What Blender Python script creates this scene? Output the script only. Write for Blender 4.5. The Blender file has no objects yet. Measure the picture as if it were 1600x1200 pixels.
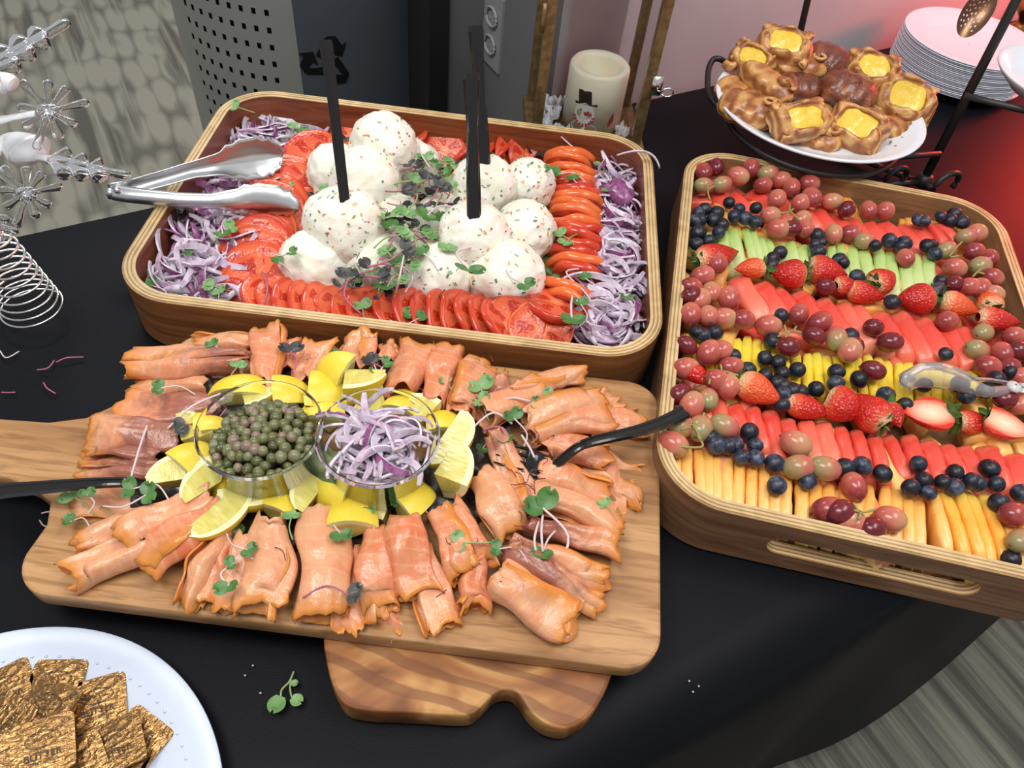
import bpy, math, random
import numpy as np
from mathutils import Vector, Matrix, noise as mnoise

# ------------------------------------------------------------------ camera
F_PX, PITCH, ROLL = 1185.0, 0.867808, 0.134204
CAM = Vector((0.0, 0.0, 0.602))
cp, sp, cr, sr = math.cos(PITCH), math.sin(PITCH), math.cos(ROLL), math.sin(ROLL)
FWD = Vector((0, cp, -sp)); RX = Vector((1, 0, 0)); UY = RX.cross(FWD)
RGT = RX * cr + UY * sr; UPV = UY * cr - RX * sr
cd = bpy.data.cameras.new('camera'); cam = bpy.data.objects.new('camera', cd)
bpy.context.scene.collection.objects.link(cam)
cam.matrix_world = Matrix.Translation(CAM) @ Matrix((RGT, UPV, -FWD)).transposed().to_4x4()
cd.sensor_width = 36.0; cd.lens = F_PX / 1600.0 * 36.0; cd.clip_start = 0.01
sc = bpy.context.scene; sc.camera = cam
# ------------------------------------------------------------------ world, lights, exposure
sc.view_settings.view_transform = 'Standard'; sc.view_settings.look = 'None'
sc.view_settings.exposure = 0.0; sc.view_settings.gamma = 1.0; sc.view_settings.use_curve_mapping = False
w = bpy.data.worlds.new('room_light'); sc.world = w; w.use_nodes = True
w.node_tree.nodes['Background'].inputs[0].default_value = (0.93, 0.96, 1.0, 1)
w.node_tree.nodes['Background'].inputs[1].default_value = 0.42
def area(name, loc, to, sx, sy, power, col):
    l = bpy.data.lights.new(name, 'AREA'); l.shape = 'RECTANGLE'; l.size = sx; l.size_y = sy
    l.energy = power; l.color = col
    o = bpy.data.objects.new(name, l); sc.collection.objects.link(o); o.location = loc
    o.rotation_euler = (Vector(to) - Vector(loc)).to_track_quat('-Z', 'Y').to_euler()
    return o
area('ceiling_panel', (-0.5, 0.0, 2.0), (-0.3, 0.35, 0), 1.2, 0.6, 28, (1, 0.965, 0.91))
area('ceiling_panel', (0.9, 0.5, 2.0), (0.5, 0.6, 0), 1.2, 0.6, 20, (1, 0.97, 0.93))
area('ceiling_panel', (-0.9, 2.4, 2.0), (-0.9, 2.2, 0), 1.2, 0.6, 34, (1, 0.98, 0.95))
area('red_uplight', (1.14, 1.52, 0.27), (0.72, 1.02, 0.0), 0.16, 0.16, 6.5, (1, 0.045, 0.03))

C = sc.collection
R = random.Random(7)
def P(u, v, z=0.0):
    """point of the plane at height z that shows at pixel (u, v)"""
    d = FWD * F_PX + RGT * (u - 800) - UPV * (v - 600)
    return CAM + d * ((z - CAM.z) / d.z)
# ------------------------------------------------------------------ object helpers
def link(o, parent=None):
    C.objects.link(o)
    if parent: o.parent = parent
    return o
def mesh(name, V, Fc, mats=(), idx=None, smooth=True):
    m = bpy.data.meshes.new(name)
    m.from_pydata([tuple(v) for v in V], [], Fc)
    for x in mats: m.materials.append(x)
    if idx is not None: m.polygons.foreach_set('material_index', idx)
    if smooth: m.polygons.foreach_set('use_smooth', [True] * len(m.polygons))
    m.update()
    return m
def ob(name, m, parent=None, loc=None, rot=None, sc_=None):
    o = bpy.data.objects.new(name, m); link(o, parent)
    if loc is not None: o.location = loc
    if rot is not None: o.rotation_euler = rot
    if sc_ is not None: o.scale = sc_ if hasattr(sc_, '__len__') else (sc_,) * 3
    return o
def tag(o, label=None, cat=None, group=None, kind=None):
    if label: o['label'] = label
    if cat: o['category'] = cat
    if group: o['group'] = group
    if kind: o['kind'] = kind
    return o
def thing(name, label, cat, loc=(0, 0, 0), rot=(0, 0, 0), group=None):
    return tag(ob(name, None, None, loc, rot), label, cat, group)
def dup(o, parent=None):
    c = o.copy(); link(c); c.parent = parent
    for ch in list(o.children): dup(ch, c)
    return c
def basis(o, X, Y, Z, loc):
    o.matrix_world = Matrix.Translation(loc) @ Matrix((X, Y, Z)).transposed().to_4x4()
def structure(name, m, **k):
    return tag(ob(name, m, **k), kind='structure')

class MB:
    """collects primitives into one mesh"""
    def __init__(s): s.V = []; s.F = []; s.I = []; s.mi = 0
    def add(s, V, Fc, mi=None):
        n = len(s.V); s.V += [tuple(v) for v in V]
        s.F += [tuple(i + n for i in f) for f in Fc]; s.I += [s.mi if mi is None else mi] * len(Fc)
    def box(s, c, d, rz=0.0, mi=None, M=None):
        x, y, z = d[0] / 2, d[1] / 2, d[2] / 2
        V = [Vector((a * x, b * y, e * z)) for a in (-1, 1) for b in (-1, 1) for e in (-1, 1)]
        Rm = M if M else Matrix.Rotation(rz, 3, 'Z')
        s.add([Vector(c) + Rm @ v for v in V], [(0, 1, 3, 2), (4, 6, 7, 5), (0, 4, 5, 1), (2, 3, 7, 6), (0, 2, 6, 4), (1, 5, 7, 3)], mi)
    def tube(s, pts, r, n=8, mi=None, closed=False, flat=1.0, up=Vector((0, 0, 1))):
        pts = [Vector(p) for p in pts]; k = len(pts)
        V = []
        for i, p in enumerate(pts):
            a = pts[(i - 1) % k] if (i or closed) else p; b = pts[(i + 1) % k] if (i < k - 1 or closed) else p
            t = (b - a).normalized() if (b - a).length > 1e-9 else Vector((0, 0, 1))
            x = t.cross(up)
            if x.length < 0.05: x = t.cross(Vector((0.3, 1, 0)))
            x.normalize(); y = x.cross(t).normalized()
            rr = r[i] if hasattr(r, '__len__') else r
            for j in range(n):
                q = 2 * math.pi * j / n
                V.append(p + x * (math.cos(q) * rr) + y * (math.sin(q) * rr * flat))
        Fc = []
        for i in range(k if closed else k - 1):
            for j in range(n):
                Fc.append((i * n + j, i * n + (j + 1) % n, ((i + 1) % k) * n + (j + 1) % n, ((i + 1) % k) * n + j))
        if not closed:
            Fc.append(tuple(range(n))[::-1]); Fc.append(tuple((k - 1) * n + j for j in range(n)))
        s.add(V, Fc, mi)
    def lathe(s, prof, n=48, mi=None, c=(0, 0, 0), sx=1.0, sy=1.0):
        V = []; Fc = []; k = len(prof)
        for r, z in prof:
            for j in range(n):
                q = 2 * math.pi * j / n
                V.append((c[0] + math.cos(q) * r * sx, c[1] + math.sin(q) * r * sy, c[2] + z))
        for i in range(k - 1):
            for j in range(n): Fc.append((i * n + j, i * n + (j + 1) % n, (i + 1) * n + (j + 1) % n, (i + 1) * n + j))
        s.add(V, Fc, mi)
    def prism(s, poly, z0, z1, mi=None, bev=0.0):
        """extruded outline, with an optional softened edge"""
        n = len(poly); P2 = [Vector((p[0], p[1])) for p in poly]
        def off(d):
            out = []
            for i in range(n):
                a, b = P2[i - 1], P2[(i + 1) % n]; t = (b - a)
                if t.length < 1e-9: out.append(P2[i]); continue
                t.normalize(); out.append(P2[i] + Vector((-t.y, t.x)) * d)
            return out
        if bev: rings = [(off(bev), z0), (P2, z0 + bev), (P2, z1 - bev), (off(bev * 0.3), z1 - bev * 0.3), (off(bev), z1)]
        else: rings = [(P2, z0), (P2, z1)]
        V = [(p.x, p.y, z) for rg, z in rings for p in rg]; Fc = []
        for i in range(len(rings) - 1):
            for j in range(n): Fc.append((i * n + j, i * n + (j + 1) % n, (i + 1) * n + (j + 1) % n, (i + 1) * n + j))
        Fc.append(tuple(range(n))[::-1]); Fc.append(tuple((len(rings) - 1) * n + j for j in range(n)))
        s.add(V, Fc, mi)
    def mesh(s, name, mats, smooth=False):
        return mesh(name, s.V, s.F, mats, s.I, smooth)

def rrect(hx, hy, r, n=8):
    out = []
    for cx, cy, a0 in ((hx - r, hy - r, 0), (-hx + r, hy - r, 90), (-hx + r, -hy + r, 180), (hx - r, -hy + r, 270)):
        for i in range(n + 1):
            a = math.radians(a0 + 90 * i / n); out.append((cx + r * math.cos(a), cy + r * math.sin(a)))
    return out
def ico(sub):
    import bmesh
    b = bmesh.new(); bmesh.ops.create_icosphere(b, subdivisions=sub, radius=1.0)
    V = [v.co.copy() for v in b.verts]; Fc = [tuple(v.index for v in f.verts) for f in b.faces]; b.free()
    return V, Fc
ICO1, ICO2, ICO3, ICO4 = ico(1), ico(2), ico(3), ico(4)
def uvs(m, n, f):
    """grid faces of an m x n vertex grid"""
    return [(i * n + j, i * n + j + 1, (i + 1) * n + j + 1, (i + 1) * n + j) for i in range(m - 1) for j in range(n - 1)]
def nz(p, s=1.0, seed=0.0):
    return mnoise.noise(Vector(p) * s + Vector((seed * 13.7, seed * 5.1, -seed * 7.3)))

# ------------------------------------------------------------------ materials
def srgb(r, g, b):
    f = lambda c: ((c / 255 + 0.055) / 1.055) ** 2.4 if c > 10 else c / 255 / 12.92
    return (f(r), f(g), f(b), 1)
class Mat:
    def __init__(s, name, col, rough=0.5, **k):
        s.m = bpy.data.materials.new(name); s.m.use_nodes = True; s.t = s.m.node_tree; s.n = s.t.nodes
        s.b = s.n['Principled BSDF']; s.b.inputs['Base Color'].default_value = col
        s.b.inputs['Roughness'].default_value = rough
        for a, v in k.items(): s.b.inputs[{'metal': 'Metallic', 'trans': 'Transmission Weight', 'ior': 'IOR', 'sss': 'Subsurface Weight', 'spec': 'Specular IOR Level', 'coat': 'Coat Weight', 'alpha': 'Alpha', 'sheen': 'Sheen Weight'}[a]].default_value = v
        if 'sss' in k:
            s.b.inputs['Subsurface Scale'].default_value = 0.01; s.b.inputs['Subsurface Radius'].default_value = (1, 0.5, 0.35)
    def node(s, ty, **k):
        n = s.n.new(ty)
        for a, v in k.items():
            if a in n.inputs.keys(): n.inputs[a].default_value = v
            else: setattr(n, a, v)
        return n
    def l(s, a, b): s.t.links.new(a, b)
    def coord(s, kind='Object', scale=(1, 1, 1), rot=(0, 0, 0), loc=(0, 0, 0)):
        tc = s.node('ShaderNodeTexCoord'); mp = s.node('ShaderNodeMapping')
        mp.inputs['Scale'].default_value = scale; mp.inputs['Rotation'].default_value = rot; mp.inputs['Location'].default_value = loc
        s.l(tc.outputs[kind], mp.inputs[0]); return mp.outputs[0]
    def noise(s, vec, scale, detail=3, rough=0.5, dist=0.0):
        n = s.node('ShaderNodeTexNoise'); n.inputs['Scale'].default_value = scale; n.inputs['Detail'].default_value = detail
        n.inputs['Roughness'].default_value = rough; n.inputs['Distortion'].default_value = dist
        if vec is not None: s.l(vec, n.inputs['Vector'])
        return n.outputs['Fac']
    def ramp(s, fac, stops, interp='LINEAR'):
        n = s.node('ShaderNodeValToRGB'); n.color_ramp.interpolation = interp; e = n.color_ramp.elements
        while len(e) < len(stops): e.new(0.5)
        for i, (p, c) in enumerate(stops): e[i].position = p; e[i].color = c
        s.l(fac, n.inputs[0]); return n.outputs[0]
    def mix(s, fac, a, b, mode='MIX'):
        n = s.node('ShaderNodeMix', data_type='RGBA', blend_type=mode)
        for sock, v in ((n.inputs[0], fac), (n.inputs[6], a), (n.inputs[7], b)):
            if isinstance(v, (int, float)): sock.default_value = v
            elif isinstance(v, tuple): sock.default_value = v
            else: s.l(v, sock)
        return n.outputs[2]
    def math(s, op, a, b=0.0):
        n = s.node('ShaderNodeMath', operation=op)
        for sock, v in ((n.inputs[0], a), (n.inputs[1], b)):
            if isinstance(v, (int, float)): sock.default_value = v
            else: s.l(v, sock)
        return n.outputs[0]
    def sep(s, vec):
        n = s.node('ShaderNodeSeparateXYZ'); s.l(vec, n.inputs[0]); return n.outputs
    def rand(s): return s.node('ShaderNodeObjectInfo').outputs['Random']
    def color(s, c): s.l(c, s.b.inputs['Base Color'])
    def bump(s, h, strength=0.3, dist=0.001):
        n = s.node('ShaderNodeBump'); n.inputs['Strength'].default_value = strength; n.inputs['Distance'].default_value = dist
        s.l(h, n.inputs['Height']); s.l(n.outputs[0], s.b.inputs['Normal'])

def wood(name, c0, c1, c2, scale=(3, 40, 40), rough=0.45, dist=1.2, bump=0.15, coat=0.0):
    k = Mat(name, c1, rough, coat=coat)
    v = k.coord('Object', scale)
    n = k.noise(v, 1.6, 5, 0.6, dist)
    k.color(k.ramp(n, [(0.3, c0), (0.5, c1), (0.72, c2)])); k.bump(k.noise(v, 5, 4), bump, 0.0006)
    return k.m
def plain(name, c, rough=0.5, **k): return Mat(name, c, rough, **k).m
def mottled(name, c0, c1, scale=60, rough=0.4, bump=0.2, bscale=None, lo=0.35, hi=0.65, **k):
    m = Mat(name, c0, rough, **k); v = m.coord()
    n = m.noise(v, scale, 4); m.color(m.ramp(n, [(lo, c0), (hi, c1)]))
    if bump: m.bump(m.noise(v, bscale or scale * 2, 4), bump, 0.001)
    return m.m
M = {}
M['veneer'] = wood('walnut_veneer', srgb(108, 66, 36), srgb(138, 88, 50), srgb(158, 108, 66), (5, 5, 70), 0.38, 1.0)
M['veneer_dark'] = wood('dark_veneer', srgb(98, 66, 46), srgb(126, 90, 64), srgb(146, 110, 82), (5, 5, 70), 0.38, 1.0)
M['inner_red'] = wood('red_veneer', srgb(104, 56, 34), srgb(134, 72, 44), srgb(150, 88, 56), (5, 5, 70), 0.35, 1.0)
M['inner_tan'] = wood('tan_veneer', srgb(120, 88, 60), srgb(146, 112, 78), srgb(166, 130, 92), (5, 5, 60), 0.35, 1.0)
M['ply_light'] = wood('light_ply', srgb(184, 156, 110), srgb(206, 178, 130), srgb(220, 196, 150), (20, 20, 20), 0.5, 0.5)
M['ply_dark'] = wood('dark_ply', srgb(140, 106, 66), srgb(164, 130, 86), srgb(190, 154, 104), (20, 20, 20), 0.5, 0.5)
M['black_cloth'] = (lambda k: (k.color(k.ramp(k.noise(k.coord('Object', (1, 1, 1)), 2.0, 3), [(0.3, (0.0030, 0.0034, 0.0054, 1)), (0.8, (0.0052, 0.0060, 0.0092, 1))])), k.bump(k.noise(k.coord(), 900, 2), 0.25, 0.0006), k.m)[-1])(Mat('black_cloth', (0.01, 0.01, 0.012, 1), 0.5, spec=0.12))
M['black_plastic'] = plain('black_plastic', (0.012, 0.011, 0.011, 1), 0.16)
M['black_iron'] = plain('black_iron', (0.018, 0.017, 0.017, 1), 0.42)
M['white_china'] = plain('white_china', (0.76, 0.79, 0.85, 1), 0.18)
M['white_plastic'] = plain('white_plastic', (0.72, 0.75, 0.84, 1), 0.3)
M['clear'] = plain('clear_plastic', (0.97, 0.98, 0.98, 1), 0.03, trans=1.0, ior=1.3)
M['acrylic'] = plain('acrylic', (0.98, 0.985, 1.0, 1), 0.04, trans=1.0, ior=1.17)
M['frosted'] = plain('frosted_acrylic', (0.9, 0.92, 0.96, 1), 0.5, trans=0.6, ior=1.4)
M['steel'] = plain('brushed_steel', (0.66, 0.67, 0.69, 1), 0.33, metal=1.0)
M['silver_wire'] = plain('silver_wire', (0.85, 0.83, 0.80, 1), 0.2, metal=1.0)
M['glass'] = plain('thin_glass', (0.95, 0.96, 0.96, 1), 0.02, trans=1.0, ior=1.12)
# ================================================================== SETTING
U = Vector((0.829, 0.559, 0)).normalized(); N = Vector((-U.y, U.x, 0))      # along the table, and away towards the wall
FR = Vector((0.204, 0.215, 0)); DEPTH = 0.785
FLZ = -0.75
def tp(a, b, z=0.0): return FR + U * a + N * b + Vector((0, 0, z))
ANG = math.atan2(U.y, U.x)
# floor: carpet in long planks of tone running across the table's direction
k = Mat('carpet', srgb(110, 108, 100), 0.95)
vec = k.coord('Object', (1, 1, 1), (0, 0, -(ANG - math.pi / 2)))
st = k.node('ShaderNodeMapping'); st.inputs['Scale'].default_value = (0.9, 26, 1); k.l(vec, st.inputs[0])
s1 = k.noise(st.outputs[0], 1.6, 4, 0.62, 0.3)
st2 = k.node('ShaderNodeMapping'); st2.inputs['Scale'].default_value = (2.2, 7, 1); k.l(vec, st2.inputs[0])
s2 = k.noise(st2.outputs[0], 1.3, 1, 0.4)
band = k.ramp(s2, [(0.42, (0, 0, 0, 1)), (0.5, (1, 1, 1, 1))])
st3 = k.node('ShaderNodeMapping'); st3.inputs['Scale'].default_value = (5.2, 17, 1); k.l(vec, st3.inputs[0])
vo = k.node('ShaderNodeTexVoronoi', feature='F1'); vo.inputs['Scale'].default_value = 1.0; vo.inputs['Randomness'].default_value = 0.45
k.l(st3.outputs[0], vo.inputs['Vector'])
cell = k.ramp(vo.outputs['Distance'], [(0.42, (1, 1, 1, 1)), (0.68, (0, 0, 0, 1))])
streak = k.ramp(s1, [(0.38, srgb(94, 92, 84)), (0.5, srgb(122, 119, 109)), (0.62, srgb(152, 148, 134))])
oval = k.mix(cell, srgb(108, 105, 96), srgb(156, 152, 138))
px = k.sep(k.coord())[1]                                            # the oval pattern begins in the tiles beyond the table
zone = k.ramp(px, [(0.0, (0, 0, 0, 1)), (1.0, (1, 1, 1, 1))])
k.color(k.mix(k.math('MULTIPLY', k.math('GREATER_THAN', px, 1.2), band), streak, oval))
k.bump(k.noise(k.coord(), 420, 3, 0.7), 0.7, 0.004)
b = MB(); b.add([(-6, -3, FLZ), (6, -3, FLZ), (6, 8, FLZ), (-6, 8, FLZ)], [(0, 1, 2, 3)])
structure('floor', b.mesh('floor', [k.m]))
wall_grey = mottled('shaded_wall_paint', srgb(104, 107, 107), srgb(108, 111, 111), 6, 0.7, 0.05, 200)  # darker grey: shade of the unlit stepped-back walls put into the colour
wall_light = mottled('light_wall_paint', srgb(196, 192, 196), srgb(202, 198, 202), 6, 0.7, 0.05, 200)
wall_edge = Vector((0.005, 1.035, 0)); wd = (wall_edge - FR).dot(N) ; wa = (wall_edge - FR).dot(U)
WT = 0.12
b = MB(); mw = Matrix((U, N, Vector((0, 0, 1)))).transposed()
b.box(tp(wa + 0.008 + 2.0, wd + 0.02 + WT / 2, 0.6), (4.0, WT, 2.7), M=mw); structure('wall_right', b.mesh('wall_right', [wall_light]))
SD = 0.20                                                            # how far the wall steps back beside the lantern
b = MB(); b.box(tp(wa + 0.002 + WT / 2 - 0.004, wd + 0.02 + SD / 2, 0.6), (WT, SD, 2.7), M=mw); structure('wall_side', b.mesh('wall_side', [wall_grey]))
b = MB(); b.box(tp(wa - 0.031, wd + 0.02 + SD + 0.04, 0.6), (0.076, 0.08, 2.7), M=mw); structure('wall_back', b.mesh('wall_back', [wall_grey]))
b = MB(); b.box(tp(wa - 0.086, wd + 0.02 + SD + 0.035, 0.6), (0.034, 0.085, 2.7), M=mw); structure('trim_1', b.mesh('trim_1', [plain('black_trim', (0.012, 0.012, 0.013, 1), 0.5)]))
# outlet on the side wall
ol = thing('wall_outlet', 'white double wall outlet plate on the grey wall behind the bagel toppings tray', 'outlet')
def on_side(n_, z_, off): return tp(wa - off, wd + 0.02 + n_, z_)
b = MB(); b.box(on_side(0.1695, 0.045, 0.003), (0.006, 0.059, 0.115), M=mw)
ob('cover_plate', b.mesh('cover_plate', [plain('outlet_white', srgb(150, 152, 154), 0.35)]), ol)
for dz in (0.022, -0.022):
    b = MB(); pts = [on_side(0.1695 + 0.017 * math.cos(t), 0.045 + dz + 0.014 * math.sin(t), 0.0085) for t in [i * math.pi / 8 for i in range(16)]]
    b.tube(pts, 0.0022, 6, closed=True); b.box(on_side(0.1635, 0.045 + dz, 0.007), (0.003, 0.003, 0.010), M=mw); b.box(on_side(0.1755, 0.045 + dz, 0.007), (0.003, 0.003, 0.010), M=mw)
    ob('socket', b.mesh('socket', [plain('socket_white', srgb(165, 167, 168), 0.35)]), ol)

# ------------------------------------------------------------------ table and tablecloth
tb = thing('folding_table', 'long folding table hidden under the black tablecloth', 'table')
b = MB(); b.box(tp(0, DEPTH / 2, -0.022), (3.4, DEPTH - 0.02, 0.03), M=mw); ob('tabletop', b.mesh('tabletop', [plain('table_grey', srgb(150, 150, 148), 0.6)]), tb)
for a_ in (-1.5, 1.5):
    for b_ in (0.08, DEPTH - 0.08):
        l_ = MB(); l_.tube([tp(a_, b_, FLZ), tp(a_, b_, -0.035)], 0.014, 10); ob('leg', l_.mesh('leg', [M['black_iron']]), tb)
V = []; na, prof = 200, []
for i in range(29): prof.append((i / 28.0, None))
rows = []
for j in range(17):                                                  # back drape hidden, then top, then front drape
    rows.append(('top', DEPTH * (1 - j / 16.0)))
for j in range(1, 15): rows.append(('drop', j / 14.0))
nr = len(rows) + 2
Vg = []
for i in range(na):
    a = -1.72 + 3.44 * i / (na - 1)
    col = []
    for dz in (-0.55, -0.01): col.append(tp(a, DEPTH + 0.012, dz))
    for kind, t in rows:
        if kind == 'top':
            p = tp(a, t, 0.0)
            w_ = 0.0022 * nz((p.x * 2.2, p.y * 2.2, 0), 1, 3)
            fold = math.exp(-((p.x - 0.62 - (p.y - 0.9) * 1.9) / 0.03) ** 2) * 0.004 if p.y > 0.8 else 0
            p.z += min(0, w_) - 0.0015 + fold * 0
            if t < 0.02: p.z -= 0.002
        else:
            s_ = a * 14 + 1.2 * math.sin(a * 5.3)
            amp = 0.004 + 0.020 * t
            out = 0.004 + 0.046 * t ** 0.8 + amp * (math.sin(s_) * 0.5 + 0.5 * nz((a * 5, t, 0), 1, 5))
            p = tp(a + 0.01 * t * math.sin(s_ * 0.7), -out, -0.004 - (0.60 + 0.015 * math.sin(a * 9) + 0.01 * nz((a * 8, 0, 0), 1, 8)) * t)
        col.append(p)
    Vg.append(col)
V = [p for col in Vg for p in col]
m_ = mesh('tablecloth', V, uvs(na, len(Vg[0]), 0), [M['black_cloth']])
tag(ob('tablecloth', m_), 'black cloth over the buffet table, hanging down at the front above the carpet', 'tablecloth')

# ------------------------------------------------------------------ recycling bin
def bin_point(th, z, rad): return Vector((rad * math.cos(th), rad * math.sin(th), z))
bl = Vector((-0.45, 1.40, FLZ)); BRD = 0.25; TOPZ = 1.0
rb = thing('recycling_bin', 'round grey metal recycling bin with punched holes and a black recycling symbol', 'bin', bl)
met = mottled('grey_bin_metal', srgb(146, 148, 143), srgb(154, 156, 150), 5, 0.42, 0, metal=0.25)
met2 = mottled('slate_bin_metal', srgb(84, 92, 100), srgb(92, 100, 108), 5, 0.35, 0, metal=0.35)
# direction from the bin to the camera decides nothing: angles are measured in the world
def arc_panel(a0, a1, z0, z1, rad, n=40, mi=0):
    V = [bin_point(math.radians(a0 + (a1 - a0) * i / n), z, rad) for i in range(n + 1) for z in (z0, z1)]
    return V, [(2 * i, 2 * i + 2, 2 * i + 3, 2 * i + 1) for i in range(n)]
b = MB(); b.add(*arc_panel(-82, 178, 0.0, TOPZ, BRD)); 
ob('slate_door', b.mesh('slate_door', [met2], True), rb)
tag(rb.children[-1], 'slate blue-grey front of the bin')
b = MB(); b.add(*arc_panel(-182, -130, 0.0, TOPZ, BRD, 10)); b.add(*arc_panel(-88.5, -81, 0.0, TOPZ, BRD, 10)); b.add(*arc_panel(-131, -88, 0.0, 0.45, BRD, 10)); ob('shell', b.mesh('shell', [met], True), rb)
b = MB(); nh, nv = 9, 20; z0, z1 = 0.45, TOPZ; a0, a1 = -131.0, -88.0       # sheet with real holes
G = 3
aa = [a0 + (a1 - a0) * i / (nh * G) for i in range(nh * G + 1)]; zz = [z0 + (z1 - z0) * i / (nv * G) for i in range(nv * G + 1)]
V = [bin_point(math.radians(a_), z_, BRD) for a_ in aa for z_ in zz]
Fc = [f for q, f in enumerate(uvs(len(aa), len(zz), 0)) if not ((q // (len(zz) - 1)) % G == 1 and (q % (len(zz) - 1)) % G == 1)]
b.add(V, [tuple(reversed(f)) for f in Fc]); ob('perforated_panel', b.mesh('perforated_panel', [met], True), rb)
b = MB(); b.lathe([(BRD - 0.02, 0.01), (BRD - 0.02, TOPZ - 0.01)], 48); ob('liner', b.mesh('liner', [plain('bin_dark', (0.006, 0.006, 0.006, 1), 0.9)], True), rb)
b = MB(); b.lathe([(BRD + 0.004, TOPZ), (BRD + 0.004, TOPZ + 0.03), (BRD * 0.5, TOPZ + 0.03), (BRD * 0.5, TOPZ)], 64); ob('lid_ring', b.mesh('lid_ring', [met], True), rb)
# recycling symbol: three folded arrows on the curved front
def sym(x, y):
    th = math.radians(-71) + x / BRD
    return bin_point(th, SZ + y, BRD + 0.0015)
SZ = 0.72
b = MB()
arrows = [[(-0.9, -0.1), (-0.45, 0.62), (-0.02, 0.42), (-0.42, -0.28)], [(-1.05, 0.1), (-0.22, -0.42), (-0.25, 0.12)], ]
base = [([(-0.34, 0.28), (0.02, 0.9), (0.30, 0.9), (0.06, 0.48), (-0.08, 0.12)],), ([(0.10, 0.95), (0.42, 0.95), (0.62, 0.62), (0.80, 0.72), (0.60, 0.22), (0.12, 0.34), (0.30, 0.46)],)]
for r_ in (0, 120, 240):
    for (poly,) in base:
        pts = []
        for x, y in poly:
            x, y = x - 0.03, y - 0.02
            t = math.radians(r_); X = x * math.cos(t) - y * math.sin(t); Y = x * math.sin(t) + y * math.cos(t)
            pts.append(sym(X * 0.044, Y * 0.046))
        b.add(pts, [tuple(range(len(pts)))])
for f in range(len(b.F)): pass
ob('recycling_symbol', b.mesh('recycling_symbol', [plain('symbol_black', (0.004, 0.004, 0.004, 1), 0.5)]), rb)

# ------------------------------------------------------------------ lantern with candle
LF = Vector((-0.019, 0.950, 0)); LR = Vector((0.134, 0.971, 0))
lx = (LR - LF).normalized(); ly = Vector((-lx.y, lx.x, 0)); LW = (LR - LF).length; LD = 0.115
lt = thing('lantern', 'glass lantern with a weathered gold metal frame, snowman candle inside, behind the bagel toppings tray', 'lantern', LF)
gold = mottled('aged_gold', srgb(110, 92, 60), srgb(146, 122, 82), 90, 0.45, 0.3, metal=0.55)
ml = Matrix((lx, ly, Vector((0, 0, 1)))).transposed(); LH = 0.46
def lp(x, y, z): return lx * x + ly * y + Vector((0, 0, z))
for x in (0.006, LW - 0.006):
    for y in (0.006, LD - 0.006):
        b = MB(); b.box(lp(x, y, LH / 2), (0.013, 0.013, LH), M=ml); ob('corner_post', b.mesh('corner_post', [gold]), lt)
b = MB(); b.box(lp(LW / 2, LD / 2, 0.006), (LW + 0.012, LD + 0.012, 0.012), M=ml); ob('base', b.mesh('base', [gold]), lt)
b = MB(); b.box(lp(LW / 2, LD / 2, LH), (LW + 0.012, LD + 0.012, 0.014), M=ml); b.lathe([(0.07, 0), (0.02, 0.05), (0.001, 0.06)], 4, c=lp(LW / 2, LD / 2, LH)); ob('roof', b.mesh('roof', [gold]), lt)
for (x, y, sx, sy) in ((LW / 2, 0.006, LW - 0.026, 0.002), (LW / 2, LD - 0.006, LW - 0.026, 0.002), (0.006, LD / 2, 0.002, LD - 0.026), (LW - 0.006, LD / 2, 0.002, LD - 0.026)):
    b = MB(); b.box(lp(x, y, LH / 2), (sx, sy, LH - 0.02), M=ml); ob('pane', b.mesh('pane', [M['glass']]), lt)
b = MB(); b.box(lp(LW + 0.003, -0.003, 0.105), (0.014, 0.004, 0.026), M=ml)
b.tube([lp(LW + 0.004, -0.006, 0.10), lp(LW + 0.010, -0.008, 0.099)] + [lp(LW + 0.018 + 0.008 * math.cos(t), -0.008, 0.099 + 0.006 * math.sin(t)) for t in [math.pi - i * math.pi / 6 for i in range(12)]], 0.0011, 6)
ob('clasp', b.mesh('clasp', [M['silver_wire']], True), lt)
b = MB(); b.tube([lp(-0.003, -0.003, 0.165), lp(-0.003, -0.003, 0.20)], 0.003, 8); ob('hinge', b.mesh('hinge', [gold], True), lt)
wax = plain('ivory_wax', srgb(244, 238, 214), 0.45, sss=0.3)
cnd = thing('snowman_candle', 'ivory pillar candle with a printed snowman in a top hat, inside the lantern', 'candle', LF + lp(0.090, 0.060, 0.013))
CR = 0.042; CH = 0.086
b = MB(); b.lathe([(0.001, 0), (CR, 0), (CR, CH - 0.004), (CR - 0.003, CH), (CR - 0.009, CH - 0.001), (CR - 0.012, CH - 0.006), (CR - 0.013, CH - 0.030), (0.001, CH - 0.033)], 56)
ob('wax_body', b.mesh('wax_body', [wax], True), cnd)
def cpt(x, z, o=0.0006):
    th = math.radians(-97) + x / CR
    return Vector(((CR + o) * math.cos(th), (CR + o) * math.sin(th), z))
def decal(name, polys, col, o=0.0006):
    b = MB()
    for pl in polys:
        c_ = Vector((sum(p[0] for p in pl) / len(pl), sum(p[1] for p in pl) / len(pl)))
        pts = [cpt(p[0], p[1], o) for p in pl] + [cpt(c_.x, c_.y, o)]
        b.add(pts, [(i, (i + 1) % len(pl), len(pl)) for i in range(len(pl))])
    ob(name, b.mesh(name, [plain('print_' + name, col, 0.5)]), cnd)
def circ(cx, cz, rx, rz=None, n=20): return [(cx + rx * math.cos(2 * math.pi * i / n), cz + (rz or rx) * math.sin(2 * math.pi * i / n)) for i in range(n)]
sx0, sz0 = -0.008, 0.031
decal('snowman_face', [circ(sx0, sz0, 0.0150), circ(sx0 + 0.002, sz0 - 0.022, 0.020, 0.010)], srgb(236, 236, 232), 0.0004)
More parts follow.
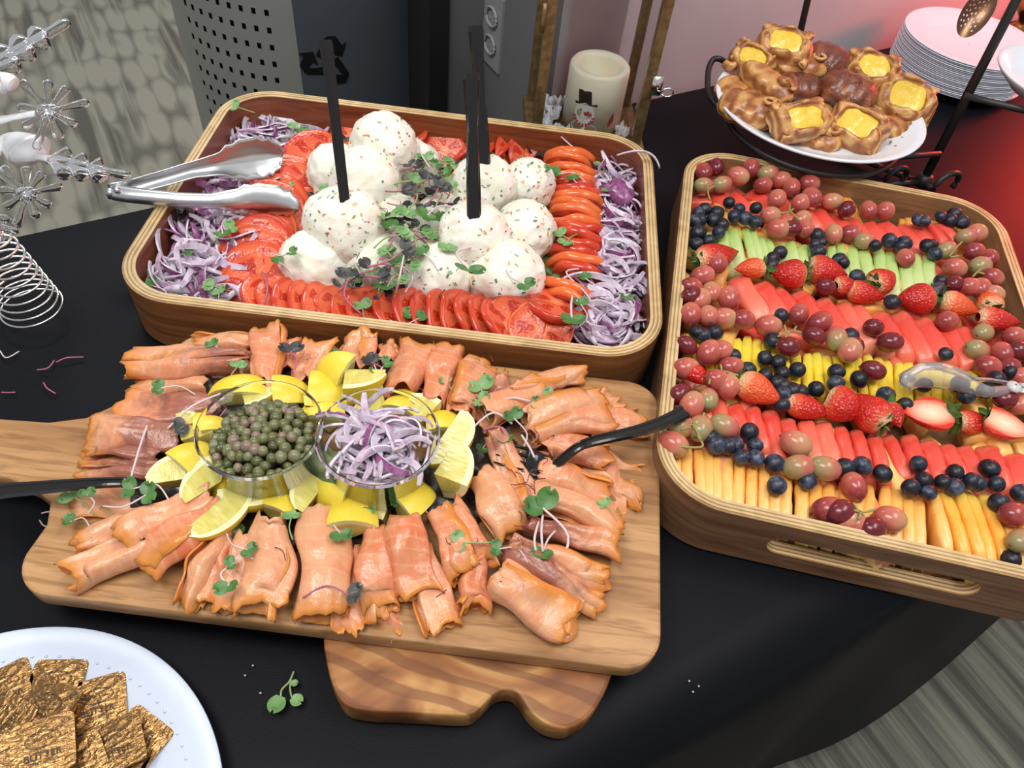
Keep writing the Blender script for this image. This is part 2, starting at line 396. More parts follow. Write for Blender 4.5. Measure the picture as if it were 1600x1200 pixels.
decal('snowman_hat', [[(sx0 - 0.015, sz0 + 0.011), (sx0 + 0.016, sz0 + 0.013), (sx0 + 0.0175, sz0 + 0.0165), (sx0 - 0.016, sz0 + 0.0145)], [(sx0 - 0.010, sz0 + 0.014), (sx0 + 0.009, sz0 + 0.015), (sx0 + 0.006, sz0 + 0.034), (sx0 - 0.013, sz0 + 0.033)]], srgb(58, 46, 38), 0.0009)
decal('snowman_eyes', [circ(sx0 - 0.005, sz0 + 0.005, 0.0010, 0.0016, 8), circ(sx0 + 0.005, sz0 + 0.004, 0.0010, 0.0016, 8)] + [circ(sx0 - 0.009 + 0.0036 * i, sz0 - 0.004 - 0.0028 * math.sin(math.pi * i / 5), 0.0007, 0.0007, 6) for i in range(6)], srgb(30, 26, 24), 0.0010)
decal('snowman_nose', [[(sx0 - 0.001, sz0 + 0.0035), (sx0 + 0.012, sz0 + 0.0015), (sx0 + 0.010, sz0 - 0.0005), (sx0 + 0.001, sz0 - 0.002)]], srgb(200, 60, 52), 0.0012)
decal('snowman_scarf', [[(sx0 + 0.0165 * math.cos(t) - 0.001, sz0 - 0.003 + 0.0165 * math.sin(t)), (sx0 + 0.0165 * math.cos(t + 0.15), sz0 - 0.003 + 0.0165 * math.sin(t + 0.15)), (sx0 + 0.0115 * math.cos(t + 0.15), sz0 - 0.003 + 0.0115 * math.sin(t + 0.15)), (sx0 + 0.0115 * math.cos(t), sz0 - 0.003 + 0.0115 * math.sin(t))] for t in [math.radians(190 + 20 * i) for i in range(9)]], srgb(190, 58, 58), 0.0012)
decal('red_ornament', [[(0.030, 0.010), (0.038, 0.020), (0.036, 0.034), (0.030, 0.024)]], srgb(170, 44, 44))
b = MB(); rr = random.Random(4)
V, Fc = ICO1
for i in range(150):
    a_, bb = rr.uniform(0.014, LW - 0.014), rr.uniform(0.014, LD - 0.014)
    if (Vector((a_, bb)) - Vector((0.090, 0.060))).length < CR + 0.004: continue
    s_ = rr.uniform(0.003, 0.007); b.add([lp(a_, bb, 0.014 + rr.uniform(0, 0.012)) + v * s_ for v in V], Fc)
tag(ob('fake_snow', b.mesh('fake_snow', [plain('fake_snow', (0.8, 0.82, 0.86, 1), 0.4)]), None, LF), 'white artificial snow crystals around the candle inside the lantern', 'snow', kind='stuff')
# ================================================================== TRAYS AND BOARDS
TA = (Vector((-0.1333, 0.6991, 0.0016)), 0.0176)      # bagel toppings tray, long side across
TB = (Vector((0.3541, 0.6046, 0.0016)), -0.1033 - math.pi / 2)   # fruit tray, short side in front
TL, TWD, TH, TT, TRR = 0.549, 0.3985, 0.0657, 0.0125, 0.065
def make_tray(name, label, pose, m_out, m_in):
    t = thing(name, label, 'tray', pose[0], (0, 0, pose[1]))
    outer, inner = rrect(TL / 2, TWD / 2, TRR, 12), rrect(TL / 2 - TT, TWD / 2 - TT, TRR - TT, 12)
    n = len(outer); V = [(x, y, z) for x, y in outer for z in (0.0, TH - 0.001)] + [(x, y, z) for x, y in inner for z in (0.0, TH - 0.001)]
    Fc, I = [], []
    for i in range(n):
        j = (i + 1) % n
        Fc.append((2 * i, 2 * j, 2 * j + 1, 2 * i + 1)); I.append(0)
        Fc.append((2 * n + 2 * j, 2 * n + 2 * i, 2 * n + 2 * i + 1, 2 * n + 2 * j + 1)); I.append(1)
        Fc.append((2 * i + 1, 2 * j + 1, 2 * n + 2 * j + 1, 2 * n + 2 * i + 1)); I.append(2)
        Fc.append((2 * j, 2 * i, 2 * n + 2 * i, 2 * n + 2 * j)); I.append(0)
    # cut faces show the plies
    k = Mat('cut_ply_' + name, srgb(200, 170, 120), 0.5)
    tc = k.coord(); ax = k.math('ABSOLUTE', k.sep(tc)[0]); f = k.math('MULTIPLY', k.math('SUBTRACT', TL / 2, ax), 1 / TT)
    k.color(k.ramp(f, [(0, srgb(150, 112, 72)), (0.12, srgb(222, 196, 146)), (0.3, srgb(160, 126, 84)), (0.42, srgb(228, 202, 152)), (0.58, srgb(160, 126, 84)), (0.72, srgb(226, 200, 150)), (0.88, srgb(160, 126, 84)), (0.97, srgb(226, 200, 150))], 'CONSTANT'))
    me = mesh('wall', V, Fc, [m_out, m_in, k.m], I, False)
    wl = ob('wall', me, t)
    cut = MB()
    for s_ in ((1,) if m_in is M['inner_tan'] else ()):
        st = [(0.0775 * math.copysign(1, c) * 1.0 + 0.0125 * math.cos(a), 0.0125 * math.sin(a) + 0.033) for c, a in [(1, math.radians(-90 + 15 * i)) for i in range(13)] + [(-1, math.radians(90 + 15 * i)) for i in range(13)]]
        q = len(st); Vc = [(s_ * (TL / 2 + 0.02), y, z) for y, z in st] + [(s_ * (TL / 2 - 0.03), y, z) for y, z in st]
        Fq = [(i, (i + 1) % q, q + (i + 1) % q, q + i) for i in range(q)] + [tuple(range(q))[::-1], tuple(range(q, 2 * q))]
        if s_ < 0: Fq = [tuple(reversed(f)) for f in Fq]
        cut.add(Vc, Fq)
    cm = cut.mesh('cutter', [k.m]); co = ob('cutter', cm)
    import bmesh
    for mm in ((me, cm) if cut.V else (me,)):
        bb = bmesh.new(); bb.from_mesh(mm); bmesh.ops.recalc_face_normals(bb, faces=bb.faces); bb.to_mesh(mm); bb.free()
    if not cut.V: bpy.data.objects.remove(co)
    else:
     md = wl.modifiers.new('slot', 'BOOLEAN'); md.operation = 'DIFFERENCE'; md.object = co; md.solver = 'EXACT'; md.material_mode = 'TRANSFER'
     co.parent = t
     bpy.context.view_layer.update()
     nm = bpy.data.meshes.new_from_object(wl.evaluated_get(bpy.context.evaluated_depsgraph_get()))
     wl.modifiers.clear(); wl.data = nm; nm.name = 'wall'
     bpy.data.objects.remove(co)
    b = MB(); b.prism(rrect(TL / 2 - TT - 0.0002, TWD / 2 - TT - 0.0002, TRR - TT, 12), 0.004, 0.010); ob('base', b.mesh('base', [m_in]), t)
    layers = [0, 0.0022, 0.0042, 0.0058, 0.0080, 0.0096, TT]
    for i in range(6):                                                # the plies of the rim, each a ring
        o_, i_ = rrect(TL / 2 - layers[i], TWD / 2 - layers[i], TRR - layers[i], 12), rrect(TL / 2 - layers[i + 1], TWD / 2 - layers[i + 1], TRR - layers[i + 1], 12)
        zt = TH + (0.0006 if i in (1, 2, 3, 4) else 0.0) - (0.0003 if i % 2 == 0 else 0); V = []
        for r_, z_ in ((o_, TH - 0.001), (o_, zt), (i_, zt), (i_, TH - 0.001)): V += [(x, y, z_) for x, y in r_]
        Fc = [(a * n + j, a * n + (j + 1) % n, (a + 1) * n + (j + 1) % n, (a + 1) * n + j) for a in range(3) for j in range(n)]
        ob('ply', mesh('ply', V, Fc, [M['ply_light'] if i % 2 else M['ply_dark']], None, False), t)
    return t
make_tray('serving_tray', 'walnut bentwood tray holding bagel toppings, at the back left', TA, M['veneer'], M['inner_red'])
make_tray('serving_tray', 'bentwood tray with a slot handle holding cut fruit, on the right', TB, M['veneer_dark'], M['inner_tan'])
def tin(pose, x, y, z): return pose[0] + Matrix.Rotation(pose[1], 3, 'Z') @ Vector((x, y, z))

# salmon paddle board
k = Mat('acacia', srgb(190, 140, 84), 0.42)
vv = k.coord('Object', (1.6, 14, 14)); n1 = k.noise(vv, 1.5, 4, 0.6, 0.6)
v2 = k.coord('Object', (16, 150, 40)); n2 = k.noise(v2, 1.0, 3, 0.6, 0.4)
base_c = k.ramp(n1, [(0.25, srgb(130, 88, 52)), (0.45, srgb(168, 124, 78)), (0.6, srgb(190, 146, 98)), (0.78, srgb(152, 106, 64))])
k.color(k.mix(k.ramp(n2, [(0.48, (0, 0, 0, 1)), (0.62, (0.55, 0.55, 0.55, 1))]), base_c, srgb(120, 78, 42))); k.bump(n2, 0.2, 0.0005)
BZ = 0.050
def arc(cx, cy, r, a0, a1, n=8): return [(cx + r * math.cos(math.radians(a0 + (a1 - a0) * i / n)), cy + r * math.sin(math.radians(a0 + (a1 - a0) * i / n))) for i in range(n + 1)]
poly = arc(0.108, 0.241, 0.030, -90, 0) + arc(0.112, 0.462, 0.030, 0, 90) + arc(-0.290, 0.452, 0.030, 90, 180)
poly += [(-0.326, 0.415), (-0.340, 0.388), (-0.362, 0.366), (-0.390, 0.356), (-0.430, 0.353), (-0.50, 0.357), (-0.56, 0.360)] + arc(-0.575, 0.325, 0.034, 90, 270, 10)
poly += [(-0.56, 0.291), (-0.50, 0.294), (-0.430, 0.298), (-0.395, 0.298), (-0.370, 0.292), (-0.352, 0.282), (-0.345, 0.262)] + arc(-0.318, 0.237, 0.030, 180, 262)
b = MB(); b.prism(poly, BZ - 0.019, BZ, bev=0.0025)
pb = tag(ob('paddle_board', b.mesh('paddle_board', [k.m], True)), 'light acacia paddle board with a long handle under the smoked salmon', 'board')
for p in pb.data.polygons: p.use_smooth = abs(p.normal.z) < 0.5
# olive wood riser
k = Mat('olive_wood', srgb(180, 120, 60), 0.36)
vv = k.coord('Object', (5, 7, 7)); n1 = k.noise(vv, 1.7, 3, 0.5, 1.6)
wv = k.node('ShaderNodeTexWave', wave_type='RINGS'); wv.inputs['Scale'].default_value = 4.0; wv.inputs['Distortion'].default_value = 7.0; wv.inputs['Detail'].default_value = 2.0; wv.inputs['Detail Scale'].default_value = 0.8
k.l(k.coord('Object', (2.6, 4.5, 4), (0, 0, 0.4), (0.2, 0.3, 0)), wv.inputs['Vector'])
c1 = k.ramp(n1, [(0.3, srgb(104, 58, 28)), (0.46, srgb(160, 104, 56)), (0.58, srgb(190, 142, 86)), (0.72, srgb(120, 70, 36))])
k.color(k.mix(k.ramp(wv.outputs[1], [(0.25, (0.6, 0.6, 0.6, 1)), (0.45, (0, 0, 0, 1))]), c1, srgb(106, 58, 26)))
poly = [(-0.112, 0.230), (-0.118, 0.215), (-0.106, 0.187), (-0.094, 0.168), (-0.080, 0.162), (-0.040, 0.166), (-0.008, 0.168), (0.004, 0.170), (0.010, 0.177), (0.018, 0.188), (0.028, 0.192), (0.036, 0.189), (0.044, 0.178), (0.056, 0.170), (0.072, 0.168), (0.088, 0.178), (0.100, 0.198), (0.108, 0.225), (0.112, 0.28), (0.10, 0.34), (0.108, 0.40), (0.06, 0.44), (-0.04, 0.43), (-0.13, 0.445), (-0.27, 0.44), (-0.29, 0.36), (-0.27, 0.27), (-0.20, 0.262), (-0.13, 0.255)]
def smooth_poly(p, it=2):
    for _ in range(it):
        q = []
        for i in range(len(p)):
            a, c = p[i], p[(i + 1) % len(p)]
            q += [(a[0] * .75 + c[0] * .25, a[1] * .75 + c[1] * .25), (a[0] * .25 + c[0] * .75, a[1] * .25 + c[1] * .75)]
        p = q
    return p
b = MB(); b.prism(smooth_poly(poly), 0.0016, BZ - 0.0192, bev=0.003)
rs = tag(ob('live_edge_board', b.mesh('live_edge_board', [k.m], True)), 'thick olive wood slab with a wavy live edge, propping up the salmon board', 'board')
for p in rs.data.polygons: p.use_smooth = abs(p.normal.z) < 0.5

# ------------------------------------------------------------------ tiered wire stand with platters
st_ = thing('wire_stand', 'black wrought iron tiered stand with wire loops, carrying the pastry platter', 'stand', P(1437, 292, 0))
s0 = st_.location.copy()
def rel(p): return Vector(p) - s0
def bez(pts, n=10):
    out = []
    pts = [Vector(p) for p in pts]
    for i in range(len(pts) - 1):
        p0, p1, p2, p3 = pts[max(i - 1, 0)], pts[i], pts[i + 1], pts[min(i + 2, len(pts) - 1)]
        for j in range(n):
            t = j / n
            out.append(0.5 * ((2 * p1) + (-p0 + p2) * t + (2 * p0 - 5 * p1 + 4 * p2 - p3) * t * t + (-p0 + 3 * p1 - 3 * p2 + p3) * t ** 3))
    return out + [pts[-1]]
PC = Vector((0.357, 0.976, 0.088)); PRX, PRY = 0.137, 0.137
b = MB(); b.tube([rel((s0.x, s0.y, 0.004)), rel((s0.x, s0.y, 0.012)), rel((s0.x, s0.y, 0.02)), rel((s0.x, s0.y, 0.021))], [0.012, 0.012, 0.010, 0.0065], 14)
tp_ = P(1588, 0, 0.235)
b.tube([rel((s0.x, s0.y, 0.015)), rel(tp_), rel(tp_ + (tp_ - s0) * 0.5)], 0.0062, 12); ob('post', b.mesh('post', [M['black_iron']], True), st_)
q2 = P(1250, 52, 0.13)
b = MB(); b.tube([rel((q2.x, q2.y, 0.002)), rel(q2), rel(P(1262, 0, 0.18)), rel(P(1262, 0, 0.18) + Vector((0.0, -0.005, 0.10)))], 0.0048, 10); ob('post', b.mesh('post', [M['black_iron']], True), st_)
b = MB(); b.tube([rel(PC + Vector((math.cos(t) * 0.118, math.sin(t) * 0.118, -0.012))) for t in [i * math.pi / 24 for i in range(48)]], 0.004, 8, closed=True); ob('platter_ring', b.mesh('platter_ring', [M['black_iron']], True), st_)
b = MB(); b.tube([rel((s0.x, s0.y, 0.055)), rel(PC + Vector((0.100, -0.055, -0.012)))], 0.004, 8); ob('ring_arm', b.mesh('ring_arm', [M['black_iron']], True), st_)
b = MB(); b.tube([rel(P(1508, 150, 0.145)), rel(P(1590, 170, 0.145)), rel(P(1640, 180, 0.145))], 0.0045, 8); ob('ring_arm', b.mesh('ring_arm', [M['black_iron']], True), st_)
b = MB(); b.tube(bez([rel(P(1135, 178, 0.075)), rel(P(1109, 150, 0.082)), rel(P(1106, 118, 0.092)), rel(P(1112, 96, 0.102)), rel(P(1124, 92, 0.106)), rel(P(1142, 104, 0.096)), rel(P(1160, 120, 0.080))]), 0.0042, 8); ob('loop_handle', b.mesh('loop_handle', [M['black_iron']], True), st_)
for (u_, v_, r_) in ((1474, 294, 0.022), (1395, 285, 0.020)):
    c_ = P(u_, v_, 0.014); b = MB()
    d_ = Vector((0.86, 0.5, 0))
    b.tube([rel(c_ + d_ * (r_ * math.cos(t)) + Vector((0, 0, r_ * 0.85 * math.sin(t) + 0.006))) for t in [math.radians(-30 + i * 12) for i in range(21)]], 0.0042, 8)
    b.tube([rel(c_ + d_ * (r_ * -0.9) + Vector((0, 0, 0.0))), rel((s0.x, s0.y, 0.008))], 0.0042, 8)
    ob('foot_scroll', b.mesh('foot_scroll', [M['black_iron']], True), st_)
b = MB(); b.tube([rel((q2.x, q2.y, 0.006)), rel((0.36, 1.08, 0.006)), rel((s0.x, s0.y, 0.006))], 0.0042, 8); ob('foot_bar', b.mesh('foot_bar', [M['black_iron']], True), st_)
def platter(name, label, c, rx, ry, rz=0.0):
    b = MB(); b.lathe([(0.001, -0.004), (0.62, -0.004), (0.70, -0.002), (0.93, 0.012), (1.0, 0.0175), (1.005, 0.0195), (0.99, 0.0205), (0.92, 0.0165), (0.72, 0.004), (0.66, 0.0015), (0.001, 0.0015)], 64)
    V = [(v[0] * rx, v[1] * ry, v[2]) for v in b.V]
    return tag(ob(name, mesh(name, V, b.F, [M['white_china']]), None, c, (0, 0, rz)), label, 'plate')
platter('pastry_platter', 'white oval china platter under the pile of pastries', PC + Vector((0, 0, -0.003)), 0.139, 0.130)
platter('platter', 'white china platter at the right edge, beyond the stand', P(1640, 140, 0.15), 0.075, 0.085)

# stack of plastic plates
b = MB(); b.lathe([(0.001, 0), (0.066, 0), (0.072, 0.0015), (0.080, 0.006), (0.110, 0.0125), (0.1125, 0.0128), (0.1122, 0.0138), (0.109, 0.0138), (0.079, 0.0078), (0.071, 0.0032), (0.066, 0.0018), (0.001, 0.0018)], 72)
pm = b.mesh('plate', [M['white_plastic']], True)
PO = ['topmost', 'second', 'third', 'fourth', 'fifth', 'sixth', 'seventh', 'eighth', 'ninth', 'tenth', 'eleventh', 'twelfth', 'thirteenth', 'fourteenth', 'fifteenth', 'sixteenth', 'seventeenth', 'eighteenth', 'nineteenth', 'twentieth', 'twenty-first', 'twenty-second']
for i in range(22):
    c_ = Vector((0.690, 1.345, 0.0018)) + Vector((0.0006 * math.sin(i * 2.1), 0.0006 * math.cos(i * 1.7), 0.0026 * i))
    o = ob('plastic_plate', pm, None, c_)
    tag(o, 'white plastic plate, ' + ('topmost' if i == 21 else PO[21 - i] + ' from the top') + ' in the tall stack behind the stand', 'plate', 'plates in the tall stack')

# hanging perforated spoon and a brass cup at the right edge
def grid_hole_spoon():
    n = 26; V = []; F_ = []
    for i in range(n + 1):
        for j in range(n + 1):
            u_, v_ = i / n * 2 - 1, j / n * 2 - 1
            x = u_ * math.sqrt(1 - v_ * v_ / 2); y = v_ * math.sqrt(1 - u_ * u_ / 2)
            V.append((x * 0.017, y * 0.030, 0.007 * (x * x + y * y)))
    for q, f in enumerate(uvs(n + 1, n + 1, 0)):
        i, j = q // n, q % n
        if 3 < i < n - 4 and 3 < j < n - 4 and i % 3 == 1 and (j + (i // 3) % 2 * 1) % 3 == 1: continue
        F_.append(f)
    return V, F_
V, F_ = grid_hole_spoon()
bronze = plain('bronze', srgb(120, 92, 70), 0.3, metal=0.9)
sp_ = thing('perforated_spoon', 'bronze perforated serving spoon hanging above the plate stack', 'spoon', P(1523, 22, 0.235), (math.radians(55), math.radians(12), math.radians(-20)))
ob('bowl', mesh('bowl', V, F_, [bronze]), sp_)
b = MB(); b.tube([(0, 0.029, 0.006), (0, 0.06, 0.012), (0.002, 0.14, 0.016)], [0.004, 0.003, 0.004], 8); ob('handle', b.mesh('handle', [bronze], True), sp_)
b = MB(); b.lathe([(0.001, 0), (0.020, 0), (0.022, 0.002), (0.012, 0.010), (0.012, 0.020), (0.024, 0.034), (0.026, 0.062), (0.023, 0.062), (0.020, 0.036), (0.001, 0.030)], 32)
tag(ob('brass_cup', b.mesh('brass_cup', [plain('brass', srgb(178, 140, 84), 0.25, metal=1.0)], True), None, P(1592, 46, 0.0)), 'small brass cup at the top right, behind the stack of plates', 'cup')

# ------------------------------------------------------------------ butter plate
bc = Vector((-0.295, 0.048, 0.0015)); BR = 0.150
b = MB(); b.lathe([(0.001, 0), (0.088, 0), (0.094, 0.002), (0.106, 0.008), (0.148, 0.0155), (BR, 0.0165), (BR - 0.0006, 0.0178), (0.146, 0.0178), (0.136, 0.0166), (0.1345, 0.0155), (0.105, 0.0100), (0.093, 0.0042), (0.087, 0.0022), (0.001, 0.0022)], 128)
bp = thing('butter_plate', 'large white plastic plate with a dotted rim, under the gold butter portions', 'plate', bc)
ob('plate_body', b.mesh('plate_body', [plain('blue_white_plastic', srgb(206, 216, 234), 0.28)], True), bp)
b = MB(); V, Fc = ICO1
for i in range(84):
    t = 2 * math.pi * i / 84; b.add([Vector((math.cos(t) * 0.1285, math.sin(t) * 0.1285, 0.0148)) + Vector((v.x * 0.0013, v.y * 0.0013, v.z * 0.0007)) for v in V], Fc)
tag(ob('rim_dots', b.mesh('rim_dots', [bp.children[0].data.materials[0]], True), bp), 'ring of small raised dots', kind='stuff')
foil = Mat('gold_foil', srgb(158, 120, 76), 0.28, metal=0.92)
fv = foil.coord('Object', (1, 2.2, 1)); foil.bump(foil.noise(fv, 120, 3, 0.55, 1.0), 0.8, 0.0018)
tub = plain('tub_gold', srgb(190, 140, 84), 0.35, metal=0.6)
ink = plain('brown_ink', srgb(48, 34, 22), 0.5)
S = 0.0188
def text_mesh(txt, size, x, y, z=0.0, rot=0.0):
    cu = bpy.data.curves.new('t', 'FONT'); cu.body = txt; cu.size = size; cu.align_x = 'CENTER'; cu.align_y = 'CENTER'
    o = bpy.data.objects.new('t', cu); C.objects.link(o); bpy.context.view_layer.update()
    m = bpy.data.meshes.new_from_object(o.evaluated_get(bpy.context.evaluated_depsgraph_get())); bpy.data.objects.remove(o)
    V = [Matrix.Rotation(rot, 3, 'Z') @ v.co + Vector((x, y, z)) for v in m.vertices]; Fc = [tuple(p.vertices) for p in m.polygons]
    return V, Fc
def oval_ring(b, cx, cy, rx, ry, wd, z, rot=0):
    n = 28
    V = [(cx + (rx - s_ * wd) * math.cos(t), cy + (ry - s_ * wd) * math.sin(t), z) for s_ in (0, 1) for t in [2 * math.pi * i / n for i in range(n)]]
    b.add(V, [(i, (i + 1) % n, n + (i + 1) % n, n + i) for i in range(n)])
lid = MB(); lo = rrect(S, S, 0.004, 5)
rr = random.Random(3)
grid = 15; V = []
for i in range(grid):
    for j in range(grid):
        x, y = (i / (grid - 1) * 2 - 1), (j / (grid - 1) * 2 - 1)
        cx, cy = x, y; kr = 0.24
        if abs(x) > 1 - kr and abs(y) > 1 - kr:
            dx, dy = abs(x) - (1 - kr), abs(y) - (1 - kr); dl = math.hypot(dx, dy); sc3 = max(dx, dy) / dl if dl else 1
            cx = math.copysign(1 - kr + dx * sc3, x); cy = math.copysign(1 - kr + dy * sc3, y)
        cx *= S; cy *= S
        inn = max(abs(x), abs(y)) < 0.8
        V.append((cx, cy, 0.0122 + (0.0007 * nz((x * 3, y * 5, 0)) + 0.0003 if inn else 0.0)))
lid.add(V, uvs(grid, grid, 0)); n_ = len(lid.V)
lid.prism([(p[0], p[1]) for p in lo], 0.0112, 0.0119)
lidm = lid.mesh('foil_lid', [foil.m])
pr = MB()
for ring in (0.0, 0.0012): oval_ring(pr, 0, 0.0045, 0.0105 - ring, 0.0058 - ring * 0.8, 0.0005 if ring == 0 else 0.00025, 0.0134)
for txt, sz_, x, y in (('BUTTER', 0.0062, 0, -0.0062), ('GRADE AA', 0.0024, 0, 0.0048), ('SWEET CREAM', 0.0026, 0, -0.0106), ('U', 0.0030, 0.0135, 0.0135)):
    V, Fc = text_mesh(txt, sz_, x, y, 0.0134); pr.add(V, Fc)
oval_ring(pr, 0.0135, 0.0135, 0.0024, 0.0024, 0.0004, 0.0134)
prm = pr.mesh('print', [ink])
tbm = MB(); a1, a0 = rrect(S * 0.86, S * 0.86, 0.004, 5), rrect(S * 0.72, S * 0.72, 0.004, 5); n_ = len(a1)
tbm.add([(x, y, 0.0) for x, y in a0] + [(x, y, 0.0114) for x, y in a1], [(i, (i + 1) % n_, n_ + (i + 1) % n_, n_ + i) for i in range(n_)] + [tuple(range(n_))[::-1]])
tbmm = tbm.mesh('tub', [tub])
packs = [(92, 1063, 0, 8, 'at the back of the pile, second from the left'), (12, 1072, 0, 40, 'at the back of the pile, farthest left'), (162, 1090, 0, 25, 'at the back of the pile, nearest the plate rim'),
         (188, 1160, 0.010, 35, 'at the right end of the pile, upper one'), (222, 1150, 0, 65, 'lying lowest at the right end of the pile'), (75, 1103, 0.013, -12, 'in the middle of the pile, leaning on the back row'),
         (70, 1160, 0.026, 28, 'on top of the pile, printed face towards the front'), (8, 1122, 0.012, 70, 'at the left edge of the picture, middle height'), (20, 1185, 0.012, 10, 'at the lower left corner of the picture'),
         (128, 1192, 0.012, 40, 'at the front of the pile, beside the topmost'), (185, 1200, 0.0, -10, 'at the front of the pile, nearest the rim'), (75, 1215, 0.0, 15, 'under the front of the pile, in the middle')]
proto = None
for (u_, v_, dz, a_, lb) in packs:
    p = P(u_ * 0.97 - 4, v_ + 8, 0.004 + dz + 0.012); p.z = 0.004 + dz
    if proto is None:
        o = thing('butter_portion', '', 'butter', p); ob('tub', tbmm, o); ob('foil_lid', lidm, o); ob('print', prm, o); proto = o
    else: o = dup(proto)
    o.location = p; o.rotation_euler = (math.radians(R.uniform(-9, 9) * (dz > 0)), math.radians(R.uniform(-9, 9) * (dz > 0)), math.radians(a_))
    tag(o, 'gold foil butter portion ' + lb, 'butter', 'gold butter portions on the white plate')
# ================================================================== FRUIT TRAY
def spow(a, e): return math.copysign(abs(a) ** e, a)
ORD = ['first', 'second', 'third', 'fourth', 'fifth', 'sixth', 'seventh', 'eighth', 'ninth', 'tenth', 'eleventh', 'twelfth', 'thirteenth', 'fourteenth', 'fifteenth', 'sixteenth', 'seventeenth', 'eighteenth', 'nineteenth', 'twentieth', 'twenty-first', 'twenty-second', 'twenty-third', 'twenty-fourth', 'twenty-fifth', 'twenty-sixth', 'twenty-seventh', 'twenty-eighth', 'twenty-ninth', 'thirtieth']
def fruit_mat(name, stops, axis='y', scale=70, rough=0.28, bump=0.25, sss=0.15, bsc=260):
    k = Mat(name, stops[0][1], rough, sss=sss)
    v = k.coord('Generated'); s_ = k.sep(v); f = s_[{'x': 0, 'y': 1, 'z': 2}[axis]]
    f = k.math('ADD', f, k.math('MULTIPLY', k.math('SUBTRACT', k.noise(k.coord(), scale, 3), 0.5), 0.5))
    c = k.ramp(f, stops)
    c = k.mix(k.math('MULTIPLY', k.rand(), 0.18), c, stops[0][1])
    k.color(c); k.bump(k.noise(k.coord(), bsc, 4, 0.65), bump, 0.0012); return k.m
mel_red = fruit_mat('watermelon_flesh', [(0.0, srgb(238, 118, 94)), (0.35, srgb(230, 84, 68)), (0.75, srgb(222, 70, 58)), (1.0, srgb(236, 122, 98))])
mel_pink = fruit_mat('pale_watermelon', [(0.0, srgb(242, 150, 122)), (0.4, srgb(236, 108, 86)), (1.0, srgb(230, 96, 78))])
mel_green = fruit_mat('honeydew_flesh', [(0.0, srgb(214, 226, 166)), (0.5, srgb(190, 212, 130)), (1.0, srgb(164, 198, 96))])
mel_orange = fruit_mat('cantaloupe_flesh', [(0.0, srgb(252, 206, 130)), (0.5, srgb(248, 186, 96)), (1.0, srgb(242, 164, 70))])
mel_orange2 = fruit_mat('ripe_cantaloupe', [(0.0, srgb(250, 188, 84)), (0.5, srgb(246, 172, 60)), (1.0, srgb(236, 202, 90))])
pine = fruit_mat('pineapple_flesh', [(0.0, srgb(232, 196, 40)), (0.5, srgb(240, 214, 62)), (1.0, srgb(246, 228, 96))], scale=160, rough=0.32, bump=0.7, bsc=420)
def slab(L, T, H, seed, dome=0.16, rough=0.0, n=11, curve=0.0):
    """a melon slice on its edge: long y, thin x, top edge domed, corners softened"""
    V = []; prof = []
    m = 14
    for j in range(m):                                              # closed section in x,z
        a = 2 * math.pi * j / m; prof.append((0.5 * spow(math.cos(a), 0.45), 0.5 * spow(math.sin(a), 0.35)))
    for i in range(n):
        y = i / (n - 1) * 2 - 1; e = (1 - abs(y) ** 7) ** 0.5 if abs(y) < 1 else 0.0
        e = max(e, 0.35); hz = H * (1 - dome * y * y)
        for x, z in prof:
            zz = (z + 0.5) * hz; q = nz((x * 2 + seed * 3, y * 3, z * 2 + seed), 1, seed)
            V.append((x * T * (0.75 + 0.25 * e) + 0.10 * T * q + curve * y * y, y * L / 2 + 0.02 * L * q, zz * (1 if z < 0 else 1) + rough * nz((y * 14, x * 9, seed)) - (0.0 if e > 0.9 else (1 - e) * 0.1 * H)))
    Fc = [(i * m + j, i * m + (j + 1) % m, (i + 1) * m + (j + 1) % m, (i + 1) * m + j) for i in range(n - 1) for j in range(m)]
    Fc += [tuple(range(m))[::-1], tuple((n - 1) * m + j for j in range(m))]
    return V, [tuple(reversed(f)) for f in Fc]
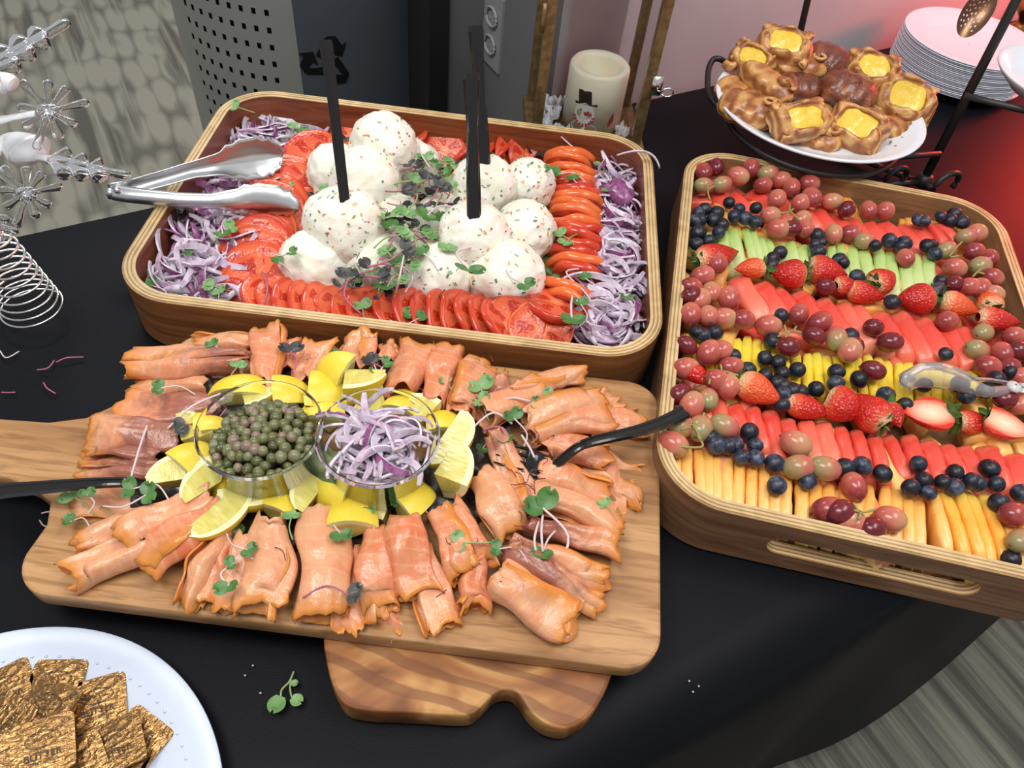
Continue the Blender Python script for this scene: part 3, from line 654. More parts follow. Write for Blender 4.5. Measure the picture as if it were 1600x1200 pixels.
def slice_row(name, cat, group, tops, bots, n, mats, T, H, ztop, lean, labf, dome=0.12, rough=0.0, over=1.0, label_side='from the left'):
    """slices whose upper edges run from tops polyline to bots polyline (pixels, unprojected at the fruit's height)"""
    def along(pl, t):
        k_ = t * (len(pl) - 1); i = min(int(k_), len(pl) - 2); f = k_ - i
        return (pl[i][0] * (1 - f) + pl[i + 1][0] * f, pl[i][1] * (1 - f) + pl[i + 1][1] * f)
    rr = random.Random(n * 7 + len(name)); out = []
    for i in range(n):
        t = (i + 0.5) / n; a = along(tops, t); b_ = along(bots, t)
        A = P(a[0] + rr.uniform(-3, 3), a[1] + rr.uniform(-5, 4), ztop); B = P(b_[0] + rr.uniform(-2, 2), b_[1] + rr.uniform(-3, 3), ztop)
        d = (B - A); L = d.length * over; d.normalize(); A2, B2 = along(tops, min(1, t + 0.5 / n)), along(tops, max(0, t - 0.5 / n))
        pitch = (P(A2[0], A2[1], ztop) - P(B2[0], B2[1], ztop)).length
        th = max(T, pitch * 0.95)
        V, Fc = slab(L, th, H, i + n, dome, rough)
        mt = mats[int(rr.random() * len(mats))] if callable(mats) is False else mats(i)
        o = ob(name, mesh(name, V, Fc, [mt]))
        X = Vector((d.y, -d.x, 0)).normalized()
        if X.x < 0: X = -X
        Y = d if Vector((0, 0, 1)).cross(X).dot(d) > 0 else -d
        Y = Vector((0, 0, 1)).cross(X); Z0 = Vector((0, 0, 1))
        ln = math.radians(lean + rr.uniform(-4, 4)); Xr = X * math.cos(ln) + Z0 * math.sin(ln); Zr = Z0 * math.cos(ln) - X * math.sin(ln)
        basis(o, Xr, Y, Zr, (A + B) / 2 - Zr * H + Vector((0, 0, 0.0015 * nz((i * 1.3, n, 0)))))
        tag(o, labf.format(ORD[i] + ' ' + label_side), cat, group); out.append(o)
    return out
zt = 0.054
slice_row('watermelon_slice', 'watermelon', 'red watermelon slices in the back row', [(1098, 290), (1170, 296), (1262, 322), (1330, 336), (1400, 345), (1448, 348)], [(1128, 335), (1215, 335), (1300, 366), (1370, 378), (1440, 385), (1480, 385)], 13, [mel_red], 0.012, 0.036, zt - 0.003, 22, 'red watermelon slice in the back row, {0}')
slice_row('watermelon_slice', 'watermelon', 'two small watermelon sticks at the back right corner', [(1446, 346), (1476, 342)], [(1478, 380), (1504, 372)], 2, [mel_red], 0.009, 0.03, zt + 0.004, 0, 'small square cut watermelon stick by the back right corner, {0}', label_side='of the two')
slice_row('honeydew_slice', 'honeydew', 'pale green honeydew slices', [(1096, 356), (1160, 345), (1205, 372), (1270, 372), (1320, 372), (1390, 386), (1455, 384)], [(1100, 410), (1180, 415), (1220, 412), (1270, 420), (1330, 440), (1400, 460), (1464, 450)], 21, [mel_green], 0.010, 0.034, zt - 0.001, 24, 'pale green honeydew slice, {0} in its row')
slice_row('watermelon_slice', 'watermelon', 'red watermelon slices in the middle row', [(1130, 424), (1192, 434), (1240, 450), (1300, 462), (1345, 474), (1400, 485), (1460, 492), (1510, 505)], [(1178, 492), (1228, 495), (1290, 520), (1350, 535), (1400, 552), (1455, 560), (1510, 570), (1560, 572)], 12, lambda i: mel_pink if i in (0, 5, 6) else mel_red, 0.013, 0.04, zt + 0.002, 26, 'red watermelon slice in the middle row, {0}')
slice_row('pineapple_slice', 'pineapple', 'yellow pineapple slices', [(1062, 517), (1120, 522), (1180, 520), (1240, 545), (1300, 548), (1360, 552), (1420, 560), (1500, 570), (1560, 590)], [(1064, 560), (1130, 585), (1180, 590), (1240, 610), (1310, 610), (1370, 618), (1420, 625), (1500, 610), (1555, 620)], 30, [pine], 0.008, 0.034, zt - 0.002, 22, 'yellow pineapple slice, {0} in its row', rough=0.0012)
slice_row('watermelon_slice', 'watermelon', 'red watermelon slices in the front row', [(1070, 600), (1128, 622), (1185, 632), (1240, 648), (1300, 658), (1350, 668), (1400, 676), (1460, 680), (1520, 692), (1600, 702)], [(1085, 655), (1150, 680), (1205, 712), (1262, 724), (1320, 735), (1370, 745), (1430, 752), (1490, 756), (1550, 760), (1625, 770)], 18, lambda i: mel_pink if i in (0, 1, 6, 7) else mel_red, 0.013, 0.04, zt + 0.001, 26, 'red watermelon slice in the front row, {0}')
slice_row('cantaloupe_slice', 'cantaloupe', 'orange cantaloupe slices along the front', [(1043, 690), (1095, 688), (1130, 700), (1180, 712), (1230, 728), (1290, 748), (1345, 742), (1400, 752), (1440, 770)], [(1046, 742), (1098, 782), (1130, 790), (1180, 802), (1230, 812), (1290, 825), (1345, 838), (1400, 848), (1450, 858)], 21, [mel_orange], 0.011, 0.042, zt - 0.001, 18, 'orange cantaloupe slice, {0} along the front wall')
slice_row('cantaloupe_slice', 'cantaloupe', 'ripe cantaloupe slices fanned at the front right', [(1450, 755), (1480, 760), (1520, 758), (1560, 775), (1600, 795), (1625, 800)], [(1475, 860), (1520, 870), (1560, 880), (1600, 885), (1630, 890), (1650, 890)], 9, [mel_orange2, mel_orange], 0.012, 0.042, zt + 0.002, 18, 'ripe yellow-orange cantaloupe slice in the front right fan, {0}')
# bed of fruit under the visible layer so nothing hangs in the air
bed = MB(); rr = random.Random(9); V, Fc = slab(0.075, 0.016, 0.022, 3)
for i in range(150):
    x, y = rr.uniform(-0.24, 0.24), rr.uniform(-0.165, 0.165); p = tin(TB, x, y, 0.012 + rr.uniform(0, 0.016)); a = Matrix.Rotation(rr.uniform(0, 3.1), 3, 'Z')
    bed.add([p + a @ Vector(v) for v in V], Fc, rr.choice([0, 1, 1, 2]))
tag(ob('fruit_bed', bed.mesh('fruit_bed', [mel_red, mel_orange, mel_pink], True)), 'lower layer of melon pieces under the arranged fruit in the fruit tray', 'melon', kind='stuff')

# grapes
k = Mat('red_grape_skin', srgb(150, 60, 60), 0.2, sss=0.25, spec=0.5)
v = k.coord('Object', (1, 1, 1)); z_ = k.sep(k.coord('Generated'))[0]
f = k.math('ADD', k.math('MULTIPLY', z_, 0.5), k.math('ADD', k.math('MULTIPLY', k.rand(), 0.55), k.math('MULTIPLY', k.noise(v, 90, 3), 0.35)))
c_ = k.ramp(f, [(0.28, srgb(132, 46, 50)), (0.52, srgb(172, 76, 70)), (0.78, srgb(198, 112, 94)), (0.98, srgb(190, 142, 104))])
bl_ = k.ramp(k.noise(v, 260, 4, 0.7), [(0.5, (0, 0, 0, 1)), (0.75, (0.22, 0.22, 0.22, 1))])
k.color(k.mix(bl_, c_, srgb(190, 140, 140))); grape_red = k.m
k = Mat('green_grape_skin', srgb(150, 140, 80), 0.22, sss=0.25)
f = k.math('ADD', k.sep(k.coord('Generated'))[0], k.math('MULTIPLY', k.noise(k.coord(), 90, 3), 0.5))
k.color(k.ramp(f, [(0.3, srgb(150, 142, 98)), (0.7, srgb(176, 134, 96)), (1.1, srgb(184, 104, 90))])); grape_green = k.m
k = Mat('dark_grape_skin', srgb(90, 30, 40), 0.2, sss=0.1); k.color(k.ramp(k.noise(k.coord(), 80, 3), [(0.3, srgb(88, 24, 34)), (0.7, srgb(132, 44, 48))])); grape_dark = k.m
stem_m = plain('grape_stem', srgb(150, 146, 84), 0.6)
def grape_mesh(mat, seed):
    V = [(v.x * 0.0138 * (1 + 0.03 * nz(v, 1.5, seed)), v.y * 0.0108 * (1 + 0.05 * nz(v, 1.4, seed + 2)), v.z * 0.0108) for v in ICO3[0]]
    return mesh('grape', V, ICO3[1], [mat])
GM = {'r': [grape_mesh(grape_red, i) for i in range(4)], 'g': [grape_mesh(grape_green, i) for i in range(2)], 'd': [grape_mesh(grape_dark, i) for i in range(2)]}
dot = MB(); dot.lathe([(0.0001, 0.0), (0.0013, 0.0), (0.0015, 0.0006), (0.0001, 0.0012)], 8); dotm = dot.mesh('stem_scar', [plain('stem_scar', srgb(110, 90, 60), 0.7)])
clusters = {
 'in the back left corner of the fruit tray': [(1099, 269, 'r', 95), (1100, 290, 'g', 0), (1119, 261, 'd', 80), (1128, 288, 'g', 15), (1153, 275, 'r', -20), (1173, 263, 'r', 75)],
 'in the big cluster at the back': [(1200, 271, 'g', 10), (1192, 289, 'r', 20), (1221, 281, 'r', 20), (1237, 293, 'r', 80), (1214, 311, 'r', 60), (1264, 287, 'r', 0), (1268, 308, 'r', 90), (1251, 317, 'r', 40), (1205, 337, 'r', 10), (1253, 343, 'r', 40), (1237, 357, 'd', 10), (1216, 357, 'r', 0), (1259, 358, 'r', 60)],
 'of those scattered along the back wall': [(1300, 315, 'r', 0), (1323, 327, 'd', 40), (1357, 328, 'r', 90), (1383, 329, 'r', 40), (1303, 365, 'r', 85), (1329, 365, 'r', 0), (1351, 377, 'g', 0), (1415, 403, 'r', 90)],
 'in the back right corner cluster': [(1510, 370, 'g', 0), (1479, 391, 'g', 30), (1525, 365, 'r', 30), (1522, 393, 'r', 10), (1546, 403, 'r', 70), (1492, 419, 'r', 0), (1532, 416, 'g', 20), (1551, 433, 'r', -20), (1515, 448, 'r', 10), (1491, 444, 'd', 30), (1532, 450, 'r', 60), (1551, 460, 'r', 0)],
 'of the pile left of the middle watermelon': [(1120, 411, 'r', 80), (1097, 432, 'r', 20), (1080, 448, 'r', 0), (1082, 463, 'd', 20), (1093, 468, 'r', 50), (1112, 457, 'r', 80), (1139, 466, 'r', 85), (1079, 491, 'r', 80), (1107, 493, 'r', 85), (1132, 497, 'r', 0), (1161, 500, 'r', 5)],
 'in the cluster above the pineapple': [(1201, 509, 'r', 0), (1248, 491, 'r', 60), (1281, 504, 'r', 30), (1272, 525, 'd', -25), (1307, 529, 'g', 75), (1232, 543, 'd', 0), (1328, 547, 'r', 60), (1334, 541, 'd', 40)],
 'of those lying singly mid tray': [(1290, 448, 'd', 0), (1365, 512, 'd', 10), (1391, 535, 'd', -5), (1364, 579, 'd', -25)],
 'along the right wall below the strawberries': [(1480, 502, 'r', 30), (1536, 520, 'g', 30), (1526, 547, 'g', 0), (1566, 551, 'r', 80), (1584, 525, 'r', 10), (1592, 549, 'd', 0), (1543, 573, 'r', 0), (1578, 574, 'r', 30), (1571, 624, 'd', 0), (1594, 632, 'r', 20), (1598, 590, 'r', 0)],
 'of the pile left of the pineapple': [(1073, 540, 'd', -40), (1108, 551, 'r', 50), (1125, 548, 'r', 0), (1072, 576, 'r', 15), (1142, 574, 'r', 10), (1120, 594, 'r', 0), (1138, 604, 'r', 70), (1062, 616, 'd', 40), (1081, 633, 'r', 60), (1106, 624, 'g', 80)],
 'on the stem by the front left corner': [(1063, 667, 'g', 20), (1094, 669, 'g', 60), (1132, 666, 'g', -20), (1052, 694, 'r', -30)],
 'in the trio on the front watermelon': [(1244, 693, 'r', -30), (1248, 730, 'g', 0), (1289, 732, 'g', -10)],
 'in the cluster at the front wall': [(1294, 797, 'r', 5), (1324, 813, 'r', 10), (1334, 760, 'r', 100), (1312, 800, 'd', 20), (1336, 820, 'r', 0), (1390, 811, 'r', -15), (1363, 826, 'd', 20)],
 'at the right end of the cantaloupe': [(1585, 804, 'r', 0), (1596, 845, 'g', 20)]}
CN = {'r': 'red', 'g': 'greenish', 'd': 'dark red'}
def sized(i, n, word='left'):
    return 'only' if n == 1 else (('leftmost' if i == 0 else 'rightmost' if i == n - 1 else ORD[i] + ' from the ' + word))
for lab, items in clusters.items():
    items = sorted(items); n = len(items)
    for i, (u_, v_, c_, a_) in enumerate(items):
        zz = 0.064 + R.uniform(-0.002, 0.003)
        if 'wall' in lab and c_ != 'd': zz = 0.060
        pos = P(u_, v_, zz)
        o = ob('grape', R.choice(GM[c_]), None, pos, (R.uniform(-0.3, 0.3), R.uniform(-0.35, 0.35), math.radians(a_ + 7)), R.uniform(0.92, 1.12) * (0.92 if c_ == 'd' else 1))
        ob('stem_scar', dotm, o, (-0.0138, 0, 0), (0, -math.pi / 2, 0))
        tag(o, CN[c_] + ' grape, ' + sized(i, n) + ' ' + lab, 'grape', 'grapes ' + lab)
def grape_stem(label, pts, branches):
    t = MB()
    for br in [pts] + branches:
        q = [P(u_, v_, z__) for u_, v_, z__ in br]; t.tube(bez(q, 4), 0.0011, 6)
    tag(ob('vine_twig', t.mesh('vine_twig', [stem_m], True)), label, 'twig')
z5 = 0.073
grape_stem('thin green grape stem in the big cluster at the back of the fruit tray', [(1205, 334, z5), (1230, 332, z5), (1240, 326, z5)], [[(1230, 332, z5), (1232, 345, z5)], [(1234, 330, z5), (1250, 345, z5)], [(1234, 330, z5), (1234, 318, z5)]])
grape_stem('grape stem among the back left corner grapes', [(1106, 296, z5), (1107, 305, z5), (1110, 312, z5)], [[(1106, 296, z5), (1118, 290, z5)], [(1106, 296, z5), (1106, 286, z5)]])
grape_stem('grape stem in the cluster above the pineapple', [(1215, 526, z5), (1235, 517, z5), (1252, 520, z5)], [[(1228, 518, z5), (1226, 508, z5)], [(1240, 518, z5), (1244, 510, z5)], [(1235, 517, z5), (1226, 530, z5)]])
grape_stem('long green grape stem by the front left corner', [(1096, 690, z5), (1088, 672, z5), (1077, 655, z5)], [[(1077, 668, z5), (1064, 671, z5)], [(1078, 664, z5), (1098, 655, z5), (1110, 656, z5)], [(1056, 696, z5), (1076, 699, z5), (1098, 697, z5), (1090, 680, z5)], [(1098, 655, z5), (1100, 645, z5)]])
grape_stem('short grape stem on the front watermelon row', [(1266, 707, z5), (1270, 722, z5), (1284, 732, z5)], [[(1270, 722, z5), (1262, 726, z5)]])
grape_stem('grape stem in the cluster leaning on the front wall', [(1334, 786, z5), (1345, 800, z5), (1368, 796, z5)], [[(1345, 800, z5), (1330, 796, z5)], [(1345, 800, z5), (1342, 812, z5)]])
grape_stem('grape stem in the back right corner cluster', [(1484, 400, z5), (1493, 388, z5), (1503, 378, z5)], [[(1485, 402, z5), (1498, 400, z5)]])
grape_stem('grape stem beside the honeydew on the right', [(1520, 432, z5), (1527, 425, z5), (1534, 420, z5)], [[(1527, 425, z5), (1538, 428, z5)]])
grape_stem('branching grape stem beside the strawberry with green leaves', [(1106, 586, z5), (1128, 580, z5), (1154, 587, z5)], [[(1108, 600, z5), (1110, 590, z5)], [(1128, 580, z5), (1126, 570, z5)]])

# blueberries
k = Mat('blueberry_skin', srgb(38, 44, 62), 0.38)
n_ = k.noise(k.coord('Object'), 120, 4, 0.6)
n_ = k.math('ADD', n_, k.math('MULTIPLY', k.math('SUBTRACT', k.rand(), 0.5), 0.35))
k.color(k.ramp(n_, [(0.38, srgb(20, 21, 30)), (0.60, srgb(36, 42, 58)), (0.85, srgb(88, 98, 120))])); blue_m = k.m
def blueberry(seed):
    V = []
    for v in ICO3[0]:
        r = 0.0086; z = v.z * 0.9
        rad = math.hypot(v.x, v.y); d = 0
        if v.z > 0:
            if rad < 0.22: d = -0.14
            elif rad < 0.40: d = 0.05 * (0.5 + 0.5 * math.cos(5 * math.atan2(v.y, v.x)))
        V.append((v.x * r, v.y * r, (z + d) * r * (1 + 0.04 * nz(v, 1, seed))))
    return mesh('blueberry', V, ICO3[1], [blue_m])
BM = [blueberry(i) for i in range(3)]
bclusters = {
 'on the back left watermelon': [(1139, 317), (1155, 327), (1181, 325), (1147, 338), (1165, 341), (1180, 347)],
 'in the pile left of the honeydew': [(1101, 327), (1120, 333), (1095, 344), (1115, 344), (1128, 352), (1123, 363), (1091, 364), (1108, 377), (1088, 381), (1086, 345), (1092, 333)],
 'behind the left round strawberry': [(1219, 395), (1208, 404), (1204, 416)],
 'in the column crossing the honeydew row': [(1283, 379), (1279, 393), (1277, 368), (1274, 383)],
 'beside the two middle strawberries': [(1312, 407), (1339, 433), (1316, 411), (1394, 472)],
 'in the back right corner': [(1434, 343), (1443, 346), (1470, 339), (1491, 335), (1503, 347), (1485, 345)],
 'between the back watermelon and the honeydew': [(1390, 376), (1367, 384), (1413, 380), (1407, 386), (1449, 384), (1461, 397), (1456, 383)],
 'beside the strawberries at the right': [(1470, 439), (1467, 451), (1460, 458)],
 'of those alone on the middle watermelon': [(1221, 493), (1329, 525), (1478, 553)],
 'at the left end of the pineapple row': [(1099, 524), (1117, 520), (1207, 533), (1090, 520)],
 'in the heap on the pineapple': [(1147, 556), (1168, 579), (1195, 560), (1216, 567), (1195, 587), (1222, 584), (1246, 578), (1225, 603), (1238, 611), (1222, 615), (1251, 612), (1275, 608), (1222, 632), (1214, 598)],
 'along the lower edge of the pineapple row': [(1307, 581), (1306, 599), (1342, 593), (1384, 618), (1414, 633), (1444, 602)],
 'around the clear tongs': [(1578, 582), (1558, 591), (1540, 610), (1500, 600), (1510, 618)],
 'on the front watermelon by the left corner': [(1171, 675), (1149, 695), (1120, 695), (1111, 684), (1138, 697), (1180, 696), (1159, 714), (1181, 716), (1210, 724), (1214, 759), (1116, 692)],
 'under the little grape cluster': [(1262, 752), (1258, 742)],
 'between front watermelon and cantaloupe': [(1320, 731), (1347, 728), (1379, 740), (1423, 762), (1435, 725), (1443, 750), (1450, 770)],
 'in the line above the fanned cantaloupe': [(1473, 753), (1492, 738), (1491, 761), (1527, 755), (1546, 732), (1557, 756), (1561, 786), (1596, 771), (1518, 752)],
 'half hidden behind the front wall at the right': [(1579, 874)]}
for lab, items in bclusters.items():
    items = sorted(items); n = len(items)
    for i, (u_, v_) in enumerate(items):
        o = ob('blueberry', BM[(i + int(u_)) % 3], None, P(u_, v_, 0.062 if 'half hidden' not in lab else 0.052), (R.uniform(-1.2, 0.6), R.uniform(-1, 1), R.uniform(0, 6)), R.uniform(0.88, 1.12))
        tag(o, 'dark blueberry, ' + sized(i, n) + ' ' + lab, 'blueberry', 'blueberries ' + lab)

# strawberries
k = Mat('strawberry_skin', srgb(196, 36, 28), 0.26, sss=0.15)
g_ = k.sep(k.coord('Generated'))[1]; vo = k.node('ShaderNodeTexVoronoi', feature='F1'); vo.inputs['Scale'].default_value = 420.0; k.l(k.coord('Object', (1, 0.8, 1)), vo.inputs['Vector'])
seed_ = k.ramp(vo.outputs['Distance'], [(0.10, (1, 1, 1, 1)), (0.22, (0, 0, 0, 1))])
skin = k.ramp(k.math('ADD', g_, k.math('MULTIPLY', k.math('SUBTRACT', k.noise(k.coord(), 60, 2), 0.5), 0.3)), [(0.0, srgb(176, 22, 20)), (0.7, srgb(200, 36, 26)), (0.9, srgb(222, 92, 60)), (1.0, srgb(236, 190, 150))])
k.color(k.mix(seed_, skin, srgb(226, 150, 70))); k.bump(vo.outputs['Distance'], 0.9, 0.0012); straw = k.m
k = Mat('orange_strawberry_skin', srgb(222, 90, 40), 0.26, sss=0.15)
vo = k.node('ShaderNodeTexVoronoi', feature='F1'); vo.inputs['Scale'].default_value = 420.0; k.l(k.coord('Object', (1, 0.8, 1)), vo.inputs['Vector'])
k.color(k.mix(k.ramp(vo.outputs['Distance'], [(0.10, (1, 1, 1, 1)), (0.22, (0, 0, 0, 1))]), k.ramp(k.sep(k.coord('Generated'))[1], [(0.0, srgb(212, 60, 30)), (0.7, srgb(228, 98, 48)), (1.0, srgb(240, 210, 160))]), srgb(190, 60, 30))); k.bump(vo.outputs['Distance'], 0.9, 0.0012); straw_o = k.m
k = Mat('strawberry_flesh', srgb(240, 200, 180), 0.3, sss=0.2)
g2 = k.node('ShaderNodeVectorMath', operation='LENGTH'); k.l(k.coord('Object', (1, 0.62, 0.2), (0, 0, 0), (0, -0.003, 0)), g2.inputs[0])
k.color(k.ramp(k.math('ADD', k.math('MULTIPLY', g2.outputs['Value'], 55), k.math('MULTIPLY', k.noise(k.coord('Object', (400, 60, 60)), 1, 3), 0.25)), [(0.15, srgb(244, 226, 196)), (0.6, srgb(244, 190, 160)), (0.95, srgb(232, 104, 76)), (1.1, srgb(214, 50, 34))])); straw_in = k.m
leaf_g = mottled('calyx_green', srgb(58, 96, 44), srgb(96, 134, 66), 200, 0.5, 0.3)
def berry(L, W_, seed, cut=False, n=18, m=20):
    V = []
    for i in range(n + 1):
        t = i / n; y = L * (0.5 - t)                                  # +y calyx, -y tip
        r = W_ / 2 * (math.sin(math.pi * min(1, (t + 0.02)) ** 0.62) ** 0.75 if t < 1 else 0.0)
        r = max(r, 0.0004)
        for j in range(m):
            a = 2 * math.pi * j / m; q = 1 + 0.05 * nz((math.cos(a), math.sin(a), t * 2), 1.3, seed)
            z = math.sin(a) * r * q * 0.88
            if cut: z = min(z, 0.0)
            V.append((math.cos(a) * r * q, y, z))
    Fc = [(i * m + j, i * m + (j + 1) % m, (i + 1) * m + (j + 1) % m, (i + 1) * m + j) for i in range(n) for j in range(m)]
    return V, Fc
def leaf_poly(L, W_, cup, n=7, mi=0, M3=None, o=(0, 0, 0), wav=0.0, heart=False):
    V = []
    for i in range(n):
        t = i / (n - 1); w_ = W_ * (math.sin(math.pi * (t ** 0.8) * 0.98 + 0.03) ** 0.8)
        if heart: w_ = W_ * (math.sin(math.pi * (0.12 + 0.86 * t)) ** 0.6) * (1.0 + 0.15 * t)
        for s_ in (-1, -0.5, 0, 0.5, 1):
            back = (heart and t > 0.8) * (1 - abs(s_)) * -L * 0.22
            p = Vector((s_ * w_ / 2, t * L + back, cup * (t * t) * L + 0.25 * abs(s_) * w_ * 0.5 + wav * math.sin(t * 9 + s_ * 3)))
            V.append((M3 @ p if M3 else p) + Vector(o))
    return V, uvs(n, 5, 0)
def strawberry(u_, v_, ang, L, W_, kind, calyx, label, z=0.064, roll=0.0, tilt=0.0):
    t = thing('strawberry', label, 'strawberry', P(u_, v_, z), (roll, tilt, math.radians(ang)), 'strawberries in the fruit tray')
    V, Fc = berry(L, W_, u_ % 17, kind == 'cut')
    b = MB(); b.add(V, Fc); me = b.mesh('flesh', [straw_o if kind == 'orange' else straw, straw_in], True)
    if kind == 'cut':
        for p in me.polygons:
            if p.center.z > -0.00005: p.material_index = 1; p.use_smooth = False
    ob('flesh', me, t)
    if calyx:
        b = MB(); rr = random.Random(u_)
        for i in range(7):
            a = i * 2 * math.pi / 7 + rr.uniform(-0.2, 0.2); m3 = Matrix.Rotation(a, 3, 'Y') @ Matrix.Rotation(math.radians(rr.uniform(45, 80)), 3, 'X')
            m3 = Matrix.Rotation(a, 3, 'Y') @ Matrix.Rotation(math.radians(rr.uniform(38, 75)), 3, 'X')
            V, Fc = leaf_poly(0.016 * rr.uniform(0.8, 1.2), 0.008, 0.25, M3=m3, o=(0, L / 2 - 0.003, 0)); b.add(V, Fc)
        b.tube([(0, L / 2 - 0.003, 0), (0.001, L / 2 + 0.006, 0.001)], 0.0011, 6)
        ob('calyx', b.mesh('calyx', [leaf_g], True), t)
    return t
strawberry(1122, 401, 112 + 8, 0.058, 0.036, 'red', True, 'long red strawberry at the left wall below the blueberries, pointing right', z=0.062)
strawberry(1171, 419, -75, 0.036, 0.025, 'orange', True, 'small orange strawberry below the honeydew')
strawberry(1230, 427, -100 + 12, 0.040, 0.036, 'red', True, 'round red strawberry left of the middle, leaves on its right')
strawberry(1293, 424, 85, 0.046, 0.036, 'red', True, 'round red strawberry in the middle, leaves on its left')
strawberry(1322, 444, 110, 0.026, 0.022, 'red', False, 'small red strawberry tip right of the middle one')
strawberry(1381, 437, 130, 0.040, 0.032, 'red', True, 'red strawberry with its pointed tip up to the right, on the honeydew')
strawberry(1354, 459, 80, 0.042, 0.028, 'red', False, 'flat red strawberry half between two round ones', z=0.060)
strawberry(1429, 466, -80, 0.042, 0.036, 'red', True, 'broad red strawberry above the right watermelon slices')
strawberry(1500, 478, 70, 0.042, 0.030, 'orange', True, 'orange strawberry with dark leaves on its left side')
strawberry(1545, 470, 175, 0.030, 0.030, 'orange', True, 'orange strawberry with fresh leaves turned to the front, right wall')
strawberry(1562, 500, 90, 0.048, 0.028, 'red', False, 'long red strawberry against the right wall')
strawberry(1091, 588, 40, 0.024, 0.020, 'red', False, 'small red strawberry hidden among the left wall grapes')
strawberry(1188, 611, 62, 0.046, 0.032, 'orange', True, 'orange and cream strawberry with pale leaves on its left, below the pineapple')
strawberry(1264, 638, 80, 0.044, 0.026, 'red', False, 'flat red strawberry half below the pineapple', z=0.058)
strawberry(1322, 636, 65, 0.040, 0.038, 'red', False, 'big red strawberry left of the pale-shouldered one', z=0.063)
strawberry(1356, 640, 215, 0.044, 0.038, 'red', True, 'big red strawberry with a pale shoulder and leaves at its foot')
strawberry(1398, 650, 10, 0.028, 0.020, 'red', True, 'narrow red strawberry piece left of the cut half')
strawberry(1449, 644, -80, 0.050, 0.038, 'cut', True, 'strawberry half lying cut side up, leaves on its right, under the clear tongs', z=0.066, roll=0.0)
strawberry(1578, 664, 68, 0.046, 0.036, 'cut', True, 'strawberry half lying cut side up at the right edge, leaves on its left', z=0.064)
strawberry(1523, 660, 100, 0.036, 0.026, 'red', True, 'dark red strawberry between the two cut halves', z=0.052)

# clear tongs
tg = thing('clear_tongs', 'small clear plastic tongs lying on the pineapple at the right edge', 'tongs', P(1590, 605, 0.072))
g0 = tg.location
def tong_arm(pts, widths, depth, th=0.0012):
    """channel shaped arm swept along pts"""
    V = []; n = 9
    for i, p in enumerate(pts):
        a = pts[max(i - 1, 0)]; b2 = pts[min(i + 1, len(pts) - 1)]; t = (b2[0] - a[0]).normalized(); side = b2[1]
        w_ = widths[i]; inn = p[1]
        x = t.cross(inn).normalized()
        for j in range(n):
            s_ = j / (n - 1) * 2 - 1
            V.append(p[0] + x * (s_ * w_ / 2) + inn * (depth[i] * s_ * s_))
    return V, uvs(len(pts), n, 0)
def rp(u_, v_, z): return P(u_, v_, z) - g0
for (px_, inn, nm) in (([(1595, 603, .074), (1570, 596, .074), (1545, 592, .075), (1520, 590, .077), (1500, 578, .079), (1475, 568, .079), (1440, 567, .076), (1418, 580, .072), (1416, 596, .070)], Vector((0.1, -0.8, -0.6)), 'upper'),
                      ([(1595, 606, .074), (1570, 612, .074), (1545, 613, .074), (1520, 606, .076), (1500, 596, .079), (1470, 590, .081), (1440, 588, .080), (1420, 598, .076), (1414, 606, .072)], Vector((0.1, 0.8, -0.5)), 'lower')):
    pts = [(rp(*q), inn.normalized()) for q in px_]
    V, Fc = tong_arm(pts, [0.010, 0.010, 0.010, 0.013, 0.020, 0.024, 0.024, 0.018, 0.010], [0.002, 0.002, 0.002, 0.003, 0.005, 0.006, 0.006, 0.004, 0.002])
    o = ob('arm', mesh('arm', V, Fc, [plain('clear_tong_plastic', (0.92, 0.93, 0.95, 1), 0.06, trans=0.85, ior=1.35)]), tg); so = o.modifiers.new('s', 'SOLIDIFY'); so.thickness = 0.0012
b = MB(); b.lathe([(0.001, 0), (0.006, 0), (0.007, 0.001), (0.007, 0.003), (0.004, 0.0045), (0.001, 0.005)], 20, c=rp(1583, 606, .075)); ob('pivot', b.mesh('pivot', [plain('pivot_plastic', (0.9, 0.9, 0.92, 1), 0.1, trans=0.4)], True), tg)
b = MB(); b.tube([rp(1583, 604, .075), rp(1620, 600, .076), rp(1660, 590, .076)], 0.003, 8, flat=0.6); b.tube([rp(1583, 608, .075), rp(1620, 614, .075), rp(1660, 618, .075)], 0.003, 8, flat=0.6); ob('grip', b.mesh('grip', [plain('grip_plastic', (0.9, 0.9, 0.92, 1), 0.1, trans=0.5)], True), tg)
# ================================================================== BAGEL TOPPINGS TRAY
# tomato slices
k = Mat('tomato_flesh', srgb(220, 70, 40), 0.2, sss=0.2)
ov = k.coord('Object'); s_ = k.sep(ov); ln = k.node('ShaderNodeVectorMath', operation='LENGTH')
cmb = k.node('ShaderNodeCombineXYZ'); k.l(s_[0], cmb.inputs[0]); k.l(s_[1], cmb.inputs[1]); k.l(cmb.outputs[0], ln.inputs[0])
rad = k.math('MULTIPLY', ln.outputs['Value'], 1 / 0.036)
ang = k.math('ARCTAN2', s_[1], s_[0])
lob = k.math('ADD', k.math('SINE', k.math('ADD', k.math('MULTIPLY', ang, 5.0), k.math('MULTIPLY', k.rand(), 6.0))), k.math('MULTIPLY', k.math('SUBTRACT', k.noise(ov, 90, 3), 0.5), 2.4))
loc_mask = k.math('MULTIPLY', k.ramp(lob, [(0.05, (0, 0, 0, 1)), (0.35, (1, 1, 1, 1))]), k.ramp(rad, [(0.18, (0, 0, 0, 1)), (0.3, (1, 1, 1, 1)), (0.72, (1, 1, 1, 1)), (0.80, (0, 0, 0, 1))]))
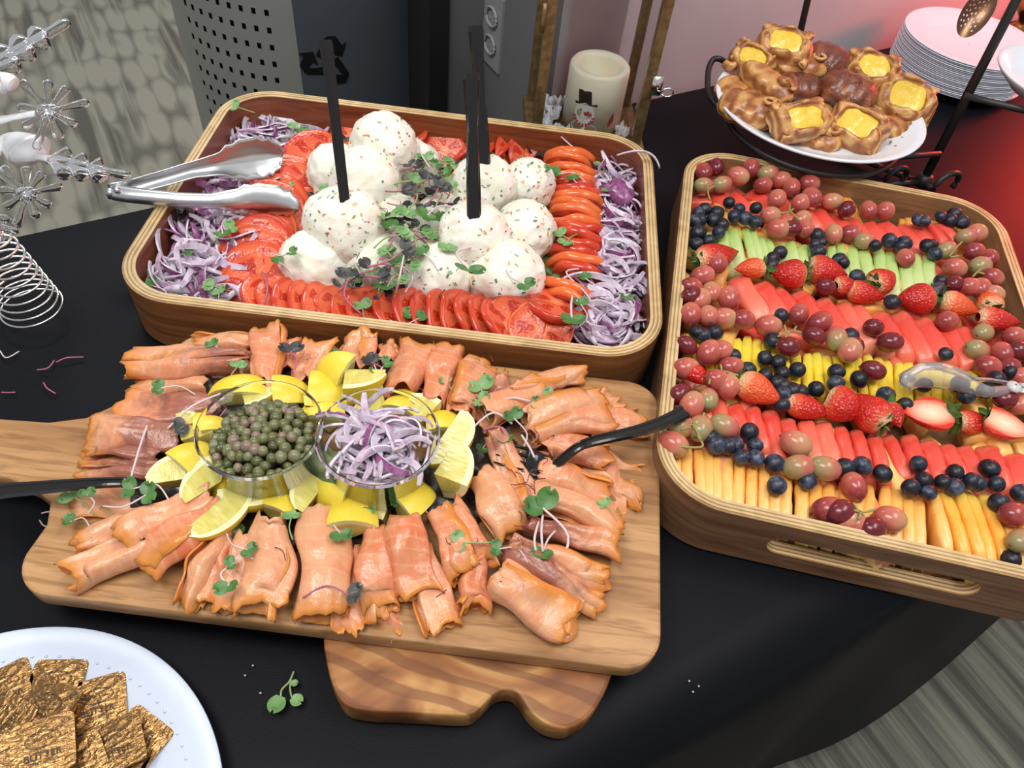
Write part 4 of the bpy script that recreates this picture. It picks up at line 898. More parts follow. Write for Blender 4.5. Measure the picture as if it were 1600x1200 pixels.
fl = k.ramp(k.math('ADD', rad, k.math('MULTIPLY', k.noise(ov, 120, 3), 0.25)), [(0.15, srgb(236, 146, 100)), (0.4, srgb(224, 110, 76)), (0.95, srgb(214, 90, 62)), (1.08, srgb(190, 56, 38))])
fl = k.mix(k.math('MULTIPLY', k.rand(), 0.35), fl, srgb(236, 120, 66))
vo = k.node('ShaderNodeTexVoronoi', feature='F1'); vo.inputs['Scale'].default_value = 330.0; k.l(ov, vo.inputs['Vector'])
gel = k.mix(k.ramp(vo.outputs['Distance'], [(0.12, (1, 1, 1, 1)), (0.26, (0, 0, 0, 1))]), srgb(190, 50, 32), srgb(232, 164, 90))
k.color(k.mix(loc_mask, fl, gel)); k.bump(k.math('ADD', k.math('MULTIPLY', loc_mask, -0.8), k.noise(ov, 260, 3)), 0.5, 0.0014); tom_f = k.m
tom_s = mottled('tomato_skin', srgb(190, 48, 32), srgb(214, 80, 48), 30, 0.16, 0.05, 100, sss=0.1)
tom_o = mottled('orange_tomato_skin', srgb(222, 92, 42), srgb(234, 122, 64), 30, 0.16, 0.05, 100, sss=0.1)
def tomato_mesh(seed, skin, rx=0.036, th=0.0062):
    n, V, Fc, I = 40, [], [], []
    rings = [(0.0, th / 2), (0.35, th / 2), (0.7, th / 2), (0.955, th / 2), (1.0, th * 0.32), (1.02, 0.0), (0.99, -th * 0.32), (0.93, -th / 2), (0.0, -th / 2)]
    for q, (r, z) in enumerate(rings):
        for j in range(n):
            a = 2 * math.pi * j / n; w_ = 1 + 0.05 * nz((math.cos(a), math.sin(a), seed), 1.2, seed) + 0.02 * math.cos(5 * a + seed)
            rr_ = rx * max(r, 0.001) * (w_ if r > 0.5 else 1)
            V.append((rr_ * math.cos(a), rr_ * math.sin(a) * 0.93, z + 0.0022 * nz((math.cos(a) * r, math.sin(a) * r, seed), 1.6, seed) * r))
    for q in range(len(rings) - 1):
        for j in range(n):
            Fc.append((q * n + j, (q + 1) * n + j, (q + 1) * n + (j + 1) % n, q * n + (j + 1) % n)); I.append(1 if 3 <= q <= 6 else 0)
    return mesh('tomato_slice', V, Fc, [tom_f, skin], I)
TMR = [tomato_mesh(i, tom_s) for i in range(5)]; TMO = [tomato_mesh(i + 9, tom_o) for i in range(4)]
def tomato(u_, v_, z, tilt, toward, spin, mm, label, group, s=1.0):
    """disc whose normal leans by tilt degrees from vertical towards world heading `toward`"""
    nrm = Matrix.Rotation(math.radians(toward), 3, 'Z') @ Vector((math.sin(math.radians(tilt)), 0, math.cos(math.radians(tilt))))
    x = nrm.cross(Vector((0.2, 1, 0.1))).normalized(); y = nrm.cross(x)
    a = math.radians(spin); X = x * math.cos(a) + y * math.sin(a); Y = nrm.cross(X)
    o = ob('tomato_slice', mm); basis(o, X * s, Y * s, nrm * s * (1.7 if 'right column' in group else 1.0), P(u_, v_, z)); tag(o, label, 'tomato', group)
def lerp_path(pl, n):
    L = [0]
    for a, b_ in zip(pl, pl[1:]): L.append(L[-1] + math.hypot(b_[0] - a[0], b_[1] - a[1]))
    out = []
    for i in range(n):
        d = L[-1] * i / (n - 1) if n > 1 else 0
        for j in range(len(pl) - 1):
            if d <= L[j + 1] + 1e-6:
                f = (d - L[j]) / (L[j + 1] - L[j]); out.append(tuple(pl[j][q] * (1 - f) + pl[j + 1][q] * f for q in range(len(pl[0])))); break
    return out
left = lerp_path([(497, 240, 60), (470, 262, 75), (445, 290, 80), (428, 320, 85), (415, 352, 88), (404, 385, 92), (396, 415, 96), (402, 445, 110)], 17)
for i, (u_, v_, h_) in enumerate(left):
    tomato(u_, v_, 0.034 + 0.004 * math.sin(i * 1.7), 26 + R.uniform(-4, 4), -100 + (110 - h_), R.uniform(0, 360), R.choice(TMO if i > 10 and i % 3 else TMR), 'tomato slice, %s from the back in the left column' % ORD[i], 'tomato slices in the left column', 1.14 if i > 4 else 1.0)
front = lerp_path([(430, 470, 40), (470, 478, 30), (520, 484, 25), (570, 492, 20), (640, 498, 15), (700, 502, 8), (745, 505, 5), (790, 510, -5)], 17)
for i, (u_, v_, h_) in enumerate(front):
    tomato(u_, v_ - 2, 0.037 + 0.0015 * math.sin(i * 2.1), (27 if i < 10 else 46) + R.uniform(-6, 6), 5 + R.uniform(-14, 10), R.uniform(0, 360), R.choice(TMR), 'tomato slice, %s from the left in the front row' % ORD[i], 'tomato slices in the front row', 1.0)
tomato(800, 508, 0.044, 22, -90, 20, TMR[1], 'large tomato slice lying face up near the right end of the front row', 'tomato slices in the front row', 1.0)
tomato(845, 515, 0.043, 20, -60, 50, TMO[1], 'orange-hearted tomato slice at the right end of the front row', 'tomato slices in the front row', 0.98)
tomato(868, 478, 0.045, 18, 60, 50, TMR[2], 'red tomato slice lying skin side up at the front right corner of the row', 'tomato slices in the right column', 0.95)
right = [(893, 470, 'o'), (884, 452, 'o'), (905, 430, 'r'), (900, 412, 'o'), (900, 398, 'r'), (902, 386, 'r'), (900, 372, 'r'), (902, 360, 'r'), (901, 350, 'o'), (900, 338, 'o'), (900, 326, 'o'), (900, 314, 'o'), (898, 302, 'r'), (896, 292, 'r'), (890, 280, 'o'), (892, 270, 'o'), (886, 258, 'o'), (890, 248, 'o')]
for i, (u_, v_, c_) in enumerate(right):
    tomato(u_, v_ + 6, 0.030 + 0.003 * math.sin(i * 2.3), 62 + R.uniform(-7, 9), 88 + R.uniform(-7, 7) - (12 if i < 3 else 0), R.uniform(0, 360), R.choice(TMO if c_ == 'o' else TMR), 'tomato slice on edge, %s from the front in the right column' % ORD[i], 'tomato slices in the right column', 0.98)
back = [(850, 248, 35, -60), (820, 246, 45, -30), (795, 247, 50, -20), (772, 245, 50, 160), (745, 242, 40, 160), (720, 236, 45, 170), (695, 236, 35, -90), (668, 230, 30, -90), (640, 226, 40, 170), (612, 222, 45, 170), (560, 220, 50, 170), (548, 216, 30, -90), (520, 222, 20, 120)]
for i, (u_, v_, t_, h_) in enumerate(back):
    tomato(u_, v_, 0.026, t_, h_, R.uniform(0, 360), (TMO if i in (0, 12) else TMR)[i % 4], 'tomato slice, %s from the right in the back row' % ORD[i], 'tomato slices in the back row', 0.82)

# onion shavings
k = Mat('onion_white', srgb(214, 200, 214), 0.25, sss=0.2)
v = k.coord('Object'); n_ = k.noise(v, 130, 3)
vz = k.math('ADD', n_, k.math('MULTIPLY', k.rand(), 0.12)); k.color(k.ramp(vz, [(0.35, srgb(226, 220, 228)), (0.6, srgb(212, 198, 214)), (0.85, srgb(184, 150, 184))])); on_w = k.m
on_p = mottled('onion_purple', srgb(112, 48, 98), srgb(160, 104, 148), 150, 0.22, 0.05)
on_l = mottled('onion_lilac', srgb(182, 148, 182), srgb(216, 202, 216), 120, 0.25, 0.05)
def onion(Rr, span, w_, th, seed, purple, taper=True, n=15):
    V, Fc, I = [], [], []
    for i in range(n):
        t = i / (n - 1); a = math.radians(-span / 2 + span * t); e = (math.sin(math.pi * (0.08 + 0.84 * t)) ** 0.6) if taper else 1
        rr_ = Rr * (1 + 0.10 * math.sin(t * 2.5 + seed)); lift = 0.006 * math.sin(t * math.pi * 1.3 + seed) + 0.003 * math.sin(seed * 5 + t * 5)
        for dr, dz in ((th / 2, -w_ * e / 2), (th / 2, w_ * e / 2), (-th / 2, w_ * e / 2), (-th / 2, -w_ * e / 2)):
            q = 0.9 * math.sin(seed * 3 + t * 2)                        # slow twist
            r2 = dr * math.cos(q) - dz * math.sin(q); z2 = dr * math.sin(q) + dz * math.cos(q)
            V.append(((rr_ + r2) * math.cos(a) - Rr * 0.6, (rr_ + r2) * math.sin(a), z2 + lift))
    for i in range(n - 1):
        for j in range(4):
            Fc.append((i * 4 + j, i * 4 + (j + 1) % 4, (i + 1) * 4 + (j + 1) % 4, (i + 1) * 4 + j)); I.append(1 if j == 0 else (2 if j == 2 else 0))
    Fc += [(0, 3, 2, 1), tuple((n - 1) * 4 + j for j in range(4))]; I += [0, 0]
    return V, Fc, I
OM = []
for i in range(14):
    rr = random.Random(i + 50)
    V, Fc, I = onion(rr.uniform(0.020, 0.042), rr.uniform(80, 150), rr.uniform(0.0055, 0.0090), rr.uniform(0.0016, 0.0026), i * 1.3, True)
    OM.append(mesh('onion_sliver', V, Fc, [on_w, [on_p, on_l, on_l][i % 3], on_w], I, False))
def keep_in(p, mx=0.036, my=0.034):
    q = Matrix.Rotation(-TA[1], 3, 'Z') @ (Vector(p) - TA[0])
    q.x = max(-TL / 2 + mx, min(TL / 2 - mx, q.x)); q.y = max(-TWD / 2 + my, min(TWD / 2 - my, q.y))
    return TA[0] + Matrix.Rotation(TA[1], 3, 'Z') @ q
def in_poly(x, y, p):
    c = False
    for i in range(len(p)):
        a, b_ = p[i - 1], p[i]
        if (a[1] > y) != (b_[1] > y) and x < (b_[0] - a[0]) * (y - a[1]) / (b_[1] - a[1]) + a[0]: c = not c
    return c
def scatter(poly, n, rr, grid=None):
    xs = [p[0] for p in poly]; ys = [p[1] for p in poly]; out = []
    tries = 0
    while len(out) < n and tries < 20000:
        tries += 1; x, y = rr.uniform(min(xs), max(xs)), rr.uniform(min(ys), max(ys))
        if in_poly(x, y, poly): out.append((x, y))
    return out
piles = [('in the pile at the front left of the toppings tray', [(228, 420), (262, 345), (330, 330), (395, 330), (395, 380), (352, 430), (345, 470), (250, 455)], 62, 0.034),
         ('in the pile under the steel tongs', [(290, 330), (320, 262), (360, 240), (440, 262), (440, 300), (400, 345), (300, 345)], 34, 0.030),
         ('in the pile at the back left corner', [(338, 235), (362, 190), (385, 176), (470, 192), (500, 215), (455, 232), (405, 240)], 34, 0.026),
         ('in the pile at the right side, back half', [(925, 258), (960, 240), (998, 280), (1000, 380), (948, 400), (935, 330)], 36, 0.030),
         ('in the pile at the right side, front half', [(925, 420), (955, 380), (1000, 370), (1000, 500), (968, 528), (915, 520), (918, 480)], 46, 0.040)]
rr = random.Random(21)
base = MB()
for pi_, (lab, poly, n, z) in enumerate(piles):
    pts = scatter(poly, n, rr); pts.sort()
    for i, (x, y) in enumerate(pts):
        o = ob('onion_sliver', OM[rr.randrange(14)], None, keep_in(P(x, y, z + rr.uniform(0.002, 0.012))), (rr.uniform(-0.5, 0.5), rr.uniform(-0.5, 0.5), rr.choice([1.2, 4.3, rr.uniform(0, 6.28)]) + rr.uniform(-0.5, 0.5)), rr.uniform(0.85, 1.1))
        q5 = ['leftmost', 'left middle', 'middle', 'right middle', 'rightmost'][min(4, i * 5 // n)]; tag(o, 'red onion sliver ' + lab.replace(' of the toppings tray', '') + ', ' + q5 + ' part', 'onion', 'red onion slivers ' + lab + ', ' + q5 + ' part')
    for (x, y) in scatter(poly, n * 3, rr):
        m_ = OM[rr.randrange(14)]; p = keep_in(P(x, y, rr.uniform(0.016, z + 0.002))); a = Matrix.Rotation(rr.uniform(0, 6.28), 3, 'Z') @ Matrix.Rotation(rr.uniform(-0.5, 0.5), 3, 'X') @ Matrix.Rotation(rr.uniform(-0.5, 0.5), 3, 'Y')
        base.add([p + a @ v.co for v in m_.vertices], [tuple(q.vertices) for q in m_.polygons], rr.choice([0, 0, 1, 2]))
tag(ob('onion_shavings', base.mesh('onion_shavings', [on_w, on_l, on_p], True)), 'tangled lower layer of red onion shavings along the sides of the toppings tray', 'onion', kind='stuff')
V, Fc, I = onion(0.017, 300, 0.014, 0.0016, 0.4, True, False, 30)
b = MB(); nrm = ICO3
for v in ICO3[0]: pass
V = [(v.x * 0.017, v.y * 0.024, v.z * 0.012) for v in ICO3[0]]; I = [0 if (sum(ICO3[0][j].x for j in f) / 3 > 0.25 and sum(ICO3[0][j].y for j in f) / 3 > -0.2) else 1 for f in ICO3[1]]
tag(ob('onion_heart', mesh('onion_heart', V, ICO3[1], [on_w, on_p], I), None, P(970, 300, 0.046), (0, 0, 0.3)), 'shiny purple onion core piece on the right pile of slivers', 'onion')
# nest of rings at the front right corner
for i in range(9):
    V, Fc, I = onion(0.031 - 0.003 * i, 250 - 8 * i, 0.006, 0.0016, 0.8 + i * 0.45, True, True, 26)
    o = ob('onion_ring', mesh('onion_ring', [(x + (0.031 - 0.003 * i) * 0.6, y, z * 0.8) for x, y, z in V], Fc, [on_w, on_p if i == 0 else on_l, on_w], I), None, P(957, 510, 0.040 + 0.001 * i), (0.1 * math.sin(i), 0.1 * math.cos(i), 2.2 + 0.35 * i))
    tag(o, 'red onion ring, %s in the curled nest at the front right corner' % ('outermost' if i == 0 else ORD[i] + ' from outside'), 'onion', 'nested onion rings at the front right corner')
V, Fc, I = onion(0.045, 75, 0.004, 0.0018, 0.2, True, True, 18)
o = ob('onion_sliver', mesh('onion_arc', V, Fc, [on_w, on_l, on_w], I), None); A = P(945, 300, 0.05); basis(o, Vector((0.2, 0, 1)).normalized() * 1.0, Vector((0.15, 1, 0)).normalized().cross(Vector((0.2, 0, 1))).normalized() * -1, Vector((0.15, 1, 0)).normalized(), P(993, 262, 0.062)); tag(o, 'pale onion sliver standing up against the rim at the back right corner', 'onion')

# salad bed
lf_d = mottled('dark_salad_leaf', srgb(44, 26, 34), srgb(58, 60, 40), 60, 0.4, 0.5, 140)
lf_g = mottled('green_salad_leaf', srgb(52, 84, 38), srgb(96, 128, 62), 60, 0.42, 0.4, 140)
lf_p = mottled('pale_salad_leaf', srgb(120, 150, 84), srgb(176, 192, 128), 60, 0.42, 0.4, 140)
def lettuce(name, label, p, L, W_, mat, rz, rx=0.0, seed=1, group=None):
    V = []; n, m = 18, 13
    for i in range(n):
        t = i / (n - 1); w_ = W_ * (math.sin(math.pi * (0.08 + 0.88 * t)) ** 0.6)
        for j in range(m):
            s_ = j / (m - 1) * 2 - 1; e = abs(s_) ** 2
            V.append((s_ * w_ / 2 + 0.003 * e * math.sin(t * 26 + seed), (t - 0.5) * L + 0.003 * e * math.cos(s_ * 20), 0.006 * e * math.sin(t * 22 + seed * 2 + s_) + 0.004 * nz((t * 4, s_ * 2, seed)) + 0.003))
    tag(ob(name, mesh(name, V, uvs(n, m, 0), [mat]), None, p, (rx, 0, rz)), label, 'lettuce', group)
for i, (u_, v_, mt, rz, lab) in enumerate([(470, 350, 'd', 1.2, 'left of the knife scoop'), (470, 455, 'd', 0.3, 'behind the front tomato row, at its left'), (560, 455, 'g', 1.5, 'under the two front left scoops'), (640, 450, 'd', 0.8, 'in the middle of the front'), (740, 450, 'd', 1.3, 'between the two front right scoops'), (860, 400, 'g', 0.3, 'beside the right tomato column'), (850, 455, 'g', 0.6, 'by the front right scoop'), (860, 240, 'd', 1.4, 'behind the back tomato row'), (530, 232, 'd', 0.5, 'at the back left tomatoes'), (290, 330, 'd', 1.8, 'sticking out under the steel tongs'), (980, 525, 'd', 1.4, 'in the front right corner'), (480, 310, 'd', 0.9, 'between tomatoes and the plain scoop')]):
    lettuce('lettuce_leaf', ('dark red' if mt == 'd' else 'green') + ' lettuce leaf ' + lab + ' in the toppings tray', P(u_, v_, 0.030 if i not in (9,) else 0.052), 0.075 if i not in (8, 9, 10) else 0.04, 0.045 if i not in (9, 10) else 0.022, lf_d if mt == 'd' else lf_g, rz, 0.1, i, 'lettuce leaves in the toppings tray')
b = MB(); rr = random.Random(5)
for (x, y) in scatter([(440, 330), (520, 250), (650, 240), (850, 260), (860, 420), (830, 470), (470, 450)], 90, rr):
    V, Fc = leaf_poly(0.045, 0.032, 0.3, wav=0.002, M3=Matrix.Rotation(rr.uniform(0, 6.28), 3, 'Z')); p = P(x, y, rr.uniform(0.012, 0.024)); b.add([Vector(v) + p for v in V], Fc, rr.choice([0, 0, 1, 2]))
tag(ob('salad_bed', b.mesh('salad_bed', [lf_d, lf_g, lf_p], True)), 'bed of mixed salad leaves under the cream cheese scoops', 'lettuce', kind='stuff')

# cream cheese scoops
def cheese_mat(name, specks):
    k = Mat(name, srgb(238, 236, 222), 0.45, sss=0.3)
    v = k.coord('Object'); c = k.ramp(k.noise(v, 50, 3), [(0.35, srgb(236, 234, 214)), (0.65, srgb(243, 242, 232))])
    for (sc2, thr, col, lc) in specks:
        vo = k.node('ShaderNodeTexVoronoi', feature='F1'); vo.inputs['Scale'].default_value = sc2
        mp = k.node('ShaderNodeMapping'); mp.inputs['Location'].default_value = (lc, lc * 2, lc); mp.inputs['Scale'].default_value = (1, 0.55, 1)
        nz_ = k.node('ShaderNodeTexNoise'); nz_.inputs['Scale'].default_value = 200; k.l(v, nz_.inputs['Vector'])
        ad = k.node('ShaderNodeVectorMath', operation='MULTIPLY_ADD'); k.l(nz_.outputs['Color'], ad.inputs[0]); ad.inputs[1].default_value = (0.006,) * 3; k.l(v, ad.inputs[2])
        k.l(ad.outputs[0], mp.inputs[0]); k.l(mp.outputs[0], vo.inputs['Vector'])
        keep = k.math('GREATER_THAN', k.sep(vo.outputs['Color'])[0], 0.45)
        c = k.mix(k.math('MULTIPLY', k.math('LESS_THAN', vo.outputs['Distance'], thr), keep), c, col)
    k.color(c); k.bump(k.noise(k.coord('Object', (1, 1, 2.5)), 110, 4, 0.6, 0.6), 0.35, 0.002); return k.m
veg = [(90, 0.17, srgb(150, 178, 140), 0.0), (70, 0.17, srgb(234, 186, 146), 0.3), (110, 0.14, srgb(200, 140, 132), 0.6), (140, 0.15, srgb(128, 152, 130), 0.9)]
ch_v = cheese_mat('vegetable_cream_cheese', veg); ch_p = cheese_mat('plain_cream_cheese', []); ch_f = cheese_mat('chive_cream_cheese', [(80, 0.09, srgb(110, 140, 116), 0.1)])
def scoop_mesh(seed, mat, ragged=1.0):
    V = []
    ax = Vector((math.sin(seed * 3), math.cos(seed * 3), 0.5)).normalized()
    for v in ICO5[0]:
        t = math.atan2(v.y, v.x); q = v.dot(ax)
        r = 0.96 + 0.07 * nz(v, 1.4, seed) + 0.030 * (1 - abs(nz((q * 7, v.z * 1.2, v.x), 1.0, seed)) * 2) * 0.6 + 0.045 * nz(v, 3.6, seed + 3) + 0.020 * nz(v, 9, seed)
        z = v.z
        if v.z < -0.1:                                                 # ragged skirt left by the scoop
            k2 = min(1, (-0.1 - v.z) * 3.0); r *= 1 + ragged * k2 * (0.07 + 0.15 * nz((math.cos(t) * 2.6, math.sin(t) * 2.6, seed)) + 0.09 * nz((math.cos(t) * 6, math.sin(t) * 6, seed + v.z * 3)))
            z = max(z, -0.72)
        V.append((v.x * r, v.y * r, z * (r if z > 0 else 1) * 0.95))
    return mesh('scoop', V, ICO5[1], [mat])
ICO5 = ico(5)
bits_m = [plain('chive_bit', srgb(84, 120, 84), 0.4), plain('carrot_bit', srgb(236, 150, 86), 0.4), plain('pepper_bit', srgb(190, 80, 84), 0.35)]
scoops = [(598, 228, 0.083, 0.043, ch_v, 'speckled cream cheese scoop topping the back left heap, with a red pepper piece'), (526, 268, 0.050, 0.038, ch_p, 'smooth plain cream cheese scoop at the far left'), (570, 286, 0.066, 0.046, ch_f, 'large smooth cream cheese scoop in the middle of the left heap'), (644, 262, 0.050, 0.038, ch_p, 'plain cream cheese scoop half behind, right of the back left heap'),
          (537, 353, 0.070, 0.048, ch_v, 'speckled cream cheese scoop with the front left knife in it'), (492, 412, 0.043, 0.042, ch_p, 'plain ragged cream cheese scoop at the front left'), (588, 412, 0.042, 0.038, ch_p, 'plain cream cheese scoop, front left heap, right one'), (622, 345, 0.038, 0.036, ch_f, 'cream cheese scoop behind the microgreens in the middle'),
          (757, 292, 0.058, 0.043, ch_v, 'speckled cream cheese scoop with the tallest rear knife in it'), (826, 288, 0.052, 0.036, ch_v, 'small speckled cream cheese scoop by the back of the right tomatoes'), (742, 368, 0.072, 0.043, ch_v, 'speckled cream cheese scoop with the front right knife in it'), (820, 360, 0.054, 0.039, ch_v, 'orange-flecked cream cheese scoop beside the right tomato column'),
          (686, 432, 0.044, 0.041, ch_v, 'speckled cream cheese scoop at the front, left of the broad leaf'), (790, 432, 0.048, 0.046, ch_v, 'speckled cream cheese scoop at the front right corner of the heap'), (690, 345, 0.036, 0.036, ch_p, 'low cream cheese scoop left of the knife scoops'), (640, 395, 0.03, 0.032, ch_p, 'low cream cheese scoop under the microgreens')]
for i, (u_, v_, z, r, mt, lab) in enumerate(scoops):
    sm = scoop_mesh(i * 1.7, mt); m2 = sm
    for vtx in m2.vertices: vtx.co *= r * 0.95
    t = thing('cream_cheese_scoop', lab, 'cream cheese', P(u_, v_, z), (R.uniform(-0.2, 0.2), R.uniform(-0.2, 0.2), R.uniform(0, 6)), 'cream cheese scoops in the toppings tray')
    ob('scoop', m2, t)
    if mt is not ch_p:
        b = MB()
        for q in range(34 if mt is ch_v else 8):
            d = Vector((R.gauss(0, 1), R.gauss(0, 1), R.uniform(-0.3, 1.2))).normalized(); s2 = (R.uniform(0.0018, 0.0045), R.uniform(0.0010, 0.0020), 0.0008)
            b.box(d * (r * 0.935), s2, mi=R.choice([0, 0, 0, 1, 2]), M=d.to_track_quat('Z', 'Y').to_matrix() @ Matrix.Rotation(R.uniform(0, 3), 3, 'Z'))
        tag(ob('vegetable_bits', b.mesh('vegetable_bits', bits_m), t), 'bits of chive, carrot and red pepper', kind='stuff')

# plastic knives standing in the scoops
def knife(base_, top_, wid, label, face, lean_w=1.0):
    d = (top_ - base_); L = d.length; d.normalize(); x = d.cross(face).normalized(); y = x.cross(d)
    t = thing('plastic_knife', label, 'knife', base_, group='black plastic knives standing in cream cheese')
    prof = [(-0.022, 0.55, 0.0008), (-0.012, 0.80, 0.001), (0.0, 1.0, 0.0013), (0.03, 1.0, 0.0015), (0.06, 0.92, 0.0024), (0.085, 0.75, 0.0028), (L - 0.03, 0.95, 0.0028), (L - 0.006, 1.15, 0.0026), (L, 1.0, 0.0022)]
    V = []; 
    for s_, w_, th in prof:
        for a, c in ((-1, -1), (-0.7, 1), (0.7, 1), (1, -1)):
            V.append(d * s_ + x * (a * wid * w_ / 2 * lean_w) + y * (c * th))
    b = MB(); n = len(prof); b.add(V, [(i * 4 + j, i * 4 + (j + 1) % 4, (i + 1) * 4 + (j + 1) % 4, (i + 1) * 4 + j) for i in range(n - 1) for j in range(4)] + [(3, 2, 1, 0), ((n - 1) * 4, (n - 1) * 4 + 1, (n - 1) * 4 + 2, (n - 1) * 4 + 3)])
    m2 = b.mesh('knife_body', [M['black_plastic']]); ob('knife_body', m2, t)
camdir = (CAM - Vector((0, 0.65, 0.1))).normalized()
knife(P(541, 322, 0.105), P(510, 62, 0.244), 0.0130, 'black plastic knife standing in the left speckled scoop', Vector((0.85, -0.6, 0.2)))
knife(P(757, 258, 0.092), P(744, 40, 0.228), 0.0150, 'black plastic knife, rear one of the two on the right', Vector((0.3, -1, 0.3)))
knife(P(741, 340, 0.106), P(737, 114, 0.226), 0.0150, 'black plastic knife, front one of the two on the right', Vector((0.25, -1, 0.3)))

# steel tongs resting on the rim
tg = thing('steel_tongs', 'stainless steel scalloped tongs resting on the left rim of the toppings tray', 'tongs', P(172, 300, 0.082)); g0 = tg.location
def steel_arm(path, inn, name):
    n = len(path); m = 11; V = []
    for i, (u_, v_, z, w_, dp) in enumerate(path):
        p = P(u_, v_, z) - g0; a = P(*path[max(i - 1, 0)][:3]); b2 = P(*path[min(i + 1, n - 1)][:3]); t = (b2 - a).normalized()
        x = t.cross(inn).normalized(); y = x.cross(t).normalized()
        for j in range(m):
            s_ = j / (m - 1) * 2 - 1
            sc2 = 1 + (0.10 * math.cos(i * 2.6) if w_ > 0.024 else 0) * (abs(s_) > 0.75)
            V.append(p + x * (s_ * w_ / 2 * sc2) + y * (dp * (abs(s_) ** 2.2)) + y * (-0.0015 * math.exp(-(s_ / 0.18) ** 2) * (1 if w_ > 0.02 else 0)))
    o = ob(name, mesh(name, V, uvs(n, m, 0), [M['steel']]), tg); so = o.modifiers.new('s', 'SOLIDIFY'); so.thickness = 0.0011
def dens(path, k_=3):
    out = []
    for a, b2 in zip(path, path[1:]):
        for q in range(k_): out.append(tuple(a[j] + (b2[j] - a[j]) * q / k_ for j in range(5)))
    return out + [path[-1]]
steel_arm(dens([(170, 297, .083, .013, .001), (195, 293, .084, .013, .001), (212, 290, .085, .014, .005), (260, 277, .085, .015, .007), (300, 265, .083, .016, .007), (335, 258, .080, .022, .006), (365, 252, .075, .040, .007), (395, 247, .070, .048, .008), (420, 244, .066, .040, .008), (437, 244, .063, .024, .006), (442, 245, .062, .006, .002)]), Vector((0.15, -0.85, 0.45)).normalized(), 'arm')
steel_arm(dens([(172, 306, .080, .016, .010), (195, 309, .081, .017, .010), (230, 312, .081, .016, .008), (280, 316, .080, .015, .007), (330, 318, .077, .016, .007), (365, 317, .073, .024, .007), (395, 315, .069, .034, .008), (425, 317, .066, .036, .008), (450, 322, .063, .030, .007), (463, 325, .061, .016, .004), (467, 326, .060, .004, .002)]), Vector((-0.1, 0.9, -0.25)).normalized(), 'arm')
b = MB(); b.tube([P(183, 297, .088) - g0, P(183, 298, .082) - g0], 0.0035, 14); b.tube([P(172, 300, .084) - g0, P(172, 306, .072) - g0], 0.004, 10); ob('pivot', b.mesh('pivot', [M['steel']], True), tg)
# ================================================================== SALMON BOARD
k = Mat('smoked_salmon', srgb(232, 140, 100), 0.24, sss=0.25)
vc = k.node('ShaderNodeVertexColor', layer_name='tone'); t_ = k.sep(vc.outputs[0])     # r: brown flesh, g: towards an edge, b: along
uv = k.coord('UV', (1, 1, 1))
nn = k.noise(k.coord('Object'), 55, 4, 0.6)
stp = k.node('ShaderNodeMapping'); stp.inputs['Scale'].default_value = (16, 3, 1); k.l(uv, stp.inputs[0])
grain = k.noise(stp.outputs[0], 1.0, 4, 0.65, 0.8)
c = k.ramp(k.math('ADD', nn, k.math('MULTIPLY', k.rand(), 0.40)), [(0.35, srgb(218, 118, 78)), (0.58, srgb(224, 140, 102)), (0.9, srgb(228, 164, 124))])
c = k.mix(k.ramp(grain, [(0.50, (0, 0, 0, 1)), (0.72, (0.42, 0.42, 0.42, 1))]), c, srgb(234, 172, 130))
wv = k.node('ShaderNodeTexWave'); wv.inputs['Scale'].default_value = 1.0; wv.inputs['Distortion'].default_value = 3.5; wv.inputs['Detail'].default_value = 1.5
mp = k.node('ShaderNodeMapping'); mp.inputs['Scale'].default_value = (1.0, 4.2, 1); mp.inputs['Rotation'].default_value = (0, 0, 0.5); k.l(uv, mp.inputs[0]); k.l(mp.outputs[0], wv.inputs['Vector'])
c = k.mix(k.ramp(wv.outputs[1], [(0.84, (0, 0, 0, 1)), (0.98, (0.30, 0.30, 0.30, 1))]), c, srgb(236, 178, 140))
edge = k.ramp(k.math('ADD', t_[1], k.math('MULTIPLY', k.math('SUBTRACT', nn, 0.5), 0.7)), [(0.30, (0, 0, 0, 1)), (0.75, (0.9, 0.9, 0.9, 1))])
c = k.mix(edge, c, srgb(214, 132, 50))
brn = k.ramp(k.math('ADD', t_[0], k.math('MULTIPLY', k.math('SUBTRACT', nn, 0.5), 0.9)), [(0.28, (0, 0, 0, 1)), (0.55, (0.85, 0.85, 0.85, 1))])
c = k.mix(brn, c, srgb(142, 84, 74)); k.color(c); k.bump(k.math('ADD', grain, k.noise(k.coord('Object'), 240, 3)), 0.35, 0.0014); salmon_m = k.m
